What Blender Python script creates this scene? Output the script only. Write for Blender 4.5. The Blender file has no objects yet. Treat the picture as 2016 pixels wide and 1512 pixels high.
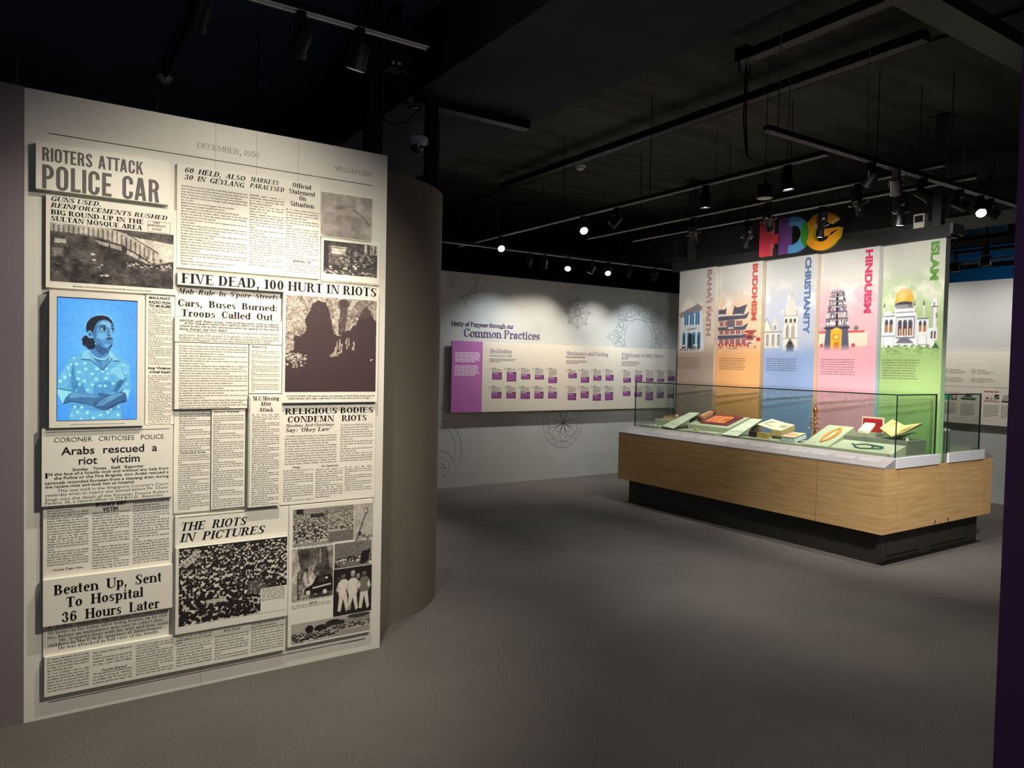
import bpy, math, random, re
import numpy as np
from mathutils import Vector, Matrix, Quaternion

random.seed(7)
RNG = np.random.default_rng(7)
SC = bpy.context.scene
COLL = SC.collection
PI = math.pi

# ------------------------------------------------------------------ camera
cam_data = bpy.data.cameras.new('camera')
cam = bpy.data.objects.new('camera', cam_data)
COLL.objects.link(cam)
cam_data.sensor_fit = 'HORIZONTAL'
cam_data.sensor_width = 36.0
cam_data.lens = 1420.3 * 36.0 / 2016.0
cam_data.clip_start = 0.02
_yaw, _pitch, _roll = math.radians(33.3323), math.radians(-1.7228), math.radians(1.2362)
_f = Vector((math.sin(_yaw) * math.cos(_pitch), math.cos(_yaw) * math.cos(_pitch), math.sin(_pitch)))
_r0 = Vector((math.cos(_yaw), -math.sin(_yaw), 0))
_u0 = _r0.cross(_f)
_r = _r0 * math.cos(_roll) + _u0 * math.sin(_roll)
_u = -_r0 * math.sin(_roll) + _u0 * math.cos(_roll)
cam.matrix_world = Matrix(((_r.x, _u.x, -_f.x, 0), (_r.y, _u.y, -_f.y, 0), (_r.z, _u.z, -_f.z, 1.5), (0, 0, 0, 1)))
SC.camera = cam

# ------------------------------------------------------------------ world, exposure
world = bpy.data.worlds.new('world')
SC.world = world
world.use_nodes = True
world.node_tree.nodes['Background'].inputs[0].default_value = (0.50, 0.60, 0.80, 1)
world.node_tree.nodes['Background'].inputs[1].default_value = 0.02
SC.view_settings.view_transform = 'Standard'
SC.view_settings.look = 'None'
SC.view_settings.gamma = 1.0
SC.view_settings.use_curve_mapping = False
SC.view_settings.exposure = 0.0

# ------------------------------------------------------------------ room lighting (spots without fixtures, most of them added as fill)
WARM = (1.0, 0.90, 0.76)
COOL = (0.86, 0.95, 1.0)
NEUT = (1.0, 0.95, 0.88)

def spot(loc, target, power, color=NEUT, angle=50, blend=0.6, radius=0.03, parent=None):
    d = bpy.data.lights.new('spot_light', 'SPOT')
    d.energy = power
    d.color = color
    d.spot_size = math.radians(angle)
    d.spot_blend = blend
    d.shadow_soft_size = radius
    o = bpy.data.objects.new('spot_light', d)
    COLL.objects.link(o)
    v = Vector(target) - Vector(loc)
    o.location = loc
    o.rotation_euler = v.to_track_quat('-Z', 'Y').to_euler()
    return o

def area(loc, target, power, color, sx, sy):
    d = bpy.data.lights.new('area_light', 'AREA')
    d.shape = 'RECTANGLE'
    d.size, d.size_y = sx, sy
    d.energy = power
    d.color = color
    o = bpy.data.objects.new('area_light', d)
    COLL.objects.link(o)
    o.location = loc
    o.rotation_euler = (Vector(target) - Vector(loc)).to_track_quat('-Z', 'Y').to_euler()
    return o

# floor: bare spots added as general fill
spot((2.2, 1.2, 2.75), (2.7, 2.3, 0), 48, NEUT, 90, 1, .05)
spot((3.3, .6, 2.75), (3.9, 1.8, 0), 70, NEUT, 90, 1, .05)
spot((.6, .2, 2.75), (1.0, 1.6, 0), 12, NEUT, 100, 1, .05)
# bare spot added to even out the newspaper wall, from the right
spot((1.7, 1.3, 2.75), (.72, 3.467, .8), 255, WARM, 78, 1, .03)
# bare spots added to lift the banners and the case's near end
spot((3.3, 1.9, 2.60), (6.15, 4.3, 1.6), 170, NEUT, 46, 1, .04)
spot((4.2, 1.1, 2.60), (6.1, 2.95, .5), 380, NEUT, 50, 1, .04)
# bare spots toward the rear right wall and blue wash behind it
spot((8.3, 5.0, 2.7), (9.19, 4.6, 1.5), 70, NEUT, 110, 1, .04)
spot((8.3, 3.4, 2.7), (9.19, 3.9, 1.4), 60, NEUT, 110, 1, .04)
spot((8.0, 2.2, 2.75), (7.8, 2.9, 0), 70, NEUT, 90, 1, .05)  # floor spot outside the view, added as fill
spot((11.0, 4.8, 2.2), (11.9, 5.2, 3.0), 16, (.25, .65, 1.0), 100, .9, .05)
# bare lamps added to light the sentence on the taupe wall's flank
spot((3.5, 5.2, 2.7), (2.2, 5.2, 1.05), 120, NEUT, 80, 1, .04)
spot((3.5, 6.4, 2.7), (2.2, 6.4, 1.05), 120, NEUT, 80, 1, .04)
# lamp without a fixture, added to brighten the purple partition
spot((3.0, 2.2, 2.7), (2.3, .714, 1.4), 40, (.8, .8, 1.0), 90, 1, .05)
# light spilling up from the next gallery onto the ceilings
spot((.4, -3.2, 1.6), (.9, 7.0, 3.6), 60, (.75, .85, 1.0), 80, 1, .3)
spot((5.2, -3.2, 1.4), (5.2, 6.0, 3.6), 60, (1.0, .98, .92), 90, 1, .3)


# ------------------------------------------------------------------ materials
def s2l(c):
    c = np.asarray(c, dtype=float)
    return np.where(c <= 0.04045, c / 12.92, ((c + 0.055) / 1.055) ** 2.4)

MATS = {}
def mat(name, rgb=(200, 200, 200), rough=0.6, metal=0.0, spec=0.5, emit=None, estr=0.0):
    if name in MATS:
        return MATS[name]
    m = bpy.data.materials.new(name)
    m.use_nodes = True
    b = m.node_tree.nodes['Principled BSDF']
    c = s2l(np.array(rgb) / 255.0)
    b.inputs['Base Color'].default_value = (*c, 1)
    b.inputs['Roughness'].default_value = rough
    b.inputs['Metallic'].default_value = metal
    b.inputs['Specular IOR Level'].default_value = spec
    if emit is not None:
        e = s2l(np.array(emit) / 255.0)
        b.inputs['Emission Color'].default_value = (*e, 1)
        b.inputs['Emission Strength'].default_value = estr
    MATS[name] = m
    return m

def noise_mat(name, rgb1, rgb2, scale=(1, 1, 1), nscale=5.0, detail=4, rough=0.8, bump=0.0, lo=0.35, hi=0.65, spec=0.3, second=None):
    m = mat(name, rgb1, rough, 0, spec)
    nt = m.node_tree
    n = nt.nodes
    b = n['Principled BSDF']
    tc = n.new('ShaderNodeTexCoord')
    mp = n.new('ShaderNodeMapping')
    mp.inputs['Scale'].default_value = scale
    no = n.new('ShaderNodeTexNoise')
    no.inputs['Scale'].default_value = nscale
    no.inputs['Detail'].default_value = detail
    rp = n.new('ShaderNodeValToRGB')
    rp.color_ramp.elements[0].position = lo
    rp.color_ramp.elements[1].position = hi
    rp.color_ramp.elements[0].color = (*s2l(np.array(rgb1) / 255.0), 1)
    rp.color_ramp.elements[1].color = (*s2l(np.array(rgb2) / 255.0), 1)
    nt.links.new(tc.outputs['Object'], mp.inputs[0])
    nt.links.new(mp.outputs[0], no.inputs['Vector'])
    nt.links.new(no.outputs[0], rp.inputs[0])
    out = rp.outputs[0]
    if second:
        sc2, amt = second
        n2 = n.new('ShaderNodeTexNoise')
        n2.inputs['Scale'].default_value = sc2
        n2.inputs['Detail'].default_value = 3
        nt.links.new(tc.outputs['Object'], n2.inputs['Vector'])
        r2 = n.new('ShaderNodeValToRGB')
        r2.color_ramp.elements[0].position = 0.35
        r2.color_ramp.elements[1].position = 0.65
        r2.color_ramp.elements[0].color = (1 - amt, 1 - amt, 1 - amt, 1)
        r2.color_ramp.elements[1].color = (1, 1, 1, 1)
        nt.links.new(n2.outputs[0], r2.inputs[0])
        mx = n.new('ShaderNodeMixRGB')
        mx.blend_type = 'MULTIPLY'
        mx.inputs[0].default_value = 1
        nt.links.new(out, mx.inputs[1])
        nt.links.new(r2.outputs[0], mx.inputs[2])
        out = mx.outputs[0]
    nt.links.new(out, b.inputs['Base Color'])
    if bump:
        bp = n.new('ShaderNodeBump')
        bp.inputs['Strength'].default_value = bump
        bp.inputs['Distance'].default_value = 0.01
        nt.links.new(no.outputs[0], bp.inputs['Height'])
        nt.links.new(bp.outputs[0], b.inputs['Normal'])
    return m

def print_mat(name, emit=False, rough=0.55):
    if name in MATS:
        return MATS[name]
    m = mat(name, (255, 255, 255), rough, 0, 0.3)
    nt = m.node_tree
    at = nt.nodes.new('ShaderNodeAttribute')
    at.attribute_name = 'ink'
    b = nt.nodes['Principled BSDF']
    if emit:
        b.inputs['Base Color'].default_value = (0.01, 0.01, 0.01, 1)
        nt.links.new(at.outputs['Color'], b.inputs['Emission Color'])
        b.inputs['Emission Strength'].default_value = 1.0
    else:
        nt.links.new(at.outputs['Color'], b.inputs['Base Color'])
    return m

def glass_mat(name, tint, refl=1.0):
    m = bpy.data.materials.new(name)
    m.use_nodes = True
    nt = m.node_tree
    nt.nodes.clear()
    o = nt.nodes.new('ShaderNodeOutputMaterial')
    tr = nt.nodes.new('ShaderNodeBsdfTransparent')
    tr.inputs[0].default_value = (*tint, 1)
    gl = nt.nodes.new('ShaderNodeBsdfGlossy')
    gl.inputs['Roughness'].default_value = 0.0
    gl.inputs[0].default_value = (refl, refl, refl, 1)
    fr = nt.nodes.new('ShaderNodeFresnel')
    fr.inputs[0].default_value = 1.5
    mx = nt.nodes.new('ShaderNodeMixShader')
    ge = nt.nodes.new('ShaderNodeNewGeometry')
    io = nt.nodes.new('ShaderNodeMapRange')      # inside faces use the inverse index, so both skins of a pane reflect alike
    io.inputs['To Min'].default_value = 1.5
    io.inputs['To Max'].default_value = 1 / 1.5
    nt.links.new(ge.outputs['Backfacing'], io.inputs['Value'])
    nt.links.new(io.outputs[0], fr.inputs[0])
    nt.links.new(fr.outputs[0], mx.inputs[0])
    nt.links.new(tr.outputs[0], mx.inputs[1])
    nt.links.new(gl.outputs[0], mx.inputs[2])
    nt.links.new(mx.outputs[0], o.inputs[0])
    MATS[name] = m
    return m

M_CARPET = noise_mat('carpet', (58, 55, 53), (124, 119, 114), (1, 2.2, 1), 170, 5, 0.95, 0.3, 0.3, 0.7, 0.1, second=(1.3, 0.16))
M_WALL = noise_mat('white_partition_paint', (206, 203, 194), (212, 209, 200), (1, 1, 1), 3, 3, 0.7, 0.02)
M_WALLB = noise_mat('pale_grey_wall_paint', (188, 190, 188), (194, 196, 194), (1, 1, 1), 3, 3, 0.6, 0.02)
M_MAUVE = mat('dark_mauve_paint', (112, 100, 106), 0.7)
M_PURPLE = mat('deep_purple_paint', (104, 66, 128), 0.7)
M_TAUPE = noise_mat('taupe_curved_wall_paint', (104, 98, 87), (108, 102, 90), (1, 1, 1), 2, 2, 0.7)
M_CEIL = noise_mat('black_painted_concrete', (58, 59, 56), (84, 84, 78), (0.5, 2.5, 1), 2.2, 8, 0.9, 0.25, 0.35, 0.65, 0.2, second=(0.5, 0.3))
M_NAVY = noise_mat('navy_toned_concrete', (84, 96, 122), (100, 112, 140), (1.5, 0.7, 1), 1.2, 7, 0.9, 0.2, 0.35, 0.65, 0.2)  # left ceiling bay, toned bluer than the right
M_BEAM = noise_mat('black_painted_beam', (46, 50, 58), (58, 62, 70), (1, 1, 1), 2.0, 6, 0.9, 0.2)
M_BLACK = mat('black_matte_metal', (14, 14, 15), 0.55, 0.0, 0.35)
M_TRACK = mat('black_track_rail', (12, 12, 13), 0.6, 0.0, .3)
M_SILVER = mat('brushed_silver', (190, 190, 188), 0.35, 0.9)
M_CONDUCT = mat('bright_track_lip', (250, 250, 245), 0.35, 0.0)
M_ROD = mat('zinc_threaded_rod', (120, 120, 115), 0.5, 0.5)
M_WHITEP = mat('white_plastic', (215, 212, 205), 0.5)
M_PAPER = mat('cream_board_face', (219, 216, 204), 0.65)
M_EDGE = mat('white_board_edge', (222, 221, 214), 0.7)
M_INK = mat('black_newsprint_ink', (17, 14, 13), 0.7, 0, .2)
M_INKG = mat('worn_grey_ink', (92, 86, 84), 0.7)
M_INKL = mat('light_grey_ink', (100, 96, 88), 0.7)
M_VENEER = noise_mat('oak_veneer', (196, 156, 102), (222, 184, 130), (1.0, 1.0, 15), 3.0, 6, 0.5, 0.02, 0.3, 0.7, 0.4, second=(0.9, 0.10))
M_PLINTH = mat('dark_grey_plinth_laminate', (48, 46, 42), 0.55)
M_LEDGE = mat('grey_ledge_laminate', (150, 146, 146), 0.4)
M_APRON = mat('white_powder_coat', (222, 222, 228), 0.4)
M_GLASS = glass_mat('case_glass', (0.95, 0.978, 0.962), 1.0)
M_GEDGE = mat('dark_green_glass_edge', (22, 44, 40), 0.15, 0.0, 0.8)
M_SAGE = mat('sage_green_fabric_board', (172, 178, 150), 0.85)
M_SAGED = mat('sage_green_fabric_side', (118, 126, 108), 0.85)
M_PRINT = print_mat('printed_picture')
M_SCREEN = print_mat('lit_screen_picture', emit=True)
M_LED = mat('lit_lamp_lens', (255, 255, 255), 0.3, 0, 0.5, (255, 246, 228), 14.0)
M_LEDW = mat('lit_warm_lamp_lens', (255, 250, 240), 0.3, 0, 0.5, (255, 236, 200), 90.0)
M_LEDC = mat('lit_cool_lamp_lens', (250, 255, 255), 0.3, 0, 0.5, (225, 245, 255), 90.0)
M_LENSOFF = mat('dark_lamp_lens', (60, 60, 60), 0.1, 0, 0.8)

# ------------------------------------------------------------------ mesh helpers
class MB:
    """collects polygons; build() links them as one mesh object"""
    def __init__(self):
        self.v = []; self.f = []; self.m = []
    def quad(self, a, b, c, d, mi=0):
        k = len(self.v); self.v += [tuple(a), tuple(b), tuple(c), tuple(d)]
        self.f.append((k, k + 1, k + 2, k + 3)); self.m.append(mi); return self
    def poly(self, pts, mi=0):
        k = len(self.v); self.v += [tuple(p) for p in pts]
        self.f.append(tuple(range(k, k + len(pts)))); self.m.append(mi); return self
    def box(self, x0, x1, y0, y1, z0, z1, mi=0, M=None):
        k = len(self.v)
        p = [(x0, y0, z0), (x1, y0, z0), (x1, y1, z0), (x0, y1, z0), (x0, y0, z1), (x1, y0, z1), (x1, y1, z1), (x0, y1, z1)]
        if M is not None:
            p = [tuple(M @ Vector(q)) for q in p]
        self.v += p
        for q in ((0, 3, 2, 1), (4, 5, 6, 7), (0, 1, 5, 4), (1, 2, 6, 5), (2, 3, 7, 6), (3, 0, 4, 7)):
            self.f.append(tuple(k + i for i in q)); self.m.append(mi)
        return self
    def prism(self, pts, a, b, axis='z', mi=0, mside=None):
        """extrude 2D outline pts from a to b along axis; 'z':(x,y) 'y':(x,z) 'x':(y,z)"""
        def P(p, h):
            return (p[0], p[1], h) if axis == 'z' else ((p[0], h, p[1]) if axis == 'y' else (h, p[0], p[1]))
        n = len(pts); k = len(self.v)
        self.v += [P(p, a) for p in pts] + [P(p, b) for p in pts]
        self.f.append(tuple(k + i for i in range(n))[::-1]); self.m.append(mi)
        self.f.append(tuple(k + n + i for i in range(n))); self.m.append(mi)
        ms = mi if mside is None else mside
        for i in range(n):
            j = (i + 1) % n
            self.f.append((k + i, k + j, k + n + j, k + n + i)); self.m.append(ms)
        return self
    def tube(self, pts, r, seg=8, mi=0, cap=True):
        pts = [Vector(p) for p in pts]
        rr = r if isinstance(r, (list, tuple)) else [r] * len(pts)
        k = len(self.v); up = None
        for i, p in enumerate(pts):
            t = (pts[min(i + 1, len(pts) - 1)] - pts[max(i - 1, 0)]).normalized()
            if up is None:
                up = Vector((0, 0, 1)) if abs(t.z) < 0.9 else Vector((1, 0, 0))
            s = t.cross(up).normalized(); up = s.cross(t).normalized()
            for j in range(seg):
                a = 2 * PI * j / seg
                self.v.append(tuple(p + (s * math.cos(a) + up * math.sin(a)) * rr[i]))
        for i in range(len(pts) - 1):
            for j in range(seg):
                j2 = (j + 1) % seg
                self.f.append((k + i * seg + j, k + i * seg + j2, k + (i + 1) * seg + j2, k + (i + 1) * seg + j)); self.m.append(mi)
        if cap:
            self.f.append(tuple(k + j for j in range(seg))[::-1]); self.m.append(mi)
            e = k + (len(pts) - 1) * seg
            self.f.append(tuple(e + j for j in range(seg))); self.m.append(mi)
        return self
    def lathe(self, prof, seg=24, c=(0, 0, 0), mi=0):
        """prof: list of (radius, z)"""
        k = len(self.v); n = len(prof)
        for r, z in prof:
            for j in range(seg):
                a = 2 * PI * j / seg
                self.v.append((c[0] + r * math.cos(a), c[1] + r * math.sin(a), c[2] + z))
        for i in range(n - 1):
            for j in range(seg):
                j2 = (j + 1) % seg
                self.f.append((k + i * seg + j, k + i * seg + j2, k + (i + 1) * seg + j2, k + (i + 1) * seg + j)); self.m.append(mi)
        self.f.append(tuple(k + j for j in range(seg))[::-1]); self.m.append(mi)
        self.f.append(tuple(k + (n - 1) * seg + j for j in range(seg))); self.m.append(mi)
        return self
    def build(self, name, mats, parent=None, smooth=False, bevel=0.0):
        me = bpy.data.meshes.new(name)
        me.from_pydata(self.v, [], self.f)
        if not isinstance(mats, (list, tuple)):
            mats = [mats]
        for m in mats:
            me.materials.append(m)
        if any(self.m):
            me.polygons.foreach_set('material_index', self.m)
        if smooth:
            me.polygons.foreach_set('use_smooth', [True] * len(me.polygons))
        me.update()
        o = bpy.data.objects.new(name, me)
        COLL.objects.link(o)
        if smooth:
            md = o.modifiers.new('edge', 'EDGE_SPLIT'); md.split_angle = math.radians(40)
        if bevel:
            md = o.modifiers.new('bevel', 'BEVEL'); md.width = bevel; md.segments = 2; md.limit_method = 'ANGLE'
        if parent is not None:
            o.parent = parent
            o.matrix_parent_inverse = Matrix.Translation(-parent.location) if parent.rotation_euler[:] == (0, 0, 0) else parent.matrix_basis.inverted()
        return o

def np_mesh(name, verts, faces, m, parent=None, colors=None):
    """verts Nx3 array, faces Mx4 or Mx3 array"""
    me = bpy.data.meshes.new(name)
    nv, nf, k = len(verts), len(faces), faces.shape[1]
    me.vertices.add(nv)
    me.vertices.foreach_set('co', np.ascontiguousarray(verts, dtype=np.float32).ravel())
    me.loops.add(nf * k)
    me.loops.foreach_set('vertex_index', np.ascontiguousarray(faces, dtype=np.int32).ravel())
    me.polygons.add(nf)
    me.polygons.foreach_set('loop_start', np.arange(0, nf * k, k, dtype=np.int32))
    me.update(calc_edges=True)
    me.materials.append(m)
    if colors is not None:
        a = me.color_attributes.new('ink', 'FLOAT_COLOR', 'POINT')
        rgba = np.ones((nv, 4), dtype=np.float32)
        rgba[:, :3] = colors
        a.data.foreach_set('color', rgba.ravel())
    o = bpy.data.objects.new(name, me)
    COLL.objects.link(o)
    if parent is not None:
        o.parent = parent
        o.matrix_parent_inverse = Matrix.Translation(-parent.location) if parent.rotation_euler[:] == (0, 0, 0) else parent.matrix_basis.inverted()
    return o

def thing(name, label, cat, loc=(0, 0, 0), group=None, rot=None):
    o = bpy.data.objects.new(name, None)
    o.empty_display_size = 0.05
    COLL.objects.link(o)
    o.location = loc
    if rot is not None:
        o.rotation_euler = rot
    return tag(o, label, cat, group)

def tag(o, label, cat, group=None):
    o['label'] = label
    o['category'] = cat
    if group:
        o['group'] = group
    return o

def struct(o):
    o['kind'] = 'structure'
    return o

# ------------------------------------------------------------------ a slab-serif letter set drawn as polygons (cap height 1)
def arc_ring(cx, cy, rx, ry, w, h, a0=0, a1=360, seg=14):
    out = []
    n = max(2, int(round(seg * abs(a1 - a0) / 360.0)))
    for i in range(n):
        t0 = math.radians(a0 + (a1 - a0) * i / n); t1 = math.radians(a0 + (a1 - a0) * (i + 1) / n)
        out.append([(cx + rx * math.cos(t0), cy + ry * math.sin(t0)), (cx + rx * math.cos(t1), cy + ry * math.sin(t1)),
                    (cx + (rx - w) * math.cos(t1), cy + (ry - h) * math.sin(t1)), (cx + (rx - w) * math.cos(t0), cy + (ry - h) * math.sin(t0))])
    return out
def bar(x0, x1, y0, y1):
    return [[(x0, y0), (x1, y0), (x1, y1), (x0, y1)]]
def diag(x0, y0, x1, y1, w):
    return [[(x0, y0), (x0 + w, y0), (x1 + w, y1), (x1, y1)]]

def serif_font(s, t, seg):
    """s stem width, t hairline"""
    X = 0.68; e = 0.075; F = {}
    A = lambda *a, **k: arc_ring(*a, seg=seg, **k)
    def foot(x, y=0):
        return bar(x - e, x + s + e, y, y + t) if y == 0 else bar(x - e, x + s + e, y - t, y)
    def hfoot(x, y):
        return bar(x - e - .03, x + t + e + .03, y, y + t) if y == 0 else bar(x - e - .03, x + t + e + .03, y - t, y)
    def stem(x, y0=0, y1=1, f=True, g=True):
        o = bar(x, x + s, y0, y1)
        if f and y0 == 0: o += foot(x)
        if g: o += bar(x - e, x + (s + e if y1 == 1 and g == 2 else s * .5), y1 - t, y1)
        return o
    x = .09
    F['A'] = (.86, diag(.08, 0, .36, 1, t * 1.2) + diag(.80 - .12 - s, 0, .40, 1, s) [:0] + [[(.60 - s * .2, 0), (.60 + s * .8, 0), (.36 + s, 1), (.34, 1)]] + bar(.20, .60, .30, .30 + t) + bar(-.02, .22, 0, t) + bar(.50, .84, 0, t))
    F['B'] = (.80, stem(x, g=2) + bar(x, .42, 1 - t, 1) + bar(x, .44, .51, .51 + t) + bar(x, .44, 0, t) + A(.40, .755, .27, .245, s, t, a0=-90, a1=90) + A(.42, .27, .31, .27, s, t, a0=-90, a1=90))
    F['C'] = (.80, A(.42, .5, .37, .51, s, t, a0=45, a1=315) + bar(.68, .68 + t, .66, 1) + [[(.64, .34), (.73, .30), (.66, .10), (.60, .10)]])
    F['D'] = (.86, stem(x, g=2) + bar(x, .42, 1 - t, 1) + bar(x, .42, 0, t) + A(.40, .5, .38, .5, s, t, a0=-90, a1=90))
    F['E'] = (.76, stem(x, g=2) + bar(x, .66, 1 - t, 1) + bar(x, .50, .50, .50 + t) + bar(x, .68, 0, t) + [[(.61, 1), (.66, 1), (.66, .70), (.64, .70)]] + [[(.63, 0), (.68, 0), (.71, .32), (.685, .32)]] + bar(.48, .52, .38, .66))
    F['F'] = (.72, stem(x, g=2) + bar(x, .64, 1 - t, 1) + bar(x, .50, .48, .48 + t) + [[(.59, 1), (.64, 1), (.66, .68), (.63, .68)]] + bar(.47, .51, .36, .64))
    F['G'] = (.86, A(.42, .5, .37, .51, s, t, a0=45, a1=330) + bar(.68, .68 + t, .66, 1) + bar(.60, .60 + s, .02, .42) + bar(.52, .84, .42 - t, .42))
    F['H'] = (.92, stem(x, g=2) + stem(.92 - x - s, g=2) + bar(x, .8, .49, .49 + t))
    F['I'] = (.18 + s + .0, stem(x, g=2))
    F['J'] = (.62, bar(.34, .34 + s, .22, 1) + bar(.26, .42 + s, 1 - t, 1) + A(.28, .24, .22, .25, s * .8, t, a0=180, a1=360) + A(.13, .24, .08, .08, .079, .079))
    F['K'] = (.90, stem(x, g=2) + diag(.30, .42, .70, 1, t * 1.2) + [[(.62, 0), (.62 + s * 1.2, 0), (.46, .68), (.36, .56)]] + bar(.54, .90, 0, t) + bar(.56, .84, 1 - t, 1))
    F['L'] = (.72, stem(x, g=2) + bar(x, .66, 0, t) + [[(.61, 0), (.66, 0), (.69, .36), (.665, .36)]])
    F['M'] = (1.06, bar(.14, .14 + t, 0, 1) + hfoot(.14, 0) + bar(.02, .18, 1 - t, 1) + [[(.14, 1), (.14 + s, 1), (.56, .02), (.50, .02)]] + diag(.50, .02, .86 - t, 1, t) + stem(.97 - s - .06, g=2))
    F['N'] = (.92, bar(.13, .13 + t, 0, 1) + hfoot(.13, 0) + bar(.02, .2, 1 - t, 1) + [[(.13, 1), (.13 + s * 1.1, 1), (.80, 0), (.80 - s * .6, 0)]] + bar(.76, .76 + t, 0, 1) + hfoot(.76, 1))
    F['O'] = (.86, A(.43, .5, .38, .51, s, t))
    F['P'] = (.76, stem(x, g=2) + bar(x, .40, 1 - t, 1) + bar(x, .40, .46, .46 + t) + A(.38, .73, .30, .27, s, t, a0=-90, a1=90))
    F['Q'] = (.86, A(.43, .5, .38, .51, s, t) + [[(.40, .12), (.50, .16), (.74, -.14), (.56, -.16)]])
    F['R'] = (.86, stem(x, g=2) + bar(x, .42, 1 - t, 1) + bar(x, .42, .49, .49 + t) + A(.40, .745, .28, .255, s, t, a0=-90, a1=90) + [[(.56, 0), (.56 + s, 0), (.54, .52), (.40, .52)]] + bar(.56, .86, 0, t))
    F['S'] = (.72, A(.36, .74, .27, .26, s * .95, t, a0=50, a1=235) + A(.36, .26, .29, .27, s * .95, t, a0=-130, a1=55) + [[(.17, .60), (.30, .66), (.56, .42), (.44, .34)]] + bar(.57, .57 + t, .70, 1) + bar(.08, .08 + t, 0, .30))
    F['T'] = (.78, bar(.39 - s / 2, .39 + s / 2, 0, 1) + foot(.39 - s / 2) + bar(.05, .73, 1 - t, 1) + [[(.05, 1), (.10, 1), (.06, .68), (.03, .68)], [(.73, 1), (.68, 1), (.72, .68), (.75, .68)]])
    F['U'] = (.88, bar(x, x + s, .25, 1) + foot(x, 1) + bar(.72, .72 + t, .25, 1) + hfoot(.72, 1) + A(.09 + (.72 + t - .09) / 2, .26, (.72 + t - .09) / 2, .27, s, t, a0=180, a1=270) + A(.09 + (.72 + t - .09) / 2, .26, (.72 + t - .09) / 2, .27, t, t, a0=270, a1=360))
    F['V'] = (.86, [[(.06, 1), (.06 + s * 1.05, 1), (.48, 0), (.42, 0)]] + diag(.42, 0, .76 - t, 1, t) + bar(-.02, .30, 1 - t, 1) + bar(.60, .86, 1 - t, 1))
    F['W'] = (1.16, [[(.06, 1), (.06 + s, 1), (.40, 0), (.34, 0)]] + diag(.34, 0, .58, 1, t) + [[(.50, 1), (.50 + s, 1), (.84, 0), (.78, 0)]] + diag(.78, 0, 1.06 - t, 1, t) + bar(-.02, .28, 1 - t, 1) + bar(.42, .72, 1 - t, 1) + bar(.9, 1.16, 1 - t, 1))
    F['X'] = (.86, [[(.08, 1), (.08 + s * 1.1, 1), (.80, 0), (.80 - s * 1.1, 0)]] + diag(.08, 0, .72, 1, t) + bar(0, .34, 1 - t, 1) + bar(.58, .84, 1 - t, 1) + bar(0, .26, 0, t) + bar(.5, .88, 0, t))
    F['Y'] = (.84, [[(.06, 1), (.06 + s * 1.05, 1), (.48, .42), (.36, .42)]] + diag(.44, .42, .74 - t, 1, t) + bar(.40 - s / 2 + .02, .40 + s / 2 + .02, 0, .46) + foot(.42 - s / 2) + bar(-.02, .30, 1 - t, 1) + bar(.58, .84, 1 - t, 1))
    F['Z'] = (.74, bar(.06, .68, 1 - t, 1) + bar(.04, .70, 0, t) + [[(.04, 0), (.04 + s, 0), (.68, 1), (.68 - s, 1)]] + bar(.04, .08, .74, 1) + bar(.66, .70, 0, .28))
    # lower case
    bl = lambda cx, cy, rx, ry, **k: A(cx, cy, rx, ry, s * .9, t, **k)
    h = X / 2
    F['a'] = (.62, bar(.36, .36 + s * .9, .04, .48) + A(.30, .46, .20, .21, t, t, a0=0, a1=180)[:0] + A(.30, .46, .16 + s * .7, .22, s * .8, t, a0=0, a1=150) + A(.15, .49, .075, .075, .074, .074) + bl(.24, .20, .20, .21, a0=70, a1=330) + bar(.26, .40, .38, .38 + t) + A(.36 + s, .10, .11, .10, t * 1.2, t, a0=180, a1=350))
    F['b'] = (.70, bar(.08, .08 + s * .9, 0, 1) + bar(0, .12, 1 - t, 1) + bl(.38, h, .27, h + .01, a0=-150, a1=150))
    F['c'] = (.58, bl(.32, h, .27, h + .01, a0=40, a1=320) + A(.46, .50, .08, .08, .079, .079))
    F['d'] = (.70, bar(.46, .46 + s * .9, 0, 1) + bar(.36, .5, 1 - t, 1) + bar(.46, .70, 0, t) + bl(.32, h, .27, h + .01, a0=30, a1=330))
    F['e'] = (.60, bl(.32, h, .27, h + .01, a0=0, a1=315) + bar(.10, .56, h, h + t))
    F['f'] = (.46, bar(.14, .14 + s * .9, 0, .80) + bar(.04, .40, 0, t) + bar(.02, .40, X - t, X) + A(.34, .80, .20, .21, s * .8, t, a0=70, a1=180) + A(.40, .90, .07, .07, .069, .069))
    F['g'] = (.64, bl(.29, .44, .23, .25) + A(.28, -.10, .26, .15, s * .6, t) + A(.20, .14, .14, .10, t * 1.5, t, a0=120, a1=250) + bar(.20, .42, .03, .03 + s * .7) + A(.52, .60, .08, .07, .079, .069))
    F['h'] = (.74, bar(.10, .10 + s * .9, 0, 1) + bar(.02, .14, 1 - t, 1) + bar(.02, .34, 0, t) + A(.36, .46, .16 + s * .7, .23, s * .8, t, a0=0, a1=150) + bar(.51, .51 + s * .9, 0, .48) + bar(.44, .74, 0, t))
    F['i'] = (.38, bar(.11, .11 + s * .9, 0, X) + bar(.02, .15, X - t, X) + bar(.02, .36, 0, t) + A(.11 + s * .45, .88, .085, .085, .084, .084))
    F['j'] = (.36, bar(.12, .12 + s * .9, -.12, X) + bar(.02, .15, X - t, X) + A(.10, -.12, .16, .14, s * .8, t, a0=200, a1=360) + A(.12 + s * .45, .88, .085, .085, .084, .084))
    F['k'] = (.74, bar(.10, .10 + s * .9, 0, 1) + bar(.02, .14, 1 - t, 1) + bar(.02, .32, 0, t) + diag(.24, .26, .54, X, t * 1.2) + [[(.48, 0), (.48 + s, 0), (.38, .46), (.30, .36)]] + bar(.42, .74, 0, t) + bar(.44, .70, X - t, X))
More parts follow.
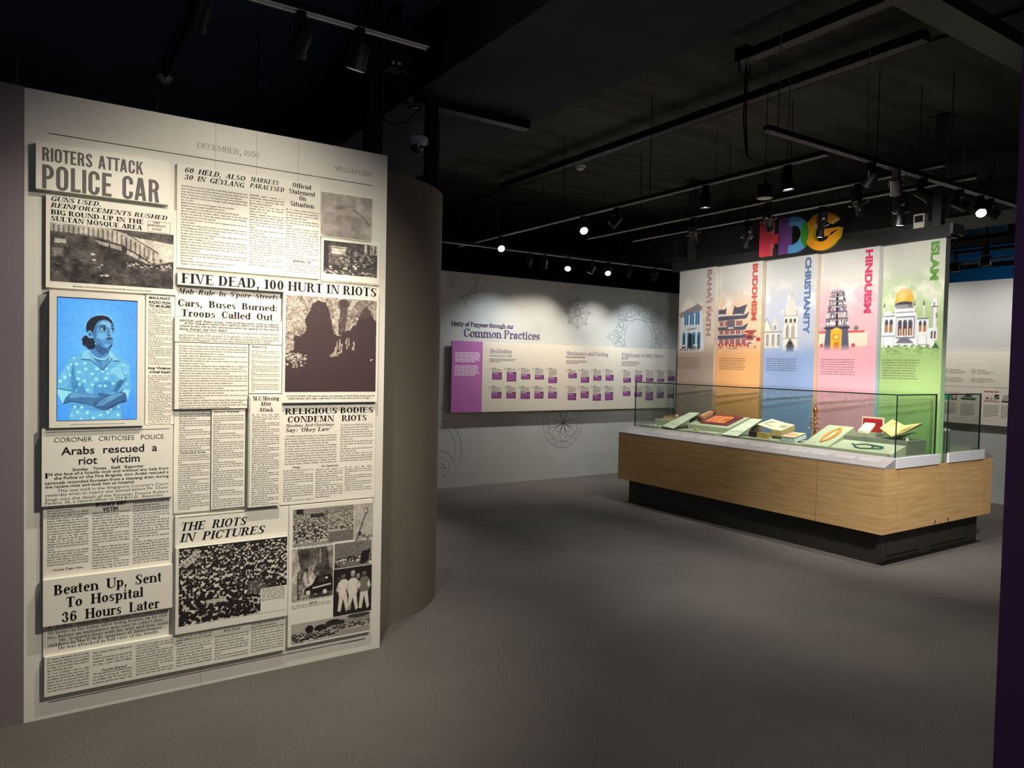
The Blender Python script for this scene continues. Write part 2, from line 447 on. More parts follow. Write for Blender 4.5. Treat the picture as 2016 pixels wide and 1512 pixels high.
    F['l'] = (.37, bar(.11, .11 + s * .9, 0, 1) + bar(.02, .15, 1 - t, 1) + bar(.02, .35, 0, t))
    F['m'] = (1.10, bar(.10, .10 + s * .9, 0, X) + bar(.02, .14, X - t, X) + bar(.02, .34, 0, t) + A(.34, .46, .14 + s * .7, .23, s * .8, t, a0=0, a1=150) + bar(.48, .48 + s * .9, 0, .48) + bar(.41, .71, 0, t) + A(.72, .46, .14 + s * .7, .23, s * .8, t, a0=0, a1=150) + bar(.86, .86 + s * .9, 0, .48) + bar(.79, 1.10, 0, t))
    F['n'] = (.74, bar(.10, .10 + s * .9, 0, X) + bar(.02, .14, X - t, X) + bar(.02, .34, 0, t) + A(.36, .46, .16 + s * .7, .23, s * .8, t, a0=0, a1=150) + bar(.51, .51 + s * .9, 0, .48) + bar(.44, .74, 0, t))
    F['o'] = (.64, bl(.32, h, .28, h + .01))
    F['p'] = (.72, bar(.10, .10 + s * .9, -.30, X) + bar(.02, .14, X - t, X) + bar(.02, .34, -.30, -.30 + t) + bl(.40, h, .27, h + .01, a0=-150, a1=150))
    F['q'] = (.70, bar(.46, .46 + s * .9, -.30, X) + bar(.38, .70, -.30, -.30 + t) + bl(.32, h, .27, h + .01, a0=30, a1=330))
    F['r'] = (.54, bar(.10, .10 + s * .9, 0, X) + bar(.02, .14, X - t, X) + bar(.02, .38, 0, t) + A(.36, .46, .16, .22, t * 1.4, t * 1.3, a0=60, a1=170) + A(.44, .57, .085, .085, .084, .084))
    F['s'] = (.54, A(.27, .50, .20, .19, s * .7, t, a0=40, a1=235) + A(.27, .18, .22, .19, s * .7, t, a0=-135, a1=60) + [[(.12, .42), (.24, .46), (.42, .28), (.32, .22)]] + bar(.42, .46, .46, X) + bar(.05, .09, 0, .22))
    F['t'] = (.48, bar(.14, .14 + s * .9, .14, .90) + bar(.02, .42, X - t, X) + A(.14 + .16, .16, .16, .17, s * .8, t, a0=180, a1=330))
    F['u'] = (.74, bar(.09, .09 + s * .9, .20, X) + bar(.0, .13, X - t, X) + A(.33, .22, .24, .23, s * .8, t, a0=180, a1=330) + bar(.50, .50 + s * .9, 0, X) + bar(.42, .54, X - t, X) + bar(.50, .74, 0, t))
    F['v'] = (.66, [[(.06, X), (.06 + s, X), (.37, 0), (.31, 0)]] + diag(.31, 0, .56 - t, X, t) + bar(-.02, .28, X - t, X) + bar(.42, .66, X - t, X))
    F['w'] = (.94, [[(.06, X), (.06 + s * .9, X), (.33, 0), (.27, 0)]] + diag(.27, 0, .46, X, t) + [[(.40, X), (.40 + s * .9, X), (.67, 0), (.61, 0)]] + diag(.61, 0, .84 - t, X, t) + bar(-.02, .28, X - t, X) + bar(.34, .58, X - t, X) + bar(.70, .94, X - t, X))
    F['x'] = (.68, [[(.08, X), (.08 + s, X), (.62, 0), (.62 - s, 0)]] + diag(.08, 0, .52, X, t) + bar(0, .3, X - t, X) + bar(.42, .66, X - t, X) + bar(0, .24, 0, t) + bar(.38, .70, 0, t))
    F['y'] = (.66, [[(.06, X), (.06 + s, X), (.38, 0), (.30, .02)]] + diag(.20, -.26, .56 - t, X, t) + A(.14, -.20, .09, .09, .089, .089) + bar(-.02, .28, X - t, X) + bar(.42, .66, X - t, X))
    F['z'] = (.60, bar(.06, .54, X - t, X) + bar(.05, .56, 0, t) + [[(.05, 0), (.05 + s, 0), (.54, X), (.54 - s, X)]])
    # figures and points
    F['0'] = (.70, A(.35, .5, .29, .51, s, t))
    F['1'] = (.52, bar(.20, .20 + s, 0, 1) + bar(.08, .36 + s * .5, 0, t) + [[(.20, 1), (.20, .88), (.06, .82), (.06, .86)]])
    F['2'] = (.68, A(.34, .72, .26, .28, s * .9, t, a0=-20, a1=170) + [[(.44, .58), (.60, .66), (.22, .14), (.08, .06)]] + bar(.08, .60, 0, s * .8) + A(.17, .72, .09, .09, .089, .089))
    F['3'] = (.68, A(.32, .75, .24, .25, s * .9, t, a0=-80, a1=150) + A(.32, .27, .28, .28, s * .9, t, a0=-150, a1=85) + A(.14, .76, .09, .09, .089, .089) + A(.13, .22, .09, .09, .089, .089))
    F['4'] = (.70, bar(.40, .40 + s, 0, 1) + bar(.04, .66, .26, .26 + t) + diag(.04, .28, .42, 1, t * 1.2) + bar(.30, .48 + s, 0, t))
    F['5'] = (.66, bar(.12, .56, .86, 1) + bar(.12, .12 + t, .5, 1) + A(.32, .32, .28, .33, s * .9, t, a0=-150, a1=140) + A(.14, .22, .09, .09, .089, .089))
    F['6'] = (.70, A(.36, .32, .29, .33, s * .9, t) + A(.38, .5, .31, .51, s * .8, t, a0=60, a1=200) + A(.52, .84, .08, .08, .079, .079))
    F['7'] = (.66, bar(.08, .60, .86, 1) + [[(.50, .88), (.60, .95), (.38, 0), (.20, 0)]] + bar(.08, .12, .7, 1))
    F['8'] = (.70, A(.35, .76, .25, .25, s * .85, t) + A(.35, .27, .29, .28, s * .9, t))
    F['9'] = (.70, A(.34, .68, .29, .33, s * .9, t) + A(.32, .5, .31, .51, s * .8, t, a0=-120, a1=20) + A(.18, .16, .08, .08, .079, .079))
    F['.'] = (.30, A(.15, .09, .09, .09, .089, .089))
    F[','] = (.32, A(.15, .09, .09, .09, .089, .089) + [[(.13, .04), (.25, .10), (.16, -.26), (.06, -.26)]])
    F[':'] = (.32, A(.16, .10, .09, .09, .089, .089) + A(.16, .52, .09, .09, .089, .089))
    F["'"] = (.24, A(.12, .90, .09, .09, .089, .089) + [[(.13, .88), (.21, .88), (.12, .66), (.07, .66)]])
    F['"'] = (.36, bar(.06, .13, .7, 1) + bar(.2, .27, .7, 1))
    F['-'] = (.42, bar(.05, .37, .26, .36))
    F['*'] = (.5, [[(.25, .9), (.32, .6), (.25, .5), (.18, .6)], [(.02, .68), (.48, .68), (.34, .52), (.16, .52)], [(.1, .28), (.25, .55), (.3, .5), (.2, .42)], [(.4, .28), (.2, .5), (.25, .55), (.3, .42)]])
    F[' '] = (.34, [])
    return F

def block_font():
    """narrow heavy grotesque capitals"""
    F = {}; s = .155; t = .13; w = .44
    def round_(x0, x1, y0, y1, k='full', wv=s):
        cx, r = (x0 + x1) / 2, (x1 - x0) / 2
        ry = min(r * 1.05, (y1 - y0) / 2)
        o = []
        o += arc_ring(cx, y1 - ry, r, ry, wv, t, 0, 180, 20) + arc_ring(cx, y0 + ry, r, ry, wv, t, 180, 360, 20)
        o += bar(x0, x0 + wv, y0 + ry, y1 - ry)
        if k == 'full': o += bar(x1 - wv, x1, y0 + ry, y1 - ry)
        return o
    L = lambda y0=0, y1=1: bar(.04, .04 + s, y0, y1)
    F['A'] = (w + .12, [[(.0, 0), (s, 0), (.5 * w + .09, 1), (.5 * w - .07, 1)], [(w + .06, 0), (w + .06 - s, 0), (.5 * w - .03, 1), (.5 * w + .13, 1)]] + bar(.10, w - .04, .2, .2 + t))
    F['C'] = (w + .10, round_(.04, w + .04, -.01, 1.01, 'c') + bar(w + .04 - s, w + .04, .66, .80) + bar(w + .04 - s, w + .04, .20, .34))
    F['D'] = (w + .10, L() + bar(.04, .28, 1 - t, 1) + bar(.04, .28, 0, t) + arc_ring(.22, .76, .26, .24, s, t, 0, 90, 20) + arc_ring(.22, .24, .26, .24, s, t, -90, 0, 20) + bar(.48 - s, .48, .24, .76))
    F['E'] = (w + .02, L() + bar(.04, w - .02, 1 - t, 1) + bar(.04, w - .06, .44, .44 + t) + bar(.04, w - .02, 0, t))
    F['I'] = (.24, L())
    F['K'] = (w + .12, L() + [[(.18, .34), (.18, .54), (w - .10, 1), (w + .06, 1)], [(w - .08, 0), (w + .10, 0), (.32, .70), (.22, .52)]])
    F['L'] = (w, L() + bar(.04, w - .02, 0, t))
    F['M'] = (w + .28, L() + bar(w + .24 - s, w + .24, 0, 1) + [[(.04, 1), (.18, 1), (.40, .3), (.30, .3)], [(w + .24, 1), (w + .10, 1), (.28, .3), (.38, .3)]])
    F['O'] = (w + .12, round_(.04, w + .06, -.01, 1.01))
    F['P'] = (w + .08, L() + bar(.04, .26, 1 - t, 1) + bar(.04, .26, .40, .40 + t) + arc_ring(.24, .70, .24, .30, s, t, -90, 90, 24))
    F['R'] = (w + .10, L() + bar(.04, .26, 1 - t, 1) + bar(.04, .26, .44, .44 + t) + arc_ring(.24, .72, .24, .28, s, t, -90, 90, 24) + [[(.32, 0), (.49, 0), (.42, .5), (.26, .5)]])
    F['S'] = (w + .06, arc_ring(.25, .74, .21, .27, s, t, 0, 200, 20) + arc_ring(.25, .26, .22, .27, s, t, -180, 20, 20) + [[(.05, .66), (.16, .80), (.47, .32), (.34, .22)]])
    F['T'] = (w + .02, bar(.5 * w - s / 2, .5 * w + s / 2, 0, 1) + bar(-.0, w, 1 - t, 1))
    F['U'] = (w + .12, bar(.04, .04 + s, .24, 1) + bar(w + .06 - s, w + .06, .24, 1) + arc_ring(.27, .24, .23, .25, s, t, 180, 360, 20))
    F['V'] = (w + .10, [[(.0, 1), (s, 1), (.5 * w + .10, 0), (.5 * w - .04, 0)], [(w + .06, 1), (w + .06 - s, 1), (.5 * w - .04, 0), (.5 * w + .10, 0)]])
    F[' '] = (.36, [])
    return F

def pack_font(F):
    P = {}
    for ch, (adv, polys) in F.items():
        if polys:
            P[ch] = (adv, np.array([[(x, y) for x, y in q] for q in polys], dtype=float))
        else:
            P[ch] = (adv, None)
    return P

FONTS = {
    'C': (pack_font(block_font()), 0.0),
    'B': (pack_font(serif_font(.215, .075, 20)), 0.0),
    'BI': (pack_font(serif_font(.20, .075, 18)), 0.22),
    'H': (pack_font(serif_font(.13, .045, 18)), 0.0),
    'L': (pack_font(serif_font(.09, .035, 16)), 0.0),
    'M': (pack_font(serif_font(.15, .06, 8)), 0.0),
    'b': (pack_font(serif_font(.17, .09, 6)), 0.0),
}

def serif_text(s, font):
    """quads (N,4,2) with natural width, cap height 1"""
    F, slant = FONTS[font]
    x = 0.0; out = []
    for ch in s:
        adv, q = F.get(ch, F[' '])
        if q is not None:
            g = q.copy()
            g[:, :, 0] += x + g[:, :, 1] * slant
            out.append(g)
        x += adv
    return (np.concatenate(out) if out else np.zeros((0, 4, 2))), x

# sans lettering comes from Blender's own built-in font
_cap_cache = {}
def sans_polys(s, bold=0.0, slant=0.0):
    """(verts2d, faces list) in cap-height units, plus width"""
    def raw(txt):
        cu = bpy.data.curves.new('t', 'FONT')
        cu.body = txt
        cu.size = 1.0
        cu.offset = bold
        cu.resolution_u = 3
        ob = bpy.data.objects.new('t', cu)
        COLL.objects.link(ob)
        dg = bpy.context.evaluated_depsgraph_get()
        me = bpy.data.meshes.new_from_object(ob.evaluated_get(dg))
        v = np.array([tuple(p.co)[:2] for p in me.vertices])
        f = [tuple(p.vertices) for p in me.polygons]
        bpy.data.objects.remove(ob); bpy.data.curves.remove(cu); bpy.data.meshes.remove(me)
        return v, f
    key = round(bold, 4)
    if key not in _cap_cache:
        v, _ = raw('H')
        _cap_cache[key] = (v[:, 1].min(), v[:, 1].max())
    lo, hi = _cap_cache[key]
    v, f = raw(s)
    v = (v - np.array([v[:, 0].min(), lo])) / (hi - lo)
    v[:, 0] += slant * v[:, 1]
    return v, f, v[:, 0].max()

def place(v2, frame):
    """frame = origin, right, up  -> 3D"""
    o, r, u = [np.array(a, dtype=float) for a in frame]
    return o + v2[..., 0:1] * r + v2[..., 1:2] * u

SANS = {'S': (.012, 0), 'SL': (-.006, 0), 'SI': (.03, .2), 'SB': (.055, 0)}

class Print:
    """flat lettering: many lines gathered into one mesh of quads/triangles"""
    def __init__(self):
        self.v = []; self.f = []; self.n = 0
    def line(self, s, font, frame, width=None, cap=0.01, align='l'):
        o, r, u = [np.array(a, dtype=float) for a in frame]
        if font in SANS:
            bold, sl = SANS[font]
            v, f, w = sans_polys(s, bold, sl)
            sx = (width / w) if width else cap
            pts = place(v * np.array([sx, cap]), (o, r, u))
            if align == 'c': pts = pts - r * (w * sx / 2)
            for t in f:
                for i in range(1, len(t) - 1):
                    self.f.append((self.n + t[0], self.n + t[i], self.n + t[i + 1], self.n + t[i + 1]))
            self.v.append(pts); self.n += len(pts)
        else:
            q, w = serif_text(s, font)
            if len(q) == 0: return self
            sx = (width / w) if width else cap
            pts = place(q.reshape(-1, 2) * np.array([sx, cap]), (o, r, u))
            if align == 'c': pts = pts - r * (w * sx / 2)
            out = np.cross(r, u); out = out / np.linalg.norm(out)     # strokes overlap: give each a hair of its own depth
            pts = pts + out * (np.repeat(np.arange(len(q)) % 9, 4)[:, None] * 1.2e-5)
            k = np.arange(len(pts)).reshape(-1, 4) + self.n
            self.f.extend(map(tuple, k))
            self.v.append(pts); self.n += len(pts)
        return self
    def rect(self, frame, x0, x1, y0, y1):
        p = place(np.array([(x0, y0), (x1, y0), (x1, y1), (x0, y1)], dtype=float), frame)
        self.v.append(p); self.f.append((self.n, self.n + 1, self.n + 2, self.n + 3)); self.n += 4
        return self
    def column(self, text, font, frame, width, pitch, nlines, capf=0.62, xs=0.80, ragged=False):
        """justified column of small print; cap height = pitch*capf, letters condensed by xs"""
        F, sl = FONTS[font]
        cap = pitch * capf; sx = cap * xs
        o, r, u = [np.array(a, dtype=float) for a in frame]
        words = text.split(' ')
        wi = random.randrange(len(words)) if len(words) > 400 else 0
        sp = F[' '][0]
        for ln in range(nlines):
            row = []; w = 0.0; indent = 0.0; last = False
            while True:
                wd = words[wi % len(words)]
                if wd == '|':
                    wi += 1
                    if row:
                        last = True; break
                    indent = 1.2; continue
                ww = sum(F.get(c, F[' '])[0] for c in wd)
                if (w + ww + (sp if row else 0) + indent) * sx > width and row:
                    break
                w += ww + (sp if row else 0)
                row.append(wd); wi += 1
                if (w + indent) * sx > width: break
            nat = sum(F.get(c, F[' '])[0] for wd in row for c in wd)
            gaps = max(1, len(row) - 1)
            space = (width / sx - indent - nat) / gaps
            if last or ragged or len(row) == 1: space = min(space, sp * 1.3)
            x = indent; out = []
            for wd in row:
                for c in wd:
                    adv, q = F.get(c, F[' '])
                    if q is not None:
                        g = q.copy(); g[:, :, 0] += x; out.append(g)
                    x += adv
                x += space
            if out:
                q = np.concatenate(out).reshape(-1, 2) * np.array([sx, cap])
                q[:, 1] -= ln * pitch
                pts = place(q, (o, r, u))
                k = np.arange(len(pts)).reshape(-1, 4) + self.n
                self.f.extend(map(tuple, k)); self.v.append(pts); self.n += len(pts)
        return self
    def poly(self, frame, pts):
        p = place(np.array(pts, dtype=float), frame)
        m = len(p)
        for i in range(1, m - 1):
            self.f.append((self.n, self.n + i, self.n + i + 1, self.n + i + 1))
        self.v.append(p); self.n += m
        return self
    def stroke(self, frame, pts, w, closed=False):
        pts = [np.array(p, dtype=float) for p in pts]
        if closed: pts = pts + [pts[0]]
        for a, b in zip(pts[:-1], pts[1:]):
            d = b - a; L = np.hypot(*d)
            if L < 1e-9: continue
            d = d / L; nrm = np.array([-d[1], d[0]]) * w / 2
            a2, b2 = a - d * w * .3, b + d * w * .3
            p = place(np.array([a2 - nrm, b2 - nrm, b2 + nrm, a2 + nrm]), frame)
            self.v.append(p); self.f.append((self.n, self.n + 1, self.n + 2, self.n + 3)); self.n += 4
        return self
    def build(self, name, m, parent=None):
        if not self.v: return None
        V = np.concatenate(self.v)
        me = bpy.data.meshes.new(name)
        quads = [f for f in self.f if f[2] != f[3]]
        tris = [f[:3] for f in self.f if f[2] == f[3]]
        ls = np.array([i for f in quads for i in f] + [i for f in tris for i in f], dtype=np.int32)
        st = np.concatenate([np.arange(len(quads)) * 4, len(quads) * 4 + np.arange(len(tris)) * 3]).astype(np.int32)
        me.vertices.add(len(V)); me.vertices.foreach_set('co', V.astype(np.float32).ravel())
        me.loops.add(len(ls)); me.loops.foreach_set('vertex_index', ls)
        me.polygons.add(len(st)); me.polygons.foreach_set('loop_start', st)
        me.update(calc_edges=True)
        me.materials.append(m)
        o = bpy.data.objects.new(name, me)
        COLL.objects.link(o)
        if parent is not None:
            o.parent = parent
            o.matrix_parent_inverse = Matrix.Translation(-parent.location)
        return o

# ------------------------------------------------------------------ small painter for printed pictures
def vnoise(h, w, cell, rng=RNG):
    gh, gw = int(h / cell) + 3, int(w / cell) + 3
    g = rng.random((gh, gw))
    y = np.arange(h) / cell; x = np.arange(w) / cell
    yi = y.astype(int); xi = x.astype(int)
    fy = (y - yi)[:, None]; fx = (x - xi)[None, :]
    fy = fy * fy * (3 - 2 * fy); fx = fx * fx * (3 - 2 * fx)
    a = g[yi][:, xi]; b = g[yi][:, xi + 1]; c = g[yi + 1][:, xi]; d = g[yi + 1][:, xi + 1]
    return (a * (1 - fx) + b * fx) * (1 - fy) + (c * (1 - fx) + d * fx) * fy
def fbm(h, w, cell, octs=4):
    o = np.zeros((h, w)); a = 0.5; s = 0
    for _ in range(octs):
        if cell < 1: break
        o += a * vnoise(h, w, cell); s += a; a *= 0.55; cell /= 2.0
    return o / s

class Cv:
    """canvas: unit coordinates, u right, v up, colours 0-255"""
    def __init__(self, w, h, bg=(255, 255, 255), ext=(0, 1, 0, 1)):
        self.w, self.h = w, h
        self.a = np.zeros((h, w, 3)) + np.array(bg, dtype=float)
        self.e = ext
        u = ext[0] + (np.arange(w)) / (w - 1) * (ext[1] - ext[0])
        v = ext[2] + (np.arange(h)) / (h - 1) * (ext[3] - ext[2])
        self.U, self.V = np.meshgrid(u, v)
        self.du = (ext[1] - ext[0]) / (w - 1); self.dv = (ext[3] - ext[2]) / (h - 1)
    def blend(self, m, c, al=1.0):
        m = (m * al)[..., None]
        self.a = self.a * (1 - m) + np.array(c, dtype=float) * m
    def grad(self, stops):
        vs = [s[0] for s in stops]
        for k in range(3):
            self.a[..., k] = np.interp(self.V, vs, [s[1][k] for s in stops])
    def _win(self, u0, u1, v0, v1):
        e = self.e
        i0 = max(0, int((v0 - e[2]) / self.dv) - 1); i1 = min(self.h, int((v1 - e[2]) / self.dv) + 3)
        j0 = max(0, int((u0 - e[0]) / self.du) - 1); j1 = min(self.w, int((u1 - e[0]) / self.du) + 3)
        return i0, i1, j0, j1
    def poly(self, pts, c, al=1.0):
        P = np.array(pts, dtype=float)
        i0, i1, j0, j1 = self._win(P[:, 0].min(), P[:, 0].max(), P[:, 1].min(), P[:, 1].max())
        if i1 <= i0 or j1 <= j0: return self
        U = self.U[i0:i1, j0:j1]; V = self.V[i0:i1, j0:j1]
        acc = np.zeros(U.shape)
        for ou in (-.3, .3):
            for ov in (-.3, .3):
                x = U + ou * self.du; y = V + ov * self.dv
                ins = np.zeros(U.shape, bool)
                n = len(P)
                for k in range(n):
                    x1, y1 = P[k]; x2, y2 = P[(k + 1) % n]
                    if y1 == y2: continue
                    cnd = ((y1 > y) != (y2 > y)) & (x < (x2 - x1) * (y - y1) / (y2 - y1) + x1)
                    ins ^= cnd
                acc += ins
        m = (acc / 4 * al)[..., None]
        self.a[i0:i1, j0:j1] = self.a[i0:i1, j0:j1] * (1 - m) + np.array(c, dtype=float) * m
        return self
    def rect(self, u0, u1, v0, v1, c, al=1.0):
        return self.poly([(u0, v0), (u1, v0), (u1, v1), (u0, v1)], c, al)
    def ell(self, cu, cv, ru, rv, c, al=1.0, soft=0.0):
        k = 1 + soft
        i0, i1, j0, j1 = self._win(cu - ru * k, cu + ru * k, cv - rv * k, cv + rv * k)
        if i1 <= i0 or j1 <= j0: return self
        U = self.U[i0:i1, j0:j1]; V = self.V[i0:i1, j0:j1]
        d = np.sqrt(((U - cu) / ru) ** 2 + ((V - cv) / rv) ** 2)
        aa = max(soft, 0.7 * max(self.du / ru, self.dv / rv))
        m = np.clip((1 + aa / 2 - d) / aa, 0, 1)
        m = (m * al)[..., None]
        self.a[i0:i1, j0:j1] = self.a[i0:i1, j0:j1] * (1 - m) + np.array(c, dtype=float) * m
        return self
    def line(self, pts, w, c, al=1.0):
        for (x0, y0), (x1, y1) in zip(pts[:-1], pts[1:]):
            dx, dy = x1 - x0, y1 - y0
            L = math.hypot(dx, dy) or 1e-9
            nx, ny = -dy / L * w / 2, dx / L * w / 2
            self.poly([(x0 + nx, y0 + ny), (x1 + nx, y1 + ny), (x1 - nx, y1 - ny), (x0 - nx, y0 - ny)], c, al)
        return self
    def blur(self, n=1):
        for _ in range(n):
            p = np.pad(self.a, ((1, 1), (1, 1), (0, 0)), mode='edge')
            self.a = (p[1:-1, 1:-1] * 4 + p[:-2, 1:-1] + p[2:, 1:-1] + p[1:-1, :-2] + p[1:-1, 2:]) / 8
        return self
    def noise(self, amp, cell=1.0, octs=1):
        n = (fbm(self.h, self.w, cell, octs) - .5) * 2 * amp if cell > 1 else (RNG.random((self.h, self.w)) - .5) * 2 * amp
        self.a = self.a + n[..., None]
        return self
    def warp(self, amp, cell):
        dx = ((fbm(self.h, self.w, cell, 4) - .5) * 2 * amp).astype(int); dy = ((fbm(self.h, self.w, cell, 4) - .5) * 2 * amp).astype(int)
        ii, jj = np.mgrid[0:self.h, 0:self.w]
        self.a = self.a[np.clip(ii + dy, 0, self.h - 1), np.clip(jj + dx, 0, self.w - 1)]
        return self
    def mesh(self, name, frame, m, parent):
        """frame: origin at (ext u0, v0) corner, right and up vectors spanning the whole canvas"""
        u = np.linspace(0, 1, self.w); v = np.linspace(0, 1, self.h)
        UU, VV = np.meshgrid(u, v)
        pts = place(np.stack([UU, VV], -1).reshape(-1, 2), frame)
        idx = np.arange(self.w * self.h).reshape(self.h, self.w)
        f = np.stack([idx[:-1, :-1], idx[:-1, 1:], idx[1:, 1:], idx[1:, :-1]], -1).reshape(-1, 4)
        col = s2l(np.clip(self.a, 0, 255).reshape(-1, 3) / 255.0)
        return np_mesh(name, pts, f, m, parent, col)

# ------------------------------------------------------------------ room shell
YW = 3.467      # face of the newspaper partition
YB = 7.498      # face of the far grey wall
HW = 2.54       # partition height
CZ = 3.6        # ceiling height

def sbox(name, x0, x1, y0, y1, z0, z1, m):
    return struct(MB().box(x0, x1, y0, y1, z0, z1).build(name, m))

sbox('floor', -6, 14, -5, 13.5, -0.1, 0, M_CARPET)
ceil = struct(MB().box(2.85, 14, -5, 13.5, CZ, CZ + .1).build('ceiling', M_CEIL))
struct(MB().box(-6, 1.95, -5, 13.5, CZ, CZ + .1).build('ceiling_left', M_NAVY))
struct(MB().box(1.95, 2.85, -5, 13.5, 3.15, CZ + .1).build('trim_1', M_BEAM))
sbox('wall_far', -6, 14, 13.3, 13.5, 0, CZ, M_BLACK)
sbox('wall_behind', -6, 14, -5, -4.8, 0, CZ, mat('dim_grey_wall', (70, 70, 74), 0.8))
sbox('wall_outer_left', -6.1, -6, -5, 13.5, 0, CZ, mat('dim_grey_wall'))
sbox('wall_outer_right', 13.9, 14, -5, 13.5, 0, CZ, mat('dim_blue_wall', (30, 80, 120), 0.8))

wl = struct(MB().box(-0.046, 1.49, YW, YW + .10, 0, HW).build('wall_left', M_WALL))
struct(MB().box(-2.6, -0.047, YW - .002, YW + .10, 0, HW + .004).build('wall_left_dark', M_MAUVE))
# vertical joints of the newspaper partition: recessed dark slits drawn as thin printed hairlines of shadow gap
jt = MB()
for ux in (0.664, 0.842, 1.035):
    jt.box(ux - .0007, ux + .0007, YW - .0006, YW + .001, 2.333, HW)
for ux in (0.62, 1.0):
    jt.box(ux - .0007, ux + .0007, YW - .0006, YW + .001, 0, .098)
jt.build('panel_joint', mat('joint_grey', (150, 146, 136), .8), wl)
# taupe wall with a rounded corner behind it
pts = [(1.47, 3.70), (1.55, 3.715), (1.64, 3.742), (1.72, 3.77), (1.80, 3.803), (1.88, 3.842), (1.95, 3.885), (2.01, 3.935), (2.06, 3.985), (2.105, 4.04), (2.14, 4.10), (2.17, 4.165), (2.19, 4.235), (2.20, 4.32), (2.20, 7.45), (1.0, 7.45), (1.0, 3.72)]
cw = MB().prism(pts, 0, HW).build('wall_curved', M_TAUPE, smooth=True)
struct(cw)
wb = sbox('wall_back', 1.0, 9.19, YB, YB + .12, 0, HW + .01, M_WALLB)
sbox('wall_right', 9.19, 9.31, 3.69, 7.62, 0, 2.57, M_WALLB)
sbox('wall_right_purple', 1.757, 5.2, 0.58, 0.714, 0, 2.62, M_PURPLE)

# ------------------------------------------------------------------ newspaper boards
BOARDS = {
    1: (-0.0083, 0.4703, 2.1449, 2.33, 0.034, 'raised board reading RIOTERS ATTACK POLICE CAR, top left of the newspaper wall'),
    2: (0.0254, 0.5031, 1.7602, 2.1285, 0.02, 'board headed GUNS USED with a photograph of a burnt-out street'),
    3: (0.0374, 0.3778, 1.1968, 1.7493, 0.05, 'thick white board framing the blue video screen of a woman'),
    4: (0.3874, 0.4988, 1.1833, 1.7602, 0.014, 'narrow column board headed RADIO PLEA TO MUSLIMS, right of the blue screen'),
    5: (0.013, 0.4929, 0.8801, 1.1934, 0.034, 'board reading Arabs rescued a riot victim, below the blue screen'),
    6: (0.0179, 0.4967, 0.5793, 0.9026, 0.014, 'three-column board headed RESCUED RIOT VICTIM'),
    7: (0.018, 0.4956, 0.3903, 0.5811, 0.034, 'board reading Beaten Up, Sent To Hospital 36 Hours Later'),
    8: (0.0187, 0.4836, 0.2567, 0.4026, 0.006, 'recessed text board about the attack, under the Beaten Up headline'),
    9: (0.0232, 0.9938, 0.0973, 0.2615, 0.022, 'long low text board at the foot of the newspaper wall'),
    10: (0.5048, 1.145, 1.8832, 2.3337, 0.016, 'board headed 60 HELD, ALSO 30 IN GEYLANG with Official Statement column'),
    11: (1.1419, 1.4094, 2.0917, 2.3106, 0.01, 'pale blurred photograph board at the top right of the newspaper wall'),
    12: (1.1479, 1.4498, 1.8759, 2.0872, 0.014, 'photograph board of street wreckage, above the end of the FIVE DEAD headline'),
    13: (0.5061, 1.4392, 1.8069, 1.8616, 0.036, 'long raised board reading FIVE DEAD, 100 HURT IN RIOTS'),
    23: (0.9622, 1.4396, 1.2849, 1.8026, 0.036, 'board with a dark silhouette photograph under the FIVE DEAD headline'),
    14: (0.5009, 0.9646, 1.6716, 1.8081, 0.012, 'board reading Cars, Buses Burned: Troops Called Out'),
    15: (0.4985, 0.9615, 1.5579, 1.6689, 0.028, 'text board starting BRITISH and Malay troops'),
    16: (0.4993, 0.811, 1.2627, 1.5552, 0.028, 'wide text column board about bodies found, left of the Beaten Up column'),
    24: (0.808, 0.9618, 1.331, 1.5561, 0.028, 'small narrow column board headed Beaten Up'),
    17: (0.8104, 0.9606, 0.8031, 1.3267, 0.042, 'tall narrow raised board headed M.C.Missing After Attack'),
    18: (0.5006, 0.6585, 0.801, 1.2569, 0.012, 'narrow column board headed Controlled Areas'),
    25: (0.6531, 0.7994, 0.8068, 1.2592, 0.02, 'narrow column board headed Drivers Warned, left of the M.C.Missing board'),
    19: (0.9674, 1.4419, 0.7949, 1.2869, 0.014, 'board headed RELIGIOUS BODIES CONDEMN RIOTS'),
    20: (0.507, 1.0085, 0.6524, 0.7884, 0.018, 'headline board reading THE RIOTS IN PICTURES'),
    21: (0.5074, 0.9998, 0.2657, 0.6526, 0.036, 'raised board with the large crowd photograph'),
    22: (1.0065, 1.4316, 0.1027, 0.7889, 0.02, 'board with a collage of six riot photographs, bottom right of the newspaper wall'),
}
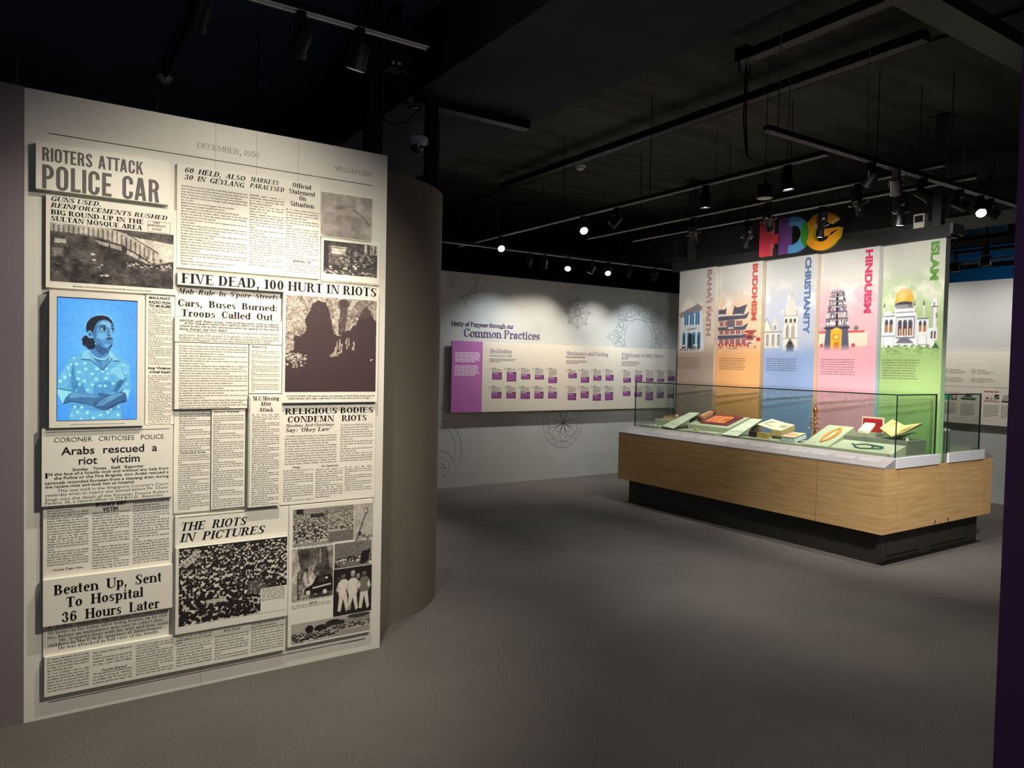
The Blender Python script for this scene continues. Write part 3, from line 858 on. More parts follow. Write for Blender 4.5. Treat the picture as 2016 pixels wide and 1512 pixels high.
LINES = [
    (0, 'DECEMBER, 1950', 0.5869, 2.4184, 0.2672, 0.0244, 'L'),
    (0, 'SINGAPORE', 1.2122, 2.4199, 0.1989, 0.0234, 'L'),
    (1, 'RIOTERS ATTACK', 0.0113, 2.2573, 0.3609, 0.0533, 'C'),
    (1, 'POLICE CAR', 0.0098, 2.1485, 0.4269, 0.0948, 'C'),
    (2, 'GUNS USED.', 0.0405, 2.1065, 0.1756, 0.0181, 'BI'),
    (2, 'REINFORCEMENTS RUSHED', 0.0405, 2.0812, 0.4252, 0.0181, 'BI'),
    (2, 'BIG ROUND-UP IN THE', 0.0421, 2.0529, 0.3337, 0.0192, 'B'),
    (2, 'SULTAN MOSQUE AREA', 0.0427, 2.0273, 0.3271, 0.0192, 'B'),
    (2, 'THIS', 0.409, 2.0614, 0.028, 0.0086, 'BI'),
    (2, "MORNING'S", 0.3874, 2.0482, 0.0717, 0.0086, 'BI'),
    (2, 'SCENE', 0.4055, 2.0326, 0.0374, 0.0086, 'BI'),
    (2, 'Morning scene at the junction of North Bridge Road and Arab Street.', 0.117, 1.7684, 0.2892, 0.0058, 'BI'),
    (4, "MAULANA'S", 0.3973, 1.7387, 0.0831, 0.0109, 'SI'),
    (4, 'RADIO PLEA', 0.3965, 1.7191, 0.0861, 0.0122, 'SI'),
    (4, 'TO MUSLIMS', 0.3965, 1.7033, 0.0882, 0.0122, 'SI'),
    (4, 'Stop Violence', 0.3947, 1.4369, 0.0897, 0.0109, 'SI'),
    (4, '-Chief Kathi', 0.3966, 1.4197, 0.0888, 0.0109, 'SI'),
    (5, 'CORONER   CRITICISES   POLICE', 0.0551, 1.1373, 0.4012, 0.0189, 'SL'),
    (5, 'Arabs  rescued  a', 0.0794, 1.0846, 0.3521, 0.0324, 'S'),
    (5, 'riot    victim', 0.141, 1.0422, 0.223, 0.0328, 'S'),
    (5, 'Sunday   Times   Staff   Reporter', 0.1195, 1.0177, 0.2615, 0.0117, 'S'),
    (5, 'I', 0.0262, 0.9924, 0.0069, 0.0225, 'S'),
    (5, 'N the face of a hostile mob and without any help from', 0.0369, 1.0025, 0.4397, 0.0111, 'S'),
    (5, 'the Police or the Fire Brigade, two Arabs rescued a', 0.0554, 0.986, 0.4213, 0.0111, 'S'),
    (5, 'seriously wounded Eurasian from a Geylang drain during', 0.0252, 0.9681, 0.4517, 0.0111, 'S'),
    (5, 'the recent riots and took him to hospital.', 0.0252, 0.9527, 0.3212, 0.0111, 'S'),
    (5, "This was told in the Singapore Coroner's Court", 0.0674, 0.935, 0.4098, 0.0108, 'SL'),
    (5, 'yesterday when an inquiry was opened before Mr. Choor', 0.0253, 0.9195, 0.452, 0.0107, 'SL'),
    (5, 'Singh into the death of the Eurasian Francis Robert', 0.0253, 0.9012, 0.4521, 0.0107, 'SL'),
    (5, 'Pereira, 36, a record officer at 223 B.O.D., Alexandra.', 0.0253, 0.8871, 0.4322, 0.0107, 'SL'),
    (6, 'RESCUED RIOT', 0.2021, 0.8585, 0.1129, 0.0181, 'C'),
    (6, 'VICTIM', 0.2295, 0.836, 0.0556, 0.0182, 'C'),
    (6, '* From Page One', 0.0447, 0.6082, 0.1129, 0.0092, 'BI'),
    (7, 'Beaten  Up,  Sent', 0.0545, 0.5143, 0.3989, 0.0416, 'B'),
    (7, 'To  Hospital', 0.0967, 0.4582, 0.2848, 0.042, 'B'),
    (7, '36  Hours  Later', 0.0826, 0.3986, 0.362, 0.0419, 'B'),
    (8, 'A  Arthur  Sequeira,  lay  in  pain  for  more  than', 0.0343, 0.3688, 0.4505, 0.0126, 'M'),
    (8, '36 hours in his home after being beaten up by riot-', 0.0343, 0.3466, 0.4506, 0.0126, 'M'),
    (8, 'ers, before an ambulance was sent to collect him.', 0.0343, 0.329, 0.4325, 0.0126, 'M'),
    (8, 'Mr. Sequeira lives with his wife and four small', 0.0741, 0.3125, 0.4111, 0.0127, 'M'),
    (8, 'children in the P.W.D. quarters at Jalan Eunos.', 0.0344, 0.2956, 0.4261, 0.0126, 'M'),
    (8, 'He was attacked in full view of his family.', 0.0717, 0.2794, 0.3772, 0.0127, 'M'),
    (9, 'Powder Burned', 0.227, 0.1601, 0.0924, 0.0109, 'BI'),
    (9, 'Army Escort', 0.7123, 0.2369, 0.0739, 0.0113, 'BI'),
    (10, '60  HELD,  ALSO', 0.5318, 2.2995, 0.2562, 0.022, 'BI'),
    (10, '30  IN  GEYLANG', 0.5321, 2.2687, 0.2518, 0.022, 'BI'),
    (10, 'MARKETS', 0.8108, 2.3035, 0.1276, 0.0203, 'BI'),
    (10, 'PARALYSED', 0.8091, 2.2749, 0.1555, 0.0203, 'BI'),
    (10, 'Official', 1.0037, 2.3051, 0.0906, 0.0226, 'B'),
    (10, 'Statement', 0.9883, 2.2745, 0.1259, 0.0225, 'B'),
    (10, 'On', 1.0357, 2.2478, 0.0345, 0.0227, 'B'),
    (10, 'Situation', 0.9945, 2.217, 0.1131, 0.0226, 'B'),
    (10, 'APPEAL TO', 1.0114, 1.9528, 0.0853, 0.0108, 'C'),
    (13, 'FIVE DEAD, 100 HURT IN RIOTS', 0.5212, 1.8149, 0.9074, 0.0436, 'B'),
    (23, 'A POLICE RADIO CAR and two police vans burning in North Bridge Road, near the', 0.9821, 1.3131, 0.4447, 0.0077, 'B'),
    (23, 'Sultan Mosque, after angry mobs had set fire to them. More pictures in Page 7.', 0.9887, 1.3017, 0.4214, 0.0077, 'B'),
    (14, "Mob  Rule  In  S'pore  Streets", 0.5115, 1.7699, 0.4306, 0.0233, 'BI'),
    (14, 'Cars,  Buses  Burned:', 0.5109, 1.7155, 0.4307, 0.0299, 'B'),
    (14, 'Troops  Called  Out', 0.5249, 1.6721, 0.3975, 0.03, 'B'),
    (15, 'BRITISH  and  Malay troops, with fixed bayonets, were in support', 0.5177, 1.6474, 0.4269, 0.0095, 'B'),
    (15, 'of the Singapore police last night in efforts to quell the rioting', 0.5352, 1.6367, 0.4095, 0.0096, 'B'),
    (15, 'which broke out in the afternoon after the appeal in the case of', 0.5169, 1.6241, 0.428, 0.0095, 'B'),
    (15, 'Maria  Hertogh  had  been  heard.', 0.517, 1.6112, 0.1974, 0.0095, 'B'),
    (15, 'Two Europeans, two Chinese and a Eurasian were fatally injured', 0.5445, 1.6015, 0.4006, 0.0096, 'M'),
    (15, 'and more than 100 people-Europeans, Eurasians, Chinese and', 0.516, 1.5846, 0.4294, 0.0095, 'M'),
    (15, 'Indians-were wounded in the Muslim rioting which gripped a', 0.516, 1.5731, 0.4295, 0.0095, 'M'),
    (15, 'section of Singapore city yesterday afternoon and last night.', 0.5161, 1.5622, 0.3939, 0.0095, 'M'),
    (24, 'Beaten Up', 0.8235, 1.541, 0.0666, 0.0112, 'BI'),
    (17, 'M.C.Missing', 0.8274, 1.2985, 0.12, 0.0194, 'B'),
    (17, 'After', 0.8611, 1.2734, 0.0494, 0.0195, 'B'),
    (17, 'Attack', 0.8564, 1.2462, 0.0638, 0.0195, 'B'),
    (18, 'Controlled Areas', 0.5225, 1.0624, 0.1087, 0.0108, 'BI'),
    (25, 'Drivers Warned', 0.6616, 1.2427, 0.1092, 0.011, 'BI'),
    (19, 'RELIGIOUS BODIES', 0.9815, 1.2292, 0.4479, 0.0283, 'B'),
    (19, 'CONDEMN   RIOTS', 0.9937, 1.1899, 0.4015, 0.0291, 'B'),
    (19, 'Muslims And Christians', 0.9858, 1.1685, 0.2376, 0.0136, 'BI'),
    (19, "Say: 'Obey Law'", 0.9835, 1.1439, 0.223, 0.0194, 'BI'),
    (19, 'Pledge', 1.0218, 0.9678, 0.0381, 0.0093, 'B'),
    (19, 'The Signatories', 1.1604, 0.9663, 0.0896, 0.0095, 'B'),
    (20, 'THE  RIOTS', 0.5256, 0.7207, 0.2823, 0.0374, 'BI'),
    (20, 'IN  PICTURES', 0.5249, 0.6712, 0.3652, 0.0374, 'BI'),
    (22, 'BELOW', 1.11, 0.3002, 0.0378, 0.009, 'BI'),
]
COLUMNS = [
    (4, 'a', 0.3956, 0.4862, 1.6945, 1.4566, 32, 'M'),
    (4, 'a', 0.3957, 0.4861, 1.4068, 1.2002, 27, 'M'),
    (6, 'b', 0.0326, 0.1771, 0.8744, 0.6317, 24, 'M'),
    (6, 'c', 0.191, 0.3276, 0.8299, 0.5969, 22, 'M'),
    (6, 'd', 0.3425, 0.4832, 0.8588, 0.6006, 24, 'M'),
    (9, 'e', 0.0336, 0.1805, 0.2463, 0.1152, 12, 'M'),
    (9, 'f', 0.1944, 0.3403, 0.2416, 0.1907, 5, 'M'),
    (9, 'g', 0.1948, 0.3407, 0.1508, 0.113, 4, 'M'),
    (9, 'h', 0.3558, 0.502, 0.241, 0.1142, 12, 'M'),
    (9, 'i', 0.5148, 0.662, 0.2429, 0.1173, 11, 'M'),
    (9, 'h', 0.6757, 0.8231, 0.2157, 0.1148, 9, 'M'),
    (9, 'd', 0.8356, 0.9867, 0.2441, 0.1171, 11, 'M'),
    (10, 'j', 0.5207, 0.8003, 2.236, 1.8981, 29, 'M'),
    (10, 'k', 0.8095, 0.966, 2.2368, 1.9202, 27, 'M'),
    (10, 'l', 0.9743, 1.1332, 2.1938, 1.9687, 19, 'M'),
    (10, 'm', 0.9774, 1.1368, 1.9377, 1.905, 4, 'M'),
    (16, 'n', 0.5167, 0.8046, 1.538, 1.2652, 26, 'M'),
    (24, 'o', 0.8223, 0.9487, 1.5241, 1.3402, 25, 'M'),
    (17, 'o', 0.8245, 0.9482, 1.2295, 0.8116, 44, 'M'),
    (18, 'p', 0.5211, 0.6502, 1.2475, 1.0745, 18, 'M'),
    (18, 'q', 0.5184, 0.6467, 1.0522, 0.8153, 25, 'M'),
    (25, 'p', 0.6609, 0.7929, 1.2269, 0.8151, 42, 'M'),
    (19, 'r', 0.9828, 1.2373, 1.1199, 0.987, 12, 'M'),
    (19, 'q', 1.2569, 1.4263, 1.1671, 0.9886, 16, 'M'),
    (19, 'd', 0.9778, 1.1227, 0.956, 0.8111, 14, 'M'),
    (19, 'k', 1.1341, 1.2719, 0.9513, 0.8174, 13, 'M'),
    (19, 'o', 1.2824, 1.4249, 0.9547, 0.839, 12, 'M'),
    (21, 's', 0.8742, 0.9815, 0.348, 0.3049, 6, 'M'),
    (22, 's', 1.0268, 1.2243, 0.5843, 0.572, 2, 'M'),
    (22, 's', 1.0248, 1.2177, 0.3281, 0.3182, 2, 'M'),
    (22, 's', 1.0235, 1.2171, 0.2961, 0.2862, 2, 'M'),
    (12, 's', 1.2195, 1.3829, 1.8757, 1.8683, 1, 'M'),
]
PHOTOS = [
    (2, 'street', 0.0401, 0.4918, 1.7861, 2.0204, 110),
    (3, 'screen', 0.0636, 0.3507, 1.2248, 1.7243, 0),
    (11, 'aerial', 1.1437, 1.4067, 2.0952, 2.3072, 90),
    (12, 'wreck', 1.1594, 1.4368, 1.9134, 2.0738, 80),
    (23, 'mosque', 0.9742, 1.4291, 1.3366, 1.7951, 190),
    (21, 'crowd', 0.5208, 0.994, 0.2995, 0.6475, 196),
    (22, 'crowd2', 1.025, 1.3312, 0.5903, 0.7688, 80),
    (22, 'flag', 1.3338, 1.4322, 0.5800, 0.7678, 90),
    (22, 'roof', 1.2338, 1.4286, 0.4531, 0.5789, 50),
    (22, 'car', 1.0237, 1.227, 0.3253, 0.5724, 100),
    (22, 'men', 1.2304, 1.4312, 0.2135, 0.4496, 100),
    (22, 'march', 1.0231, 1.426, 0.1130, 0.2105, 60),
]
RULES = [
    (0, 0.032, 2.3763, 1.4088, 0.003),
    (0, 0.0396, 0.0649, 1.4082, 0.003),
    (0, 1.2775, 0.0605, 1.4072, 0.002),
    (5, 0.0248, 1.179, 0.4804, 0.002),
    (13, 0.509, 1.8783, 1.4364, 0.0016),
    (15, 0.5023, 1.5566, 0.9603, 0.0016),
    (19, 0.974, 1.2772, 1.4338, 0.0016),
    (20, 0.5186, 0.7811, 0.807, 0.002),
]

BOARDS_TW = dict(BOARDS)
def setb(k, x0=None, x1=None, z0=None, z1=None):
    b = list(BOARDS_TW[k])
    for i, q in enumerate((x0, x1, z0, z1)):
        if q is not None: b[i] = q
    BOARDS_TW[k] = tuple(b)
setb(14, x1=.961); setb(15, x1=.961); setb(24, x0=.8125, x1=.961); setb(16, x1=.8085); setb(18, x1=.6525); setb(25, x0=.654)
setb(19, z1=1.283); setb(20, x1=1.0045); setb(21, z1=.651); setb(4, z0=1.1965, z1=1.7575); setb(10, x1=1.1405); setb(23, z1=1.8062); setb(13, z0=1.8069); setb(6, z1=.8796)

board_root = {}
for k, (x0, x1, z0, z1, t, lab) in BOARDS_TW.items():
    root = thing('newspaper_board', lab, 'display board', (x0, YW, z0), 'newspaper boards on the left partition')
    MB().box(x0, x1, YW - t, YW, z0, z1).build('board', M_PAPER, root, bevel=.0006)
    board_root[k] = (root, t)

TXT = {
 'a': "IN a dramatic broadcast over Radio Malaya last night the Maulana called on all Muslims to remain calm and to go back to their homes. | This, he said, is not the way of Islam. The law of the land must be obeyed and violence should cease at once. | The chief kathi told the people that the matter was in the hands of the Court and would be settled there. | Let there be no more rioting, he said, and let every man help the Police to keep the peace.",
 'b': "which was adjourned to March 4. Mr. Choor Singh criticised the Police for not reporting Pereira's death to the Coroner. | \"The Police have not re-ported to me officially yet about this man's death,\" he told Inspector Ong Kim Boon, in charge of investigations. | Inspector Abdul Rahman said that he knew Pereira died soon after admission to the General Hospital on the night of Dec. 11 but was \"too busy at the time\" to report it. Mr. Choor Singh replied: \"Do you know it took two days and appeals to the Press before Pereira's relatives could be found?\" | An Arab driver at the Shell Company, Woodlands, who did not want his name to be revealed, gave the Coroner a",
 'c': "detailed and graphic account of how he and a friend tried to rescue Pereira. | He said that at 10 p.m. on Dec. 11 he was walking in the Geylang area when he saw crowds of Malays with sticks and bottles. Some of them had set up a road block and were stopping cars and people but he did not see anyone being hit. | \"As I was walking back I saw two or three bodies in a drain. I went over one of them and saw it was a Eurasian. There was a crowd near-by. He asked me for help-'Minta tolong.' | \"As I was about to climb into the drain to help him out the crowd threatened to hit me. I walked to the Geylang Police Station to obtain help. On the way I met a friend.",
 'd': "He had injuries on his head and face. The drain was about three feet deep. | \"As the crowd still pre-vented us from moving the body we went to the Fire Station. They said they had no ambulance. We were not able to get one so we went back and stood while the crowd looked on. | \"By this time the military had arrived in Geylang and we went back to the drain. The crowd had run away as we stopped a lorry and put him into it. The driver was frightened but agreed. We and I pushed it up and saw that he was Eurasian. | \"He could not speak and was gasping for breath.\" | He told us the Malays were between the Police and the drain. Why do they want to beat up Eurasians? He did not know and he had no idea.",
 'e': "Mr. Sequeira, with injuries all over his body and a body rash, which, he says, was caused by some powder which the rioters sprinkled over him, gave two Straits Times reporters who visited him this story: | \"At 7 p.m. on Monday I went to a shop opposite my house to buy some oranges for my children. As I left the",
 'f': "shop, a group of about 10 Malays closed in on me. | \"I tried to get back into the shop but the shopkeeper slammed the door in my face.",
 'g': "\"The men said I was an Eurasian and they were going to beat me up. I told them I was an Indian, that",
 'h': "I have lived in the quarters just across the road for 12 years and that I was well known to the people in the locality. | \"They paid no attention and struck me with their fists, with sticks and bottles until I dropped dazed and bleeding on the ground. | \"I was not unconscious, but pretended to be.",
 'i': "\"I heard one man say beda mati and another sprinkled some sort of a powder on me. | \"The powder burned into my skin, but I remained still. They then piled on pieces of wood on to my body and left. | \"I waited some time, then got up and started for home, but the crowd saw and called to the crowd and they drenched my clothes for a second time.",
 'j': "VIOLENCE flared up for the second time at North Bridge Road this morning when rioters attacked a police car and the party had to use their guns. Reinforcements of troops and police were rushed to the scene and the rioters were dispersed. | Rioters overran back or positions at the junction of Arab Street and North Bridge Road and cleared all cars that passed through. A party damaged military lorries was set on fire. | Malayan Airways services out of Singapore today were cancelled. | Singapore Traction Company cancelled their services. | The casualties up to 5 p.m. today were: 16 dead and about 180 injured. | About 50 Gurkha troops and police combed a square mile of area with Sultan Mosque as the centre for 2 1 hours this morning and pulled in about 60 Muslims. Two armoured cars covered the operation. | A police officer said that a few of those arrested appeared insolent, but the rest were very meek. | A helicopter was circling over the affected area presumably aiding the operation. | In the Geylang area, about 150 troops and police made a house to house search of the entire area, and arrested about 20 Muslims. | An army crane escorted by two armoured cars began clearing debris in the riot affected area in and around Arab Street. | Muslim youths travelling in a lorry along Orchard Road this morning pelted passing cars with stones.",
 'k': "SINGAPORE markets continued to be paralysed today. Though many people turned up to work in commercial firms little business could be transacted. | The banks closed at 11 a.m. today. The reported write the share and commodity market closed at 1 p.m. | Insurance companies have issued by new notifications along their respective liabilities appear that very damage of this riots must have been issued against riot and not consider risk if others are to make claims against damage. | Third party risks and comprehensive cover will not be enough. | As insurance companies have declined the questions for riot and civil commotion issue more the companies and raised the rates, there can be no new change in the situation until then.",
 'l': "MR. W. L. Blythe, Colonial Secretary, in a statement issued today said the imposition of the curfew last night resulted in complete quiet throughout the island. | There has since been some minor damage in the Sultan Mosque area, but this has been contained. | Generally speaking the situation is such that people can move about freely and without embarrassment by the police and military except within the area bounded by Jalan Besar, Lavender Street, and Crawford Street, North Road and Beach Road which is still under a curfew day and night.",
 'm': "THE Commissioner of Police instructs all volunteer policemen of Category A to report for duty as well as possible.",
 'n': "The bodies of the two Europeans were found outside Borneo Motors in Orchard Road and in the Rochore Canal. A Eurasian, Francis Pereira, aged 36, died in hospital of multiple injuries. | The bodies of the two Chinese were in the monsoon drain at the junction of Katong and Amber Roads. Near them lay the badly-battered body of a European. | Last night at eight o'clock, Maria Hertogh was moved from the Girl's Home of the Convent of the Good Shepherd to another place, under police protection. | All available police, including riot squads, were in action yesterday. Tear smoke was used on many occasions to disperse rioters. | Muslim leaders in Singapore, including His Eminence Maulana Siddiqi, who is in Singapore on a visit, personally toured the affected areas, to appeal to Muslims to stop their violence. | As night progressed the mobs broke up into groups, and armed with wooden sticks, bottles, bricks and iron rods, roaming the town and spread into the suburbs. | European men and women in cars or buses were pulled out and assaulted. Many were struck until they were unconscious and then were thrown into drains or ditches.",
 'o': "MR. PAT Johnson, Radio Malaya's correspondent, was sent out last night to report from Kandang Kerbau and was missing this morning. | THE Parisian cinema and Alhambra closed last night and most buses stopped after being stoned by crowds in the city. | INSPECTOR A. Ferguson was attacked near the High Court when he went to get help and was rescued by some men in a lorry. | A SAILOR from the naval base was taken to hospital in a taxi after he was hit on the head with a bottle.",
 'p': "The two, of the above lived near the old Court and were taken to the General Hospital after being beaten up near North Bridge Road and in Jalan Besar. | Many married early in the afternoon crossing the Padang saw the crowd of men with sticks and bottles near the Court and the Cathedral grounds. | Two women are reported missing. | There are grave fears for a third European, a woman, who has not been seen since the afternoon. | The police are night advised people to remain indoors.",
 'q': "\"The disorder\" said an official, worsened after the procession had passed along North Bridge Road and the crowd began to stop cars and buses. | The disturbances spread and police vans were set upon by mobs of men and boys who threw stones and bottles. The reserve units were called out and the troops stood by. | For several hours the city was quiet but the crowd came back towards the evening and the curfew was called. | They burned cars and the mob rushed the bus and lorries parked near there. | In some streets, the drivers of the cars were beaten.",
 'r': "A STATEMENT deploring the December riots in Singapore and expressing profound sorrow and grief at the sufferings caused was issued last night by the Inter-Religious Organisation of Singapore and Johore, which includes Muslims, Methodists, Buddhists, Jews, Theosophists and Sikhs. | The statement, which was also issued by representatives of the Anglican and Roman Catholic churches and the Society of Friends, will be the occasion for doing all in their power to promote understanding and respect. | \"We repudiate and condemn both violence and militant terror\" said the statement.",
 's': "THE CROWD outside the Supreme Court first before the mass meeting. In the crowd, some armed with bottles, wait the sound of blowing gates.",
}

def wframe(u, z, t, eps=.0007):
    return ((u, YW - t - eps, z), (1, 0, 0), (0, 0, 1))

prints = {}
def pr(k, ink=0):
    if (k, ink) not in prints: prints[(k, ink)] = Print()
    return prints[(k, ink)]
for bk, s, u, z, w, cap, font in LINES:
    t = board_root[bk][1] if bk else 0
    ink = M_INK
    if bk == 1: ink = M_INKG
    if bk == 0: ink = M_INKL
    par = board_root[bk][0] if bk else wl
    if cap > .018 and font in FONTS:            # big headlines: every word is a piece of its own
        F_ = FONTS[font][0]; nat = sum(F_.get(c, F_[' '])[0] for c in s); x = 0
        for wd in re.split(r'( +)', s):
            ww = sum(F_.get(c, F_[' '])[0] for c in wd)
            if wd.strip():
                Print().line(wd, font, wframe(u + x * w / nat, z, t), ww * w / nat, cap).build('headline_word', ink, par)
            x += ww
    elif font in SANS and '  ' in s:
        fullw = sans_polys(s, *SANS[font])[2]
        for mt in re.finditer(r'[^ ]+', s):
            wp = sans_polys(s[:mt.end()], *SANS[font])[2]; ww = sans_polys(mt.group(), *SANS[font])[2]
            Print().line(mt.group(), font, wframe(u + (wp - ww) * w / fullw, z, t), ww * w / fullw, cap).build('headline_word', ink, par)
    else:
        Print().line(s, font, wframe(u, z, t), w, cap).build('text_line', ink, par)
for bk, key, u0, u1, z0, z1, n, font in COLUMNS:
    t = board_root[bk][1]
    pitch = (z0 - z1) / max(1, n - 1)
    P = Print().column(TXT[key], 'b', wframe(u0, z0, t), u1 - u0, pitch if n > 1 else .009, n, capf=.62, xs=.80)
    P.build('text_column', M_INK, board_root[bk][0])
for bk, xa, za, xb, w in RULES:
    t = board_root[bk][1] if bk else 0
    P = Print().rect(wframe(0, za, t), xa, xb, -w / 2, w / 2)
    P.build('printed_rule', M_INK, board_root[bk][0] if bk else wl)
# box round THIS MORNING'S SCENE
P = Print()
P.stroke(wframe(0, 0, .020), [(.392, 2.024), (.478, 2.024), (.478, 2.070), (.392, 2.070)], .0012, True)
P.build('printed_box', M_INKG, board_root[2][0])
P = Print().rect(wframe(0, 0, .042), .8135, .8150, .812, 1.315)
P.build('printed_rule', M_INK, board_root[17][0])
P = Print().rect(wframe(0, 0, .050), .112, .306, 1.2085, 1.2098)
P.build('caption', M_INKG, board_root[3][0])

# ------------------------------------------------------------------ printed press photographs
INKD = (52, 42, 42)
def toned(cv, lo=(30, 23, 24), hi=(222, 216, 202)):
    g = np.clip((cv.a.mean(axis=2) / 255.0 - .5) * 1.25 + .5, 0, 1)[..., None]
    cv.a = np.array(lo) * (1 - g) + np.array(hi) * g
    return cv

def people(cv, n, v0, v1, s0, s1, u0=0, u1=1, rng=RNG):
    """a crowd: pale bodies with dark heads, far rows first"""
    vs = np.sort(rng.random(n))[::-1]
    for q in vs:
        v = v0 + (v1 - v0) * q
        s = s1 + (s0 - s1) * (1 - q)
        u = u0 + (u1 - u0) * rng.random()
        b = rng.choice([225, 200, 240, 150, 90, 30], p=[.26, .2, .2, .12, .12, .10])
        cv.poly([(u - s * .55, v - s * 1.9), (u - s * .62, v - s * .55), (u - s * .2, v - s * .15), (u + s * .35, v - s * .2), (u + s * rng.uniform(.5, .95), v - s * .7), (u + s * .45, v - s * 1.9)], (b, b, b), .95)
        cv.ell(u + s * .1, v + s * .12, s * .44, s * .52, (18, 18, 18), 1, .2)
        if rng.random() < .35:
            cv.line([(u - s * .5, v - s), (u - s * 1.1, v - s * 1.7)], s * .35, (20, 20, 20), .8)

def paint(kind, w, h):
    cv = Cv(w, h, (150, 150, 150))
    r = np.random.default_rng(hash(kind) % 1000 if False else sum(map(ord, kind)))
    if kind == 'street':
        cv.a[:] = 70
        cv.poly([(.60, .90), (1, .82), (1, .50), (.85, .46)], (205, 205, 205))
        cv.poly([(0, 1), (.45, 1), (.60, .93), (.87, .62), (.95, .48), (.8, .40), (.55, .62), (.3, .80), (0, .82)], (186, 186, 186))
        for i in range(22):
            x = .02 + i * .038
            top = 1 if x < .5 else 1 - (x - .5) * 1.0
            bot = .84 - max(0, x - .25) * .62
            cv.rect(x, x + .014, bot, top - .03, (80, 80, 80), .75)
        cv.line([(.60, .94), (.87, .63)], .012, (40, 40, 40)); cv.line([(.3, .80), (.62, .66), (.80, .45)], .02, (50, 50, 50))
        for x in (.7, .76, .82, .88): cv.rect(x, x + .02, .50 - (x - .7) * .2, .58 - (x - .7) * .3, (60, 60, 60), .8)
        cv.poly([(0, .86), (.34, .84), (.60, .70), (.60, .30), (0, .2)], (66, 66, 66), .85)
        cv.rect(.03, .12, .66, .74, (190, 190, 190), .9); cv.rect(.02, .10, .44, .58, (140, 140, 140), .7)
        cv.poly([(.35, .77), (.56, .70), (.56, .62), (.38, .70)], (200, 200, 200), .8)
        cv.line([(.34, .80), (.58, .71)], .012, (20, 20, 20)); cv.line([(.46, .8), (.46, .55)], .008, (30, 30, 30)); cv.line([(.57, .74), (.57, .55)], .008, (30, 30, 30))
        cv.poly([(.42, .56), (.62, .54), (.64, .2), (.40, .2)], (50, 50, 50), .8)
        people(cv, 60, .33, .46, .014, .018, .6, 1, r)
        cv.rect(0, 1, 0, .34, (62, 62, 62), .75)
        for i in range(140):
            u, v = r.random(), r.random() * .4; b = r.choice([30, 120, 160, 90])
            cv.line([(u, v), (u + r.uniform(-.06, .06), v + r.uniform(-.03, .03))], .006, (b, b, b), .7)
        for (u, v, q) in ((.40, .34, .012), (.38, .30, .01), (.44, .16, .02), (.40, .155, .015), (.33, .52, .02), (.34, .42, .015)): cv.ell(u, v, q, q * .8, (235, 235, 235))
        cv.a += (fbm(h, w, 14, 4) - .5)[..., None] * 110; cv.warp(2, 6); cv.noise(24); return toned(cv)
    if kind == 'aerial':
        cv.a[:] = 150; cv.a += (fbm(h, w, 20, 5) - .5)[..., None] * 190
        cv.poly([(.2, .58), (.55, .72), (.75, .70), (.98, .45), (.95, .38), (.7, .55), (.3, .5)], (190, 190, 190), .6)
        cv.line([(.62, .68), (.80, .55), (.97, .36)], .04, (70, 70, 70), .8); cv.line([(.1, .55), (.5, .5), (.8, .48)], .012, (90, 90, 90), .7)
        cv.line([(.05, .5), (.12, .6), (.25, .6)], .02, (220, 220, 220), .8); cv.rect(.25, .30, .05, .95, (190, 190, 190), .3)
        cv.blur(2); cv.noise(16); return toned(cv, (78, 68, 66), (196, 190, 178))
    if kind == 'wreck':
        cv.a[:] = 60; cv.rect(0, .08, .2, 1, (15, 15, 15)); cv.rect(.1, .42, .3, .88, (90, 80, 80)); cv.rect(.14, .4, .62, .80, (225, 225, 225), .85); cv.rect(.14, .4, .82, .85, (215, 215, 215))
        cv.rect(.75, .8, .75, .98, (200, 200, 200)); cv.rect(.86, 1, .70, 1, (200, 200, 200), .8); cv.rect(.88, .9, .72, .98, (60, 60, 60)); cv.rect(.95, .97, .72, .98, (60, 60, 60))
        for i in range(110):
            u, v = r.uniform(.35, .85), r.uniform(.25, .75); b = r.choice([20, 220, 240, 180, 30])
            cv.line([(u, v), (u + r.uniform(-.10, .10), v + r.uniform(-.12, .12))], .012, (b, b, b), .8)
        for i in range(90):
            u, v = r.random(), r.random() * .28; b = r.choice([20, 150, 230]); cv.ell(u, v, .02, .018, (b, b, b), .9)
        cv.a += (fbm(h, w, 8, 4) - .5)[..., None] * 120; cv.noise(34); return toned(cv)
    if kind == 'mosque':
        cv.a[:] = 150; cv.a += (RNG.random((h, w)) - .5)[..., None] * 150; cv.a += (fbm(h, w, 22, 4) - .5)[..., None] * 90
        D = (30, 30, 30)
        cv.poly([(0, .40), (.10, .44), (.08, .54), (.10, .58), (.2, .60), (.22, .66), (.20, .74), (.24, .84), (.28, .92), (.34, .965), (.42, .95), (.46, .87), (.48, .78), (.50, .68), (.52, .60), (.60, .60), (.62, .64), (.70, .66), (.78, .76), (.82, .86), (.88, .92), (.93, .88), (.97, .80), (1, .76), (1, 0), (0, 0)], D)
        cv.poly([(.56, .62), (.585, .98), (.66, .99), (.65, .62)], D, .75); cv.ell(.62, .94, .07, .05, D, .8)
        cv.poly([(.66, .8), (.78, .99), (.95, .99), (.97, .85), (.88, .8)], (70, 70, 70), .45)
        for x in (.50, .515, .53): cv.line([(x, .60), (x, .72)], .006, (30, 30, 30))
        for (x, y0, y1) in ((.545, .42, .54), (.575, .46, .56), (.60, .42, .52), (.655, .46, .57), (.68, .5, .57), (.735, .45, .54), (.53, .40, .48)):
            cv.rect(x, x + .013, y0, y1, (190, 190, 190), .85)
        cv.poly([(.48, .40), (.56, .42), (.62, .46), (.56, .38), (.5, .37)], (175, 175, 175), .8)
        for i in range(70):
            u, v = r.uniform(0, .22), r.normal(.345, .035); cv.ell(u, v, .012, .008, (205, 205, 205), .75)
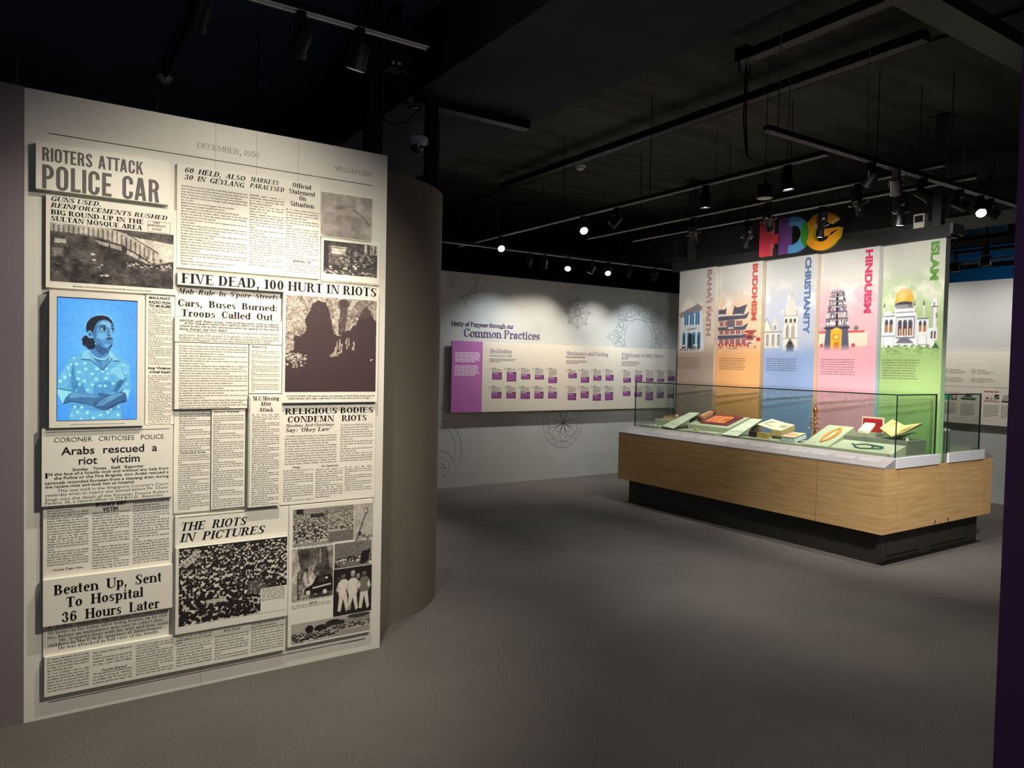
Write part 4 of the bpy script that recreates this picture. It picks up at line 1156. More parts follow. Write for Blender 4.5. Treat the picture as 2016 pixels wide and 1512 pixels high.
        cv.ell(.95, .35, .02, .008, (190, 190, 190)); cv.rect(0, .1, .40, .405, (160, 160, 160))
        cv.warp(5, 9)
        cv.a += ((fbm(h, w, 5, 3) - .5) * 150)[..., None] * (cv.a > 60)
        g = cv.a; msk = (cv.V < .33)[..., None]; cv.a = np.where(msk & (cv.U[..., None] > .24), 30, g); cv.a = np.where((cv.V < .24)[..., None], 30, cv.a)
        return toned(cv, (58, 42, 44), (206, 198, 180))
    if kind == 'crowd':
        cv.a[:] = 34
        people(cv, 1250, .02, 1.0, .042, .0135, 0, 1, r)
        cv.poly([(.0, .80), (.16, .96), (.19, .88), (.06, .74)], (205, 205, 205), .9)
        for i in range(5): cv.line([(.03 + i * .03, .80 + i * .03), (.05 + i * .03, .77 + i * .03)], .012, (90, 90, 90))
        cv.line([(.15, .88), (.19, .66)], .008, (30, 30, 30))
        cv.rect(.62, .78, .28, .46, (120, 118, 116), .6); cv.rect(.24, .42, .24, .29, (225, 225, 225), .8); cv.rect(.80, .90, .34, .46, (50, 50, 50), .7)
        cv.noise(26); return toned(cv)
    if kind == 'crowd2':
        cv.a[:] = 150; cv.rect(0, 1, .80, 1, (140, 140, 140)); cv.rect(.05, .16, .86, 1, (25, 25, 25)); cv.rect(.56, 1, 0, .3, (110, 110, 110))
        people(cv, 520, .12, .86, .030, .016, 0, .56, r); people(cv, 380, .34, .95, .022, .012, .5, 1, r)
        cv.rect(.28, .5, .74, .84, (25, 25, 25), .8); cv.rect(.56, .575, .0, .8, (180, 180, 180), .7); cv.noise(30); return toned(cv)
    if kind == 'flag':
        cv.a[:] = 172; cv.a += (fbm(h, w, 12, 3) - .5)[..., None] * 60; cv.line([(.1, .0), (.70, .85)], .05, (60, 60, 60)); cv.ell(.64, .80, .12, .09, (90, 90, 90), .8); cv.ell(.62, .8, .07, .05, (190, 190, 190))
        cv.ell(.3, .2, .1, .06, (50, 50, 50)); people(cv, 10, .02, .14, .06, .05, .4, 1, r); cv.noise(20); return toned(cv)
    if kind == 'roof':
        cv.a[:] = 120
        for i in range(9): cv.line([(0, .95 - i * .05), (.8, 1 - i * .09)], .012, (70, 70, 70))
        people(cv, 60, .05, .42, .08, .05, 0, 1, r); cv.ell(.82, .35, .12, .25, (18, 18, 18)); cv.ell(.92, .55, .05, .1, (30, 30, 30)); cv.poly([(.1, 0), (.3, .2), (.6, .2), (.8, 0)], (110, 110, 110)); cv.noise(26); return toned(cv)
    if kind == 'car':
        cv.a[:] = 80; cv.rect(0, .12, 0, 1, (185, 185, 185)); cv.poly([(.12, 1), (.2, .6), (0, .5), (0, 1)], (180, 180, 180)); cv.poly([(.85, 1), (1, 1), (1, .5), (.9, .6)], (160, 160, 160), .8)
        cv.rect(.66, .70, .7, .98, (180, 180, 180), .7); cv.a += (fbm(h, w, 14, 4) - .5)[..., None] * 130
        for i in range(90):
            u, v = r.normal(.42, .12), r.normal(.32, .16); b = r.choice([220, 240, 170]); cv.ell(u, v, r.uniform(.01, .05), r.uniform(.02, .07), (b, b, b), .6, .6)
        cv.poly([(.3, .08), (.3, .2), (.5, .28), (.58, .42), (.95, .44), (1, .3), (1, .1)], (14, 14, 14)); cv.poly([(.62, .3), (.66, .4), (.78, .4), (.80, .3)], (60, 60, 60))
        cv.ell(.84, .37, .035, .025, (235, 235, 235)); cv.ell(.80, .10, .05, .045, (230, 230, 230)); cv.rect(.34, .44, .08, .16, (230, 230, 230)); cv.line([(.5, .2), (.95, .24)], .03, (220, 220, 220))
        cv.noise(30); return toned(cv)
    if kind == 'men':
        cv.a[:] = 12
        for i, (u, sh) in enumerate(((.25, 225), (.50, 225), (.80, 110))):
            cv.poly([(u - .10, .44), (u - .14, .10), (u - .06, .08), (u + .0, .36), (u + .08, .06), (u + .14, .1), (u + .10, .44)], (218, 218, 218))
            cv.poly([(u - .12, .44), (u - .13, .70), (u - .06, .77), (u + .07, .77), (u + .14, .70), (u + .12, .44)], (sh, sh, sh))
            cv.poly([(u - .13, .70), (u - .19, .54), (u - .15, .48), (u - .09, .6)], (200, 200, 200) if sh > 200 else (215, 215, 215))
            cv.poly([(u + .13, .70), (u + .18, .54), (u + .13, .48), (u + .08, .6)], (200, 200, 200) if sh > 200 else (215, 215, 215))
            cv.line([(u - .17, .54), (u - .13, .42)], .03, (60, 60, 60)); cv.line([(u + .16, .54), (u + .12, .42)], .03, (60, 60, 60))
            cv.ell(u, .85, .055, .065, (95, 95, 95) if i != 1 else (150, 150, 150)); cv.ell(u, .90, .055, .03, (20, 20, 20) if i != 1 else (200, 200, 200))
        cv.ell(.14, .78, .05, .06, (60, 60, 60)); cv.ell(.64, .80, .05, .06, (140, 140, 140)); cv.poly([(.3, .06), (.5, .3), (.55, .1)], (60, 60, 60), .4); cv.noise(14); return toned(cv, (36, 30, 30), (220, 214, 200))
    # march
    cv.a[:] = 168; cv.rect(0, 1, 0, .25, (150, 150, 150)); cv.rect(.5, 1, .62, .8, (120, 120, 120), .6)
    cv.ell(.22, .62, .05, .2, (20, 20, 20)); cv.ell(.36, .58, .08, .18, (20, 20, 20)); cv.ell(.52, .74, .10, .16, (22, 22, 22)); cv.rect(.42, .66, .55, .8, (40, 40, 40)); cv.ell(.85, .9, .15, .12, (60, 60, 60))
    people(cv, 330, .10, .50, .035, .02, 0, .6, r); people(cv, 200, .34, .62, .028, .02, .5, 1, r); cv.noise(26); return toned(cv)

for bk, kind, x0, x1, z0, z1, ny in PHOTOS:
    if kind == 'screen': continue
    h = ny; w = max(12, int(ny * (x1 - x0) / (z1 - z0)))
    cv = paint(kind, w, h)
    o = cv.mesh('photograph', ((x0, YW - board_root[bk][1] - .0006, z0), (x1 - x0, 0, 0), (0, 0, z1 - z0)), M_PRINT, board_root[bk][0])
# caption corner over the crowd picture and a bottom strip
r21, t21 = board_root[21]
Print().rect(((0, YW - t21 - .0012, 0), (1, 0, 0), (0, 0, 1)), .873, .9945, .299, .416).build('caption_box', M_PAPER, r21)
Print().column(TXT['s'], 'b', ((.879, YW - t21 - .0018, .406), (1, 0, 0), (0, 0, 1)), .105, .0098, 6, capf=.66, xs=.78).build('text_column', M_INK, r21)

# ------------------------------------------------------------------ portrait on the video screen
def portrait():
    W, H = 190, 300
    cv = Cv(W, H, (96, 178, 248))
    def Q(x, y):
        u = (x - 264 - (y - 117) * .008) / 795.0
        top = 117 + 41 * u; bot = 1362 - 25 * u
        return (u, (bot - y) / (bot - top))
    def PG(pts, c, al=1.0): cv.poly([Q(*p) for p in pts], c, al)
    def EL(x, y, rx, ry, c, al=1.0, soft=0.0): cv.ell(*Q(x, y), rx / 795., ry / 1240., c, al, soft)
    def LN(pts, w, c, al=1.0): cv.line([Q(*p) for p in pts], w / 1000., c, al)
    d = np.sqrt(((cv.U - .52) / .9) ** 2 + ((cv.V - .62) / .9) ** 2)
    for k, (c0, c1) in enumerate(((112, 62), (198, 148), (255, 240))):
        cv.a[..., k] = c0 + (c1 - c0) * np.clip(d, 0, 1)
    # shirt
    SH = (104, 186, 226)
    PG([(280, 985), (292, 900), (330, 830), (372, 745), (430, 705), (500, 682), (560, 655), (600, 660), (718, 845), (800, 660), (860, 690), (925, 722), (968, 765), (992, 815), (988, 880), (1000, 960), (1012, 1045), (985, 1060), (985, 1100), (960, 1165), (905, 1170), (910, 1240), (918, 1350), (380, 1352), (395, 1250), (415, 1180), (335, 1195), (300, 1140), (276, 1060)], SH)
    PG([(560, 640), (640, 740), (718, 850), (800, 760), (800, 640), (700, 600)], (92, 160, 205))
    PG([(425, 770), (440, 900), (470, 960), (440, 1060), (405, 1040), (400, 860)], (40, 110, 165), .55)
    PG([(870, 960), (905, 925), (960, 930), (905, 1010), (860, 1075), (820, 1060)], (28, 84, 130), .7)
    PG([(470, 960), (520, 985), (560, 1090), (470, 1090), (450, 1010)], (52, 122, 180), .6)
    PG([(620, 990), (700, 960), (860, 960), (860, 1070), (700, 1090), (620, 1090)], (58, 128, 190), .5)
    PG([(420, 1180), (640, 1210), (880, 1180), (905, 1250), (640, 1260), (410, 1230)], (70, 140, 200), .6)
    PG([(880, 760), (985, 800), (980, 900), (930, 870)], (132, 212, 240), .6)
    PG([(300, 900), (350, 810), (400, 780), (400, 870), (340, 960)], (130, 208, 238), .5)
    for x, y, rx, ry in ((455, 785, 20, 12), (535, 778, 17, 12), (400, 790, 12, 11), (480, 868, 18, 14), (545, 835, 17, 13), (610, 885, 17, 12), (655, 832, 22, 13), (750, 830, 17, 12), (712, 862, 14, 12), (470, 935, 19, 13), (532, 955, 18, 14), (650, 938, 17, 15), (748, 928, 18, 14), (612, 996, 17, 13), (690, 1004, 18, 14), (740, 1004, 15, 14), (822, 980, 19, 15), (393, 900, 11, 14), (342, 922, 13, 15), (300, 962, 15, 17), (376, 826, 10, 14), (486, 990, 13, 16), (430, 728, 14, 9), (565, 1050, 18, 12), (765, 880, 12, 10),
                         (442, 1218, 14, 15), (510, 1224, 15, 16), (470, 1275, 15, 15), (565, 1278, 15, 17), (700, 1302, 17, 15), (770, 1272, 16, 17), (875, 1298, 15, 16), (878, 1218, 10, 16), (625, 1330, 18, 10), (500, 1340, 14, 8), (412, 1308, 8, 16), (800, 1240, 12, 12), (945, 872, 12, 10), (930, 790, 11, 9), (880, 800, 12, 8), (960, 985, 10, 10)):
        EL(x, y, rx, ry, (178, 246, 250), .9, .3)
    PG([(790, 880), (800, 830), (850, 812), (900, 830), (930, 900), (940, 950), (880, 930), (840, 880)], (150, 226, 244), .75)
    for x, y in ((820, 860), (850, 845), (875, 870), (895, 905), (910, 940)): EL(x, y, 9, 6, (96, 172, 214), .8)
    # sleeve cuffs
    PG([(275, 1035), (420, 1070), (385, 1100), (335, 1190), (318, 1180), (300, 1130), (275, 1090)], (150, 225, 240))
    PG([(860, 1080), (935, 1040), (1005, 1050), (985, 1065), (982, 1100), (975, 1135), (955, 1100)], (158, 230, 244))
    LN([(280, 1035), (430, 1062), (450, 1010)], 7, (24, 80, 130)); LN([(930, 1040), (880, 1080)], 8, (26, 80, 126))
    # arms
    PG([(326, 1192), (350, 1130), (385, 1090), (430, 1068), (520, 1080), (620, 1092), (700, 1098), (745, 1115), (760, 1150), (700, 1190), (600, 1190), (500, 1180), (410, 1165)], (62, 116, 164))
    PG([(380, 1105), (430, 1075), (620, 1100), (700, 1110), (640, 1125), (500, 1120), (400, 1135)], (112, 178, 222), .7)
    PG([(966, 1120), (950, 1072), (890, 1062), (820, 1092), (750, 1086), (670, 1076), (666, 1096), (740, 1110), (700, 1150), (620, 1192), (640, 1228), (720, 1255), (800, 1232), (880, 1180), (958, 1166)], (54, 104, 150))
    PG([(700, 1150), (780, 1110), (880, 1075), (930, 1085), (860, 1120), (780, 1170), (720, 1210), (640, 1206)], (116, 182, 224), .75)
    PG([(820, 1200), (900, 1160), (962, 1150), (958, 1166), (880, 1184), (800, 1234), (720, 1256)], (18, 50, 84), .8)
    for a in (((640, 1200), (700, 1180), (760, 1140)), ((660, 1220), (730, 1200), (790, 1160)), ((700, 1238), (760, 1218), (820, 1175)), ((610, 1188), (680, 1165), (740, 1125))):
        LN(a, 6, (30, 74, 112), .8)
    LN([(326, 1192), (410, 1166), (560, 1190), (640, 1208)], 8, (16, 46, 80), .8)
    # neck and chest
    PG([(590, 560), (640, 590), (740, 615), (772, 610), (785, 650), (792, 700), (718, 845), (650, 770), (600, 710), (578, 640)], (74, 138, 192))
    PG([(630, 590), (760, 622), (770, 660), (700, 700), (640, 640)], (38, 84, 132), .8)
    PG([(690, 720), (770, 680), (740, 780), (718, 830)], (110, 180, 222), .6)
    # collar
    PG([(566, 642), (522, 650), (500, 735), (588, 742), (600, 712), (630, 750), (610, 700)], (140, 212, 238)); PG([(566, 642), (600, 712), (718, 848), (640, 770), (585, 742)], (120, 196, 230))
    PG([(792, 650), (822, 690), (882, 752), (820, 752), (806, 720), (718, 848), (770, 760)], (148, 220, 240))
    LN([(500, 738), (590, 744)], 8, (22, 70, 110)); LN([(590, 742), (718, 848), (806, 722)], 7, (26, 78, 120)); LN([(820, 752), (884, 755)], 8, (30, 84, 124))
    LN([(572, 648), (600, 690), (640, 722), (700, 740), (750, 730), (776, 700), (786, 650)], 13, (168, 232, 246)); LN([(574, 662), (600, 702), (640, 733), (700, 751), (750, 741), (784, 705)], 5, (30, 90, 140))
    # hair, ear, bun
    HR = (10, 22, 38)
    LN([(640, 300), (700, 288), (770, 306), (812, 350)], 9, (196, 240, 255), .7); LN([(548, 440), (540, 380), (566, 338), (640, 300)], 9, (190, 238, 255), .7)
    PG([(552, 470), (541, 420), (550, 368), (585, 325), (640, 300), (700, 293), (760, 308), (800, 345), (812, 385), (815, 420), (770, 350), (720, 338), (670, 352), (640, 385), (622, 440), (612, 500), (590, 470)], HR)
    PG([(768, 608), (812, 560), (808, 590), (790, 622), (768, 634)], HR)
    for x, y, q in ((570, 560, 58), (545, 530, 32), (600, 600, 36), (540, 575, 32), (580, 610, 28), (612, 560, 24), (520, 540, 18)): EL(x, y, q, q, HR)
    for x, y, q in ((520, 525, 22), (545, 615, 24), (560, 575, 20), (600, 545, 18), (590, 605, 16)):
        for aa in range(8):
            a0, a1 = aa * .8, aa * .8 + .8
            LN([(x + q * math.cos(a0), y + q * math.sin(a0)), (x + q * math.cos(a1), y + q * math.sin(a1))], 2.5, (60, 110, 150), .6)
    EL(580, 486, 27, 40, (122, 192, 232)); EL(582, 486, 14, 24, (50, 104, 150)); EL(598, 512, 14, 14, (110, 180, 224))
    # face
    FC = (86, 154, 206)
    PG([(612, 500), (618, 440), (640, 388), (676, 350), (724, 336), (770, 350), (806, 388), (822, 430), (828, 462), (822, 500), (820, 540), (806, 580), (780, 612), (748, 628), (706, 618), (664, 590), (636, 560), (616, 530)], FC)
    PG([(700, 352), (770, 358), (800, 396), (790, 420), (720, 400), (670, 410)], (150, 214, 244), .7)
    EL(705, 500, 52, 34, (132, 200, 238), .75, .9); EL(806, 500, 20, 26, (150, 212, 244), .6, .8); EL(752, 600, 26, 16, (130, 200, 236), .7, .8)
    PG([(616, 500), (628, 420), (652, 385), (648, 470), (640, 545), (620, 530)], (48, 98, 146), .65)
    PG([(640, 560), (700, 606), (748, 628), (700, 618), (650, 590)], (34, 80, 124), .8); PG([(640, 545), (660, 520), (690, 560), (720, 600), (680, 590)], (60, 118, 168), .6)
    LN([(672, 412), (700, 396), (740, 400)], 10, (16, 40, 64)); LN([(790, 402), (812, 396), (822, 404)], 9, (16, 40, 64))
    EL(716, 430, 30, 15, (168, 226, 248)); EL(724, 431, 14, 15, (12, 28, 48)); EL(806, 434, 18, 13, (170, 226, 248)); EL(812, 434, 9, 12, (12, 28, 48))
    LN([(684, 430), (705, 414), (735, 414), (750, 430)], 6, (10, 26, 44)); LN([(788, 430), (806, 420), (824, 426)], 6, (10, 26, 44)); LN([(692, 446), (720, 450), (744, 444)], 3, (44, 92, 136), .8)
    LN([(782, 410), (790, 450), (802, 478)], 9, (160, 222, 248), .7); LN([(768, 420), (764, 470), (756, 486)], 8, (52, 108, 158), .7); EL(776, 492, 24, 9, (36, 80, 122), .8, .4); EL(790, 484, 13, 12, (140, 208, 242), .7, .4)
    PG([(742, 536), (760, 518), (780, 514), (806, 520), (802, 532), (776, 532)], (28, 66, 104)); PG([(746, 536), (776, 532), (802, 533), (794, 548), (768, 552)], (84, 140, 186)); LN([(744, 536), (776, 530), (804, 532)], 4, (8, 22, 40))
    LN([(740, 566), (790, 566)], 5, (50, 104, 152), .7)
    for (p) in (((350, 830), (390, 960), (380, 1040)), ((700, 880), (690, 1000), (720, 1080)), ((560, 900), (570, 1000)), ((800, 900), (850, 980)), ((415, 1190), (395, 1340)), ((905, 1180), (918, 1340)), ((600, 1240), (590, 1340)), ((740, 1250), (760, 1340))):
        LN(p, 6, (50, 118, 176), .6)
    sharp = cv.a.copy(); cv.blur(2); cv.a = cv.a * .55 + sharp * .45
    cv.noise(9, 7, 3)
    cv.a = np.clip(cv.a, 0, 255)
    return cv
PX0, PX1, PZ0, PZ1 = .0636, .3507, 1.2248, 1.7243
r3, t3 = board_root[3]
scr = thing('video_screen', 'bright blue video screen showing a woman in a dotted blouse, set in the white board', 'screen', (PX0, YW - t3, PZ0))
MB().box(PX0, PX1, YW - t3 - .001, YW - t3, PZ0, PZ1).build('screen_bezel', mat('navy_bezel', (16, 24, 60), .3), scr)
portrait().mesh('screen_picture', ((PX0 + .0015, YW - t3 - .0018, PZ0 + .0015), (PX1 - PX0 - .003, 0, 0), (0, 0, PZ1 - PZ0 - .006)), M_SCREEN, scr)

# ------------------------------------------------------------------ far wall: line ornaments, lettering, information panel
BOXES = [(4.6007, 4.7401, 1.2886, 1.3744, 1.4234), (4.8125, 4.9511, 1.2656, 1.3825, 1.4263), (5.0237, 5.1628, 1.2922, 1.3592, 1.4292), (5.2336, 5.3741, 1.2918, 1.3475, 1.432), (5.4455, 5.5835, 1.2469, 1.323, 1.4349), (4.5987, 4.7397, 1.0591, 1.1382, 1.2028), (4.8117, 4.9503, 1.0571, 1.1373, 1.2027), (5.0223, 5.1629, 1.0491, 1.1364, 1.2026), (5.2338, 5.3743, 1.0517, 1.137, 1.2026), (5.4461, 5.5844, 1.0505, 1.1361, 1.2025), (5.7652, 5.9052, 1.3119, 1.3763, 1.4227), (5.9745, 6.1162, 1.2545, 1.329, 1.4253), (6.1848, 6.3276, 1.2827, 1.349, 1.428), (6.3984, 6.5407, 1.2836, 1.3589, 1.4307), (6.7168, 6.8595, 1.2565, 1.3201, 1.4239), (6.9313, 7.0717, 1.263, 1.3618, 1.4264), (7.1446, 7.2832, 1.2671, 1.3228, 1.429), (7.3583, 7.4974, 1.2678, 1.3112, 1.4315), (7.5703, 7.7072, 1.2842, 1.3498, 1.4341), (5.7631, 5.9029, 1.0261, 1.115, 1.204), (5.9754, 6.1155, 1.0496, 1.1378, 1.2039), (6.1844, 6.327, 1.0126, 1.1006, 1.2039), (6.3966, 6.539, 1.0169, 1.1246, 1.2038), (6.7155, 6.8571, 1.0722, 1.1373, 1.2038), (6.9284, 7.0735, 1.0595, 1.1272, 1.2037), (7.1414, 7.2848, 1.0055, 1.1271, 1.2037), (7.3594, 7.4978, 1.0379, 1.127, 1.2036), (7.5714, 7.7047, 1.0387, 1.1026, 1.2036)]

PANEL_LINES = [('Meditation', 4.5589, 1.6076, 0.3231, 0.0509), ('Abstinence and Fasting', 5.7236, 1.608, 0.714, 0.0545), ('Pilgrimage to Holy Places', 6.6825, 1.6098, 0.8009, 0.0555)]

SUB = [(4.5557, 1.5652), (4.8831, 1.5726), (4.5565, 1.5288), (4.943, 1.5066), (5.7197, 1.5726), (6.1027, 1.5808), (5.721, 1.5296), (6.1258, 1.5051), (6.6782, 1.5749), (7.02, 1.5819), (6.6796, 1.5336), (7.0612, 1.4872)]

STRIP = [(4.084, 1.5957), (4.4147, 1.604), (4.0799, 1.4908), (4.081, 1.4398), (4.0833, 1.3314)]

WALLTXT = [('Unity of Purpose through our', 4.0623, 1.918, 0.8752, 0.0536), ('Common Practices', 4.2306, 1.7951, 1.1082, 0.0963)]

STAR = [[(3.9592, 2.373), (4.0605, 2.4592), (4.1238, 2.5211)], [(3.984, 2.3717), (4.0715, 2.4475), (4.1385, 2.5066)], [(3.9592, 2.373), (4.0986, 2.3552), (4.0826, 2.4295), (4.0234, 2.522)], [(3.984, 2.3717), (4.0782, 2.3694), (4.0611, 2.4278), (4.0057, 2.5174)], [(4.1802, 2.2599), (4.2339, 2.1426), (4.2965, 2.2996), (4.3968, 2.4608), (4.4473, 2.542)], [(4.2092, 2.2682), (4.2368, 2.1778), (4.2749, 2.279), (4.3819, 2.4596), (4.4285, 2.5437)], [(4.2973, 2.2678), (4.4365, 2.2031), (4.3998, 2.3325), (4.3905, 2.4089), (4.4108, 2.5004)], [(4.3192, 2.2756), (4.4018, 2.2427), (4.3814, 2.3184), (4.3741, 2.4077)], [(4.3357, 2.5263), (4.3968, 2.4608), (4.5346, 2.3681), (4.282, 2.2923), (4.2092, 2.2682)], [(4.3653, 2.5319), (4.4195, 2.4497), (4.4965, 2.3782), (4.2962, 2.3124), (4.1802, 2.2599)]]

SWIRL = [[(3.926, 0.7991), (3.9939, 0.7939), (4.063, 0.765), (4.1412, 0.6983), (4.2056, 0.5869), (4.2314, 0.4764), (4.2259, 0.374), (4.1895, 0.2597), (4.1217, 0.1753), (4.0457, 0.1444), (3.9848, 0.1486)], [(3.9274, 0.7341), (3.9879, 0.7201), (4.0495, 0.681), (4.1046, 0.6113), (4.1413, 0.5146), (4.1456, 0.4259), (4.1305, 0.3041)], [(4.1305, 0.3041), (4.0867, 0.3746), (4.0322, 0.4215), (3.9331, 0.4567)], [(3.9273, 0.3764), (4.0034, 0.3453), (4.0538, 0.3018), (4.0703, 0.2466), (4.0523, 0.1934), (4.015, 0.1553), (3.9848, 0.1486)], [(3.9289, 0.299), (3.9667, 0.2901), (4.0051, 0.2641), (4.0288, 0.2221)], [(4.0288, 0.2221), (3.9904, 0.2434), (3.9528, 0.237), (3.9308, 0.2047)], [(3.9227, 0.9598), (3.9495, 0.9326), (3.9577, 0.8989), (3.9471, 0.8656)]]

WHEEL = ((5.9451, 2.1746), 0.1779)

ROSE = ((7.0338, 1.8788), 0.5835)

MANDALA = ((5.7431, 0.7173), 0.3179)

M_LINE = mat('thin_grey_print_line', (136, 140, 136), .7)
M_LILAC = mat('lilac_print', (190, 112, 184), .55)
M_DPURP = mat('dark_purple_print', (122, 62, 118), .6)
M_VIOLET = mat('deep_violet_lettering', (88, 58, 112), .5)
M_CREAM = mat('cream_panel_face', (226, 218, 204), .55)
M_GREEK = mat('tiny_grey_print', (150, 142, 134), .7)
M_PINKW = mat('pale_pink_print', (238, 222, 236), .6)
FB = lambda eps=.0008: ((0, YB - eps, 0), (1, 0, 0), (0, 0, 1))

def ring_pts(cx, cz, r, n=36, a0=0):
    return [(cx + r * math.cos(a0 + 2 * PI * i / n), cz + r * math.sin(a0 + 2 * PI * i / n)) for i in range(n)]
P = Print()
for l in STAR: P.stroke(FB(), l, .005)
P.build('star_ornament', M_LINE, wb)
P = Print()
for l in SWIRL: P.stroke(FB(), l, .006)
P.build('swirl_ornament', M_LINE, wb)
(wx, wz), wr = WHEEL
P = Print()
for q in (1.0, .87, .30, .26, .14): P.stroke(FB(), ring_pts(wx, wz, wr * q, 40), .005, True)
for k in range(8):
    a = k * PI / 4
    R = lambda r, t, a=a: (wx + wr * (r * math.cos(a) - t * math.sin(a)), wz + wr * (r * math.sin(a) + t * math.cos(a)))
    for s in (-1, 1):
        P.stroke(FB(), [R(.30, .05 * s), R(.48, .09 * s), R(.56, .05 * s), R(.64, .09 * s), R(.87, .09 * s)], .005)
    P.stroke(FB(), [R(.56, -.09), R(.56, .09)], .005)
    for (r0, t0, q) in ((1.08, .08, .06), (1.08, -.08, .06), (1.18, 0, .07)):
        c = R(r0, t0); P.stroke(FB(), ring_pts(c[0], c[1], wr * q, 10), .004, True)
P.build('wheel_ornament', M_LINE, wb)
(rx, rz), rr = ROSE
P = Print()
for k in range(8):
    a = k * PI / 4 + PI / 2
    def R(x, y, a=a):
        return (rx + rr * (y * math.cos(a) + x * math.sin(a)), rz + rr * (y * math.sin(a) - x * math.cos(a)))
    for s in (-1, 1):
        P.stroke(FB(), [R(0, 1.0), R(.085 * s, .88), R(.085 * s, .84), R(.15 * s, .80), R(.15 * s, .77), R(.22 * s, .72), R(.22 * s, .69), R(.29 * s, .69)], .006)
        P.stroke(FB(), [R(.0, .93), R(.045 * s, .86), R(.045 * s, .80), R(0, .74)], .006)
        P.stroke(FB(), [R(.16 * s, .74), R(-.02 * s, .56), R(-.16 * s, .40)], .006)
        P.stroke(FB(), [R(.10 * s, .80), R(-.06 * s, .62), R(-.22 * s, .46)], .006)
        P.stroke(FB(), [R(.06 * s, .68), R(.12 * s, .74), R(.16 * s, .70), R(.10 * s, .64), R(.06 * s, .68)], .006)
        P.stroke(FB(), [R(.10 * s, .62), R(.20 * s, .66), R(.27 * s, .62), R(.22 * s, .54), R(.12 * s, .54), R(.10 * s, .62)], .006)
        P.stroke(FB(), [R(.0, .44), R(.18 * s, .26 + .17)], .006)
    P.stroke(FB(), [R(0, .66), R(.035, .60), R(0, .54), R(-.035, .60)], .006, True)
P.build('lattice_star_ornament', M_LINE, wb)
(mx_, mz_), mr = MANDALA
P = Print()
P.stroke(FB(), ring_pts(mx_, mz_, mr, 48), .006, True)
P.stroke(FB(), ring_pts(mx_, mz_, mr * .75, 40), .005, True)
for k in range(16):
    a = k * PI / 8
    q = [(mx_ + mr * r * math.cos(a + d), mz_ + mr * r * math.sin(a + d)) for r, d in ((.75, -.16), (.94, 0), (.75, .16))]
    P.stroke(FB(), q, .005)
for k in range(8):
    a = k * PI / 4 - PI / 2
    for L, wd, off in ((.46, .11, 0), (.73, .16, PI / 8 * 0)):
        pts2 = []
        for i in range(13):
            t = i / 12.0 * PI * 2
            rr_ = L / 2 * (1 - math.cos(t)); tt = wd * math.sin(t) * (0.4 + 0.6 * (1 - math.cos(t)) / 2) * 1.3
            pts2.append((mx_ + mr * (rr_ * math.cos(a) - tt * math.sin(a)), mz_ + mr * (rr_ * math.sin(a) + tt * math.cos(a))))
        P.stroke(FB(), pts2, .005)
P.build('rosette_ornament', M_LINE, wb)

def raised(name, label, s, x, z, w, cap, depth, m_face, font='B'):
    """raised wall lettering: each stroke of the letters has real depth"""
    t = thing(name, label, 'lettering', (x, YB, z), 'purple wall heading')
    F_ = FONTS[font][0]; nat = sum(F_[c][0] for c in s); xx = 0
    for wd in re.split(r'( +)', s):
        if wd.strip():
            q, _ = serif_text(wd, font)
            mb = MB()
            for poly in q: mb.prism([(x + (xx + p[0]) * w / nat, z + p[1] * cap) for p in poly], YB - depth, YB, 'y')
            mb.build('raised_word', m_face, t)
        xx += sum(F_[c][0] for c in wd)
    return t
for (s, x, z, w, cap), lab in zip(WALLTXT, ('small raised purple lettering Unity of Purpose through our, upper line of the wall heading', 'larger raised purple lettering Common Practices, lower line of the wall heading')):
    raised('wall_lettering', lab, s, x, z, w, cap, .006, M_VIOLET, 'H')

PT = .061
pn = thing('information_panel', 'long cream hanging panel on Meditation, Fasting and Pilgrimage with a lilac left end', 'display panel', (4.043, YB, .894))
MB().box(4.461, 7.73, YB - PT, YB - PT + .02, .894, 1.738).build('board', M_CREAM, pn)
MB().box(4.043, 4.461, YB - PT - .001, YB - PT + .02, .894, 1.738).build('lilac_board', M_LILAC, pn)['label'] = 'lilac end section of the panel'
mb = MB()
for x in (4.3, 5.4, 6.5, 7.5): mb.box(x - .03, x + .03, YB - PT + .02, YB - .0005, 1.0, 1.6)
mb.build('standoff', M_BLACK, pn)
FP = lambda x, z, eps=.0012: ((x, YB - PT - eps, z), (1, 0, 0), (0, 0, 1))
for s, x, z, w, cap in PANEL_LINES:
    Print().line(s, 'H', FP(x, z), w, cap).build('panel_heading', M_VIOLET, pn)
def greek(frame, w, n, pitch, h, m, parent, name='small_text', ragged=.25):
    """unreadably small print: rows of short word-like dashes"""
    P = Print()
    for i in range(n):
        x = 0; lim = w * (1 - random.random() * ragged)
        if i == n - 1: lim = w * random.uniform(.3, .8)
        while x < lim:
            ww = random.uniform(1.2, 4.5) * h
            P.rect(frame, x, min(x + ww, w), -i * pitch - h, -i * pitch)
            x += ww + h * .5
    return P.build(name, m, parent)
for i in range(0, 12, 4):
    (xa, za), (xb, _), (xc, zc), (xd, zd) = SUB[i:i + 4]
    Print().column('Listening to the Divine Within', 'M', FP(xa, za), xb - xa, .03, 1, capf=.9, xs=.7, ragged=True).build('panel_subheading', M_GREEK, pn) if i == 0 else greek(FP(xa, za + .02), xb - xa, 1, .03, .018, M_GREEK, pn, 'panel_subheading', .02)
    greek(FP(xc, zc + .012), xd - xc, 3 if i < 8 else 4, .017, .008, M_GREEK, pn)
greek(FP(STRIP[0][0], STRIP[0][1] + .012), .34, 6, .0205, .0125, M_PINKW, pn, 'strip_text', .08)
greek(FP(STRIP[3][0], STRIP[3][1] + .012), .34, 6, .0215, .0125, M_PINKW, pn, 'strip_text', .08)
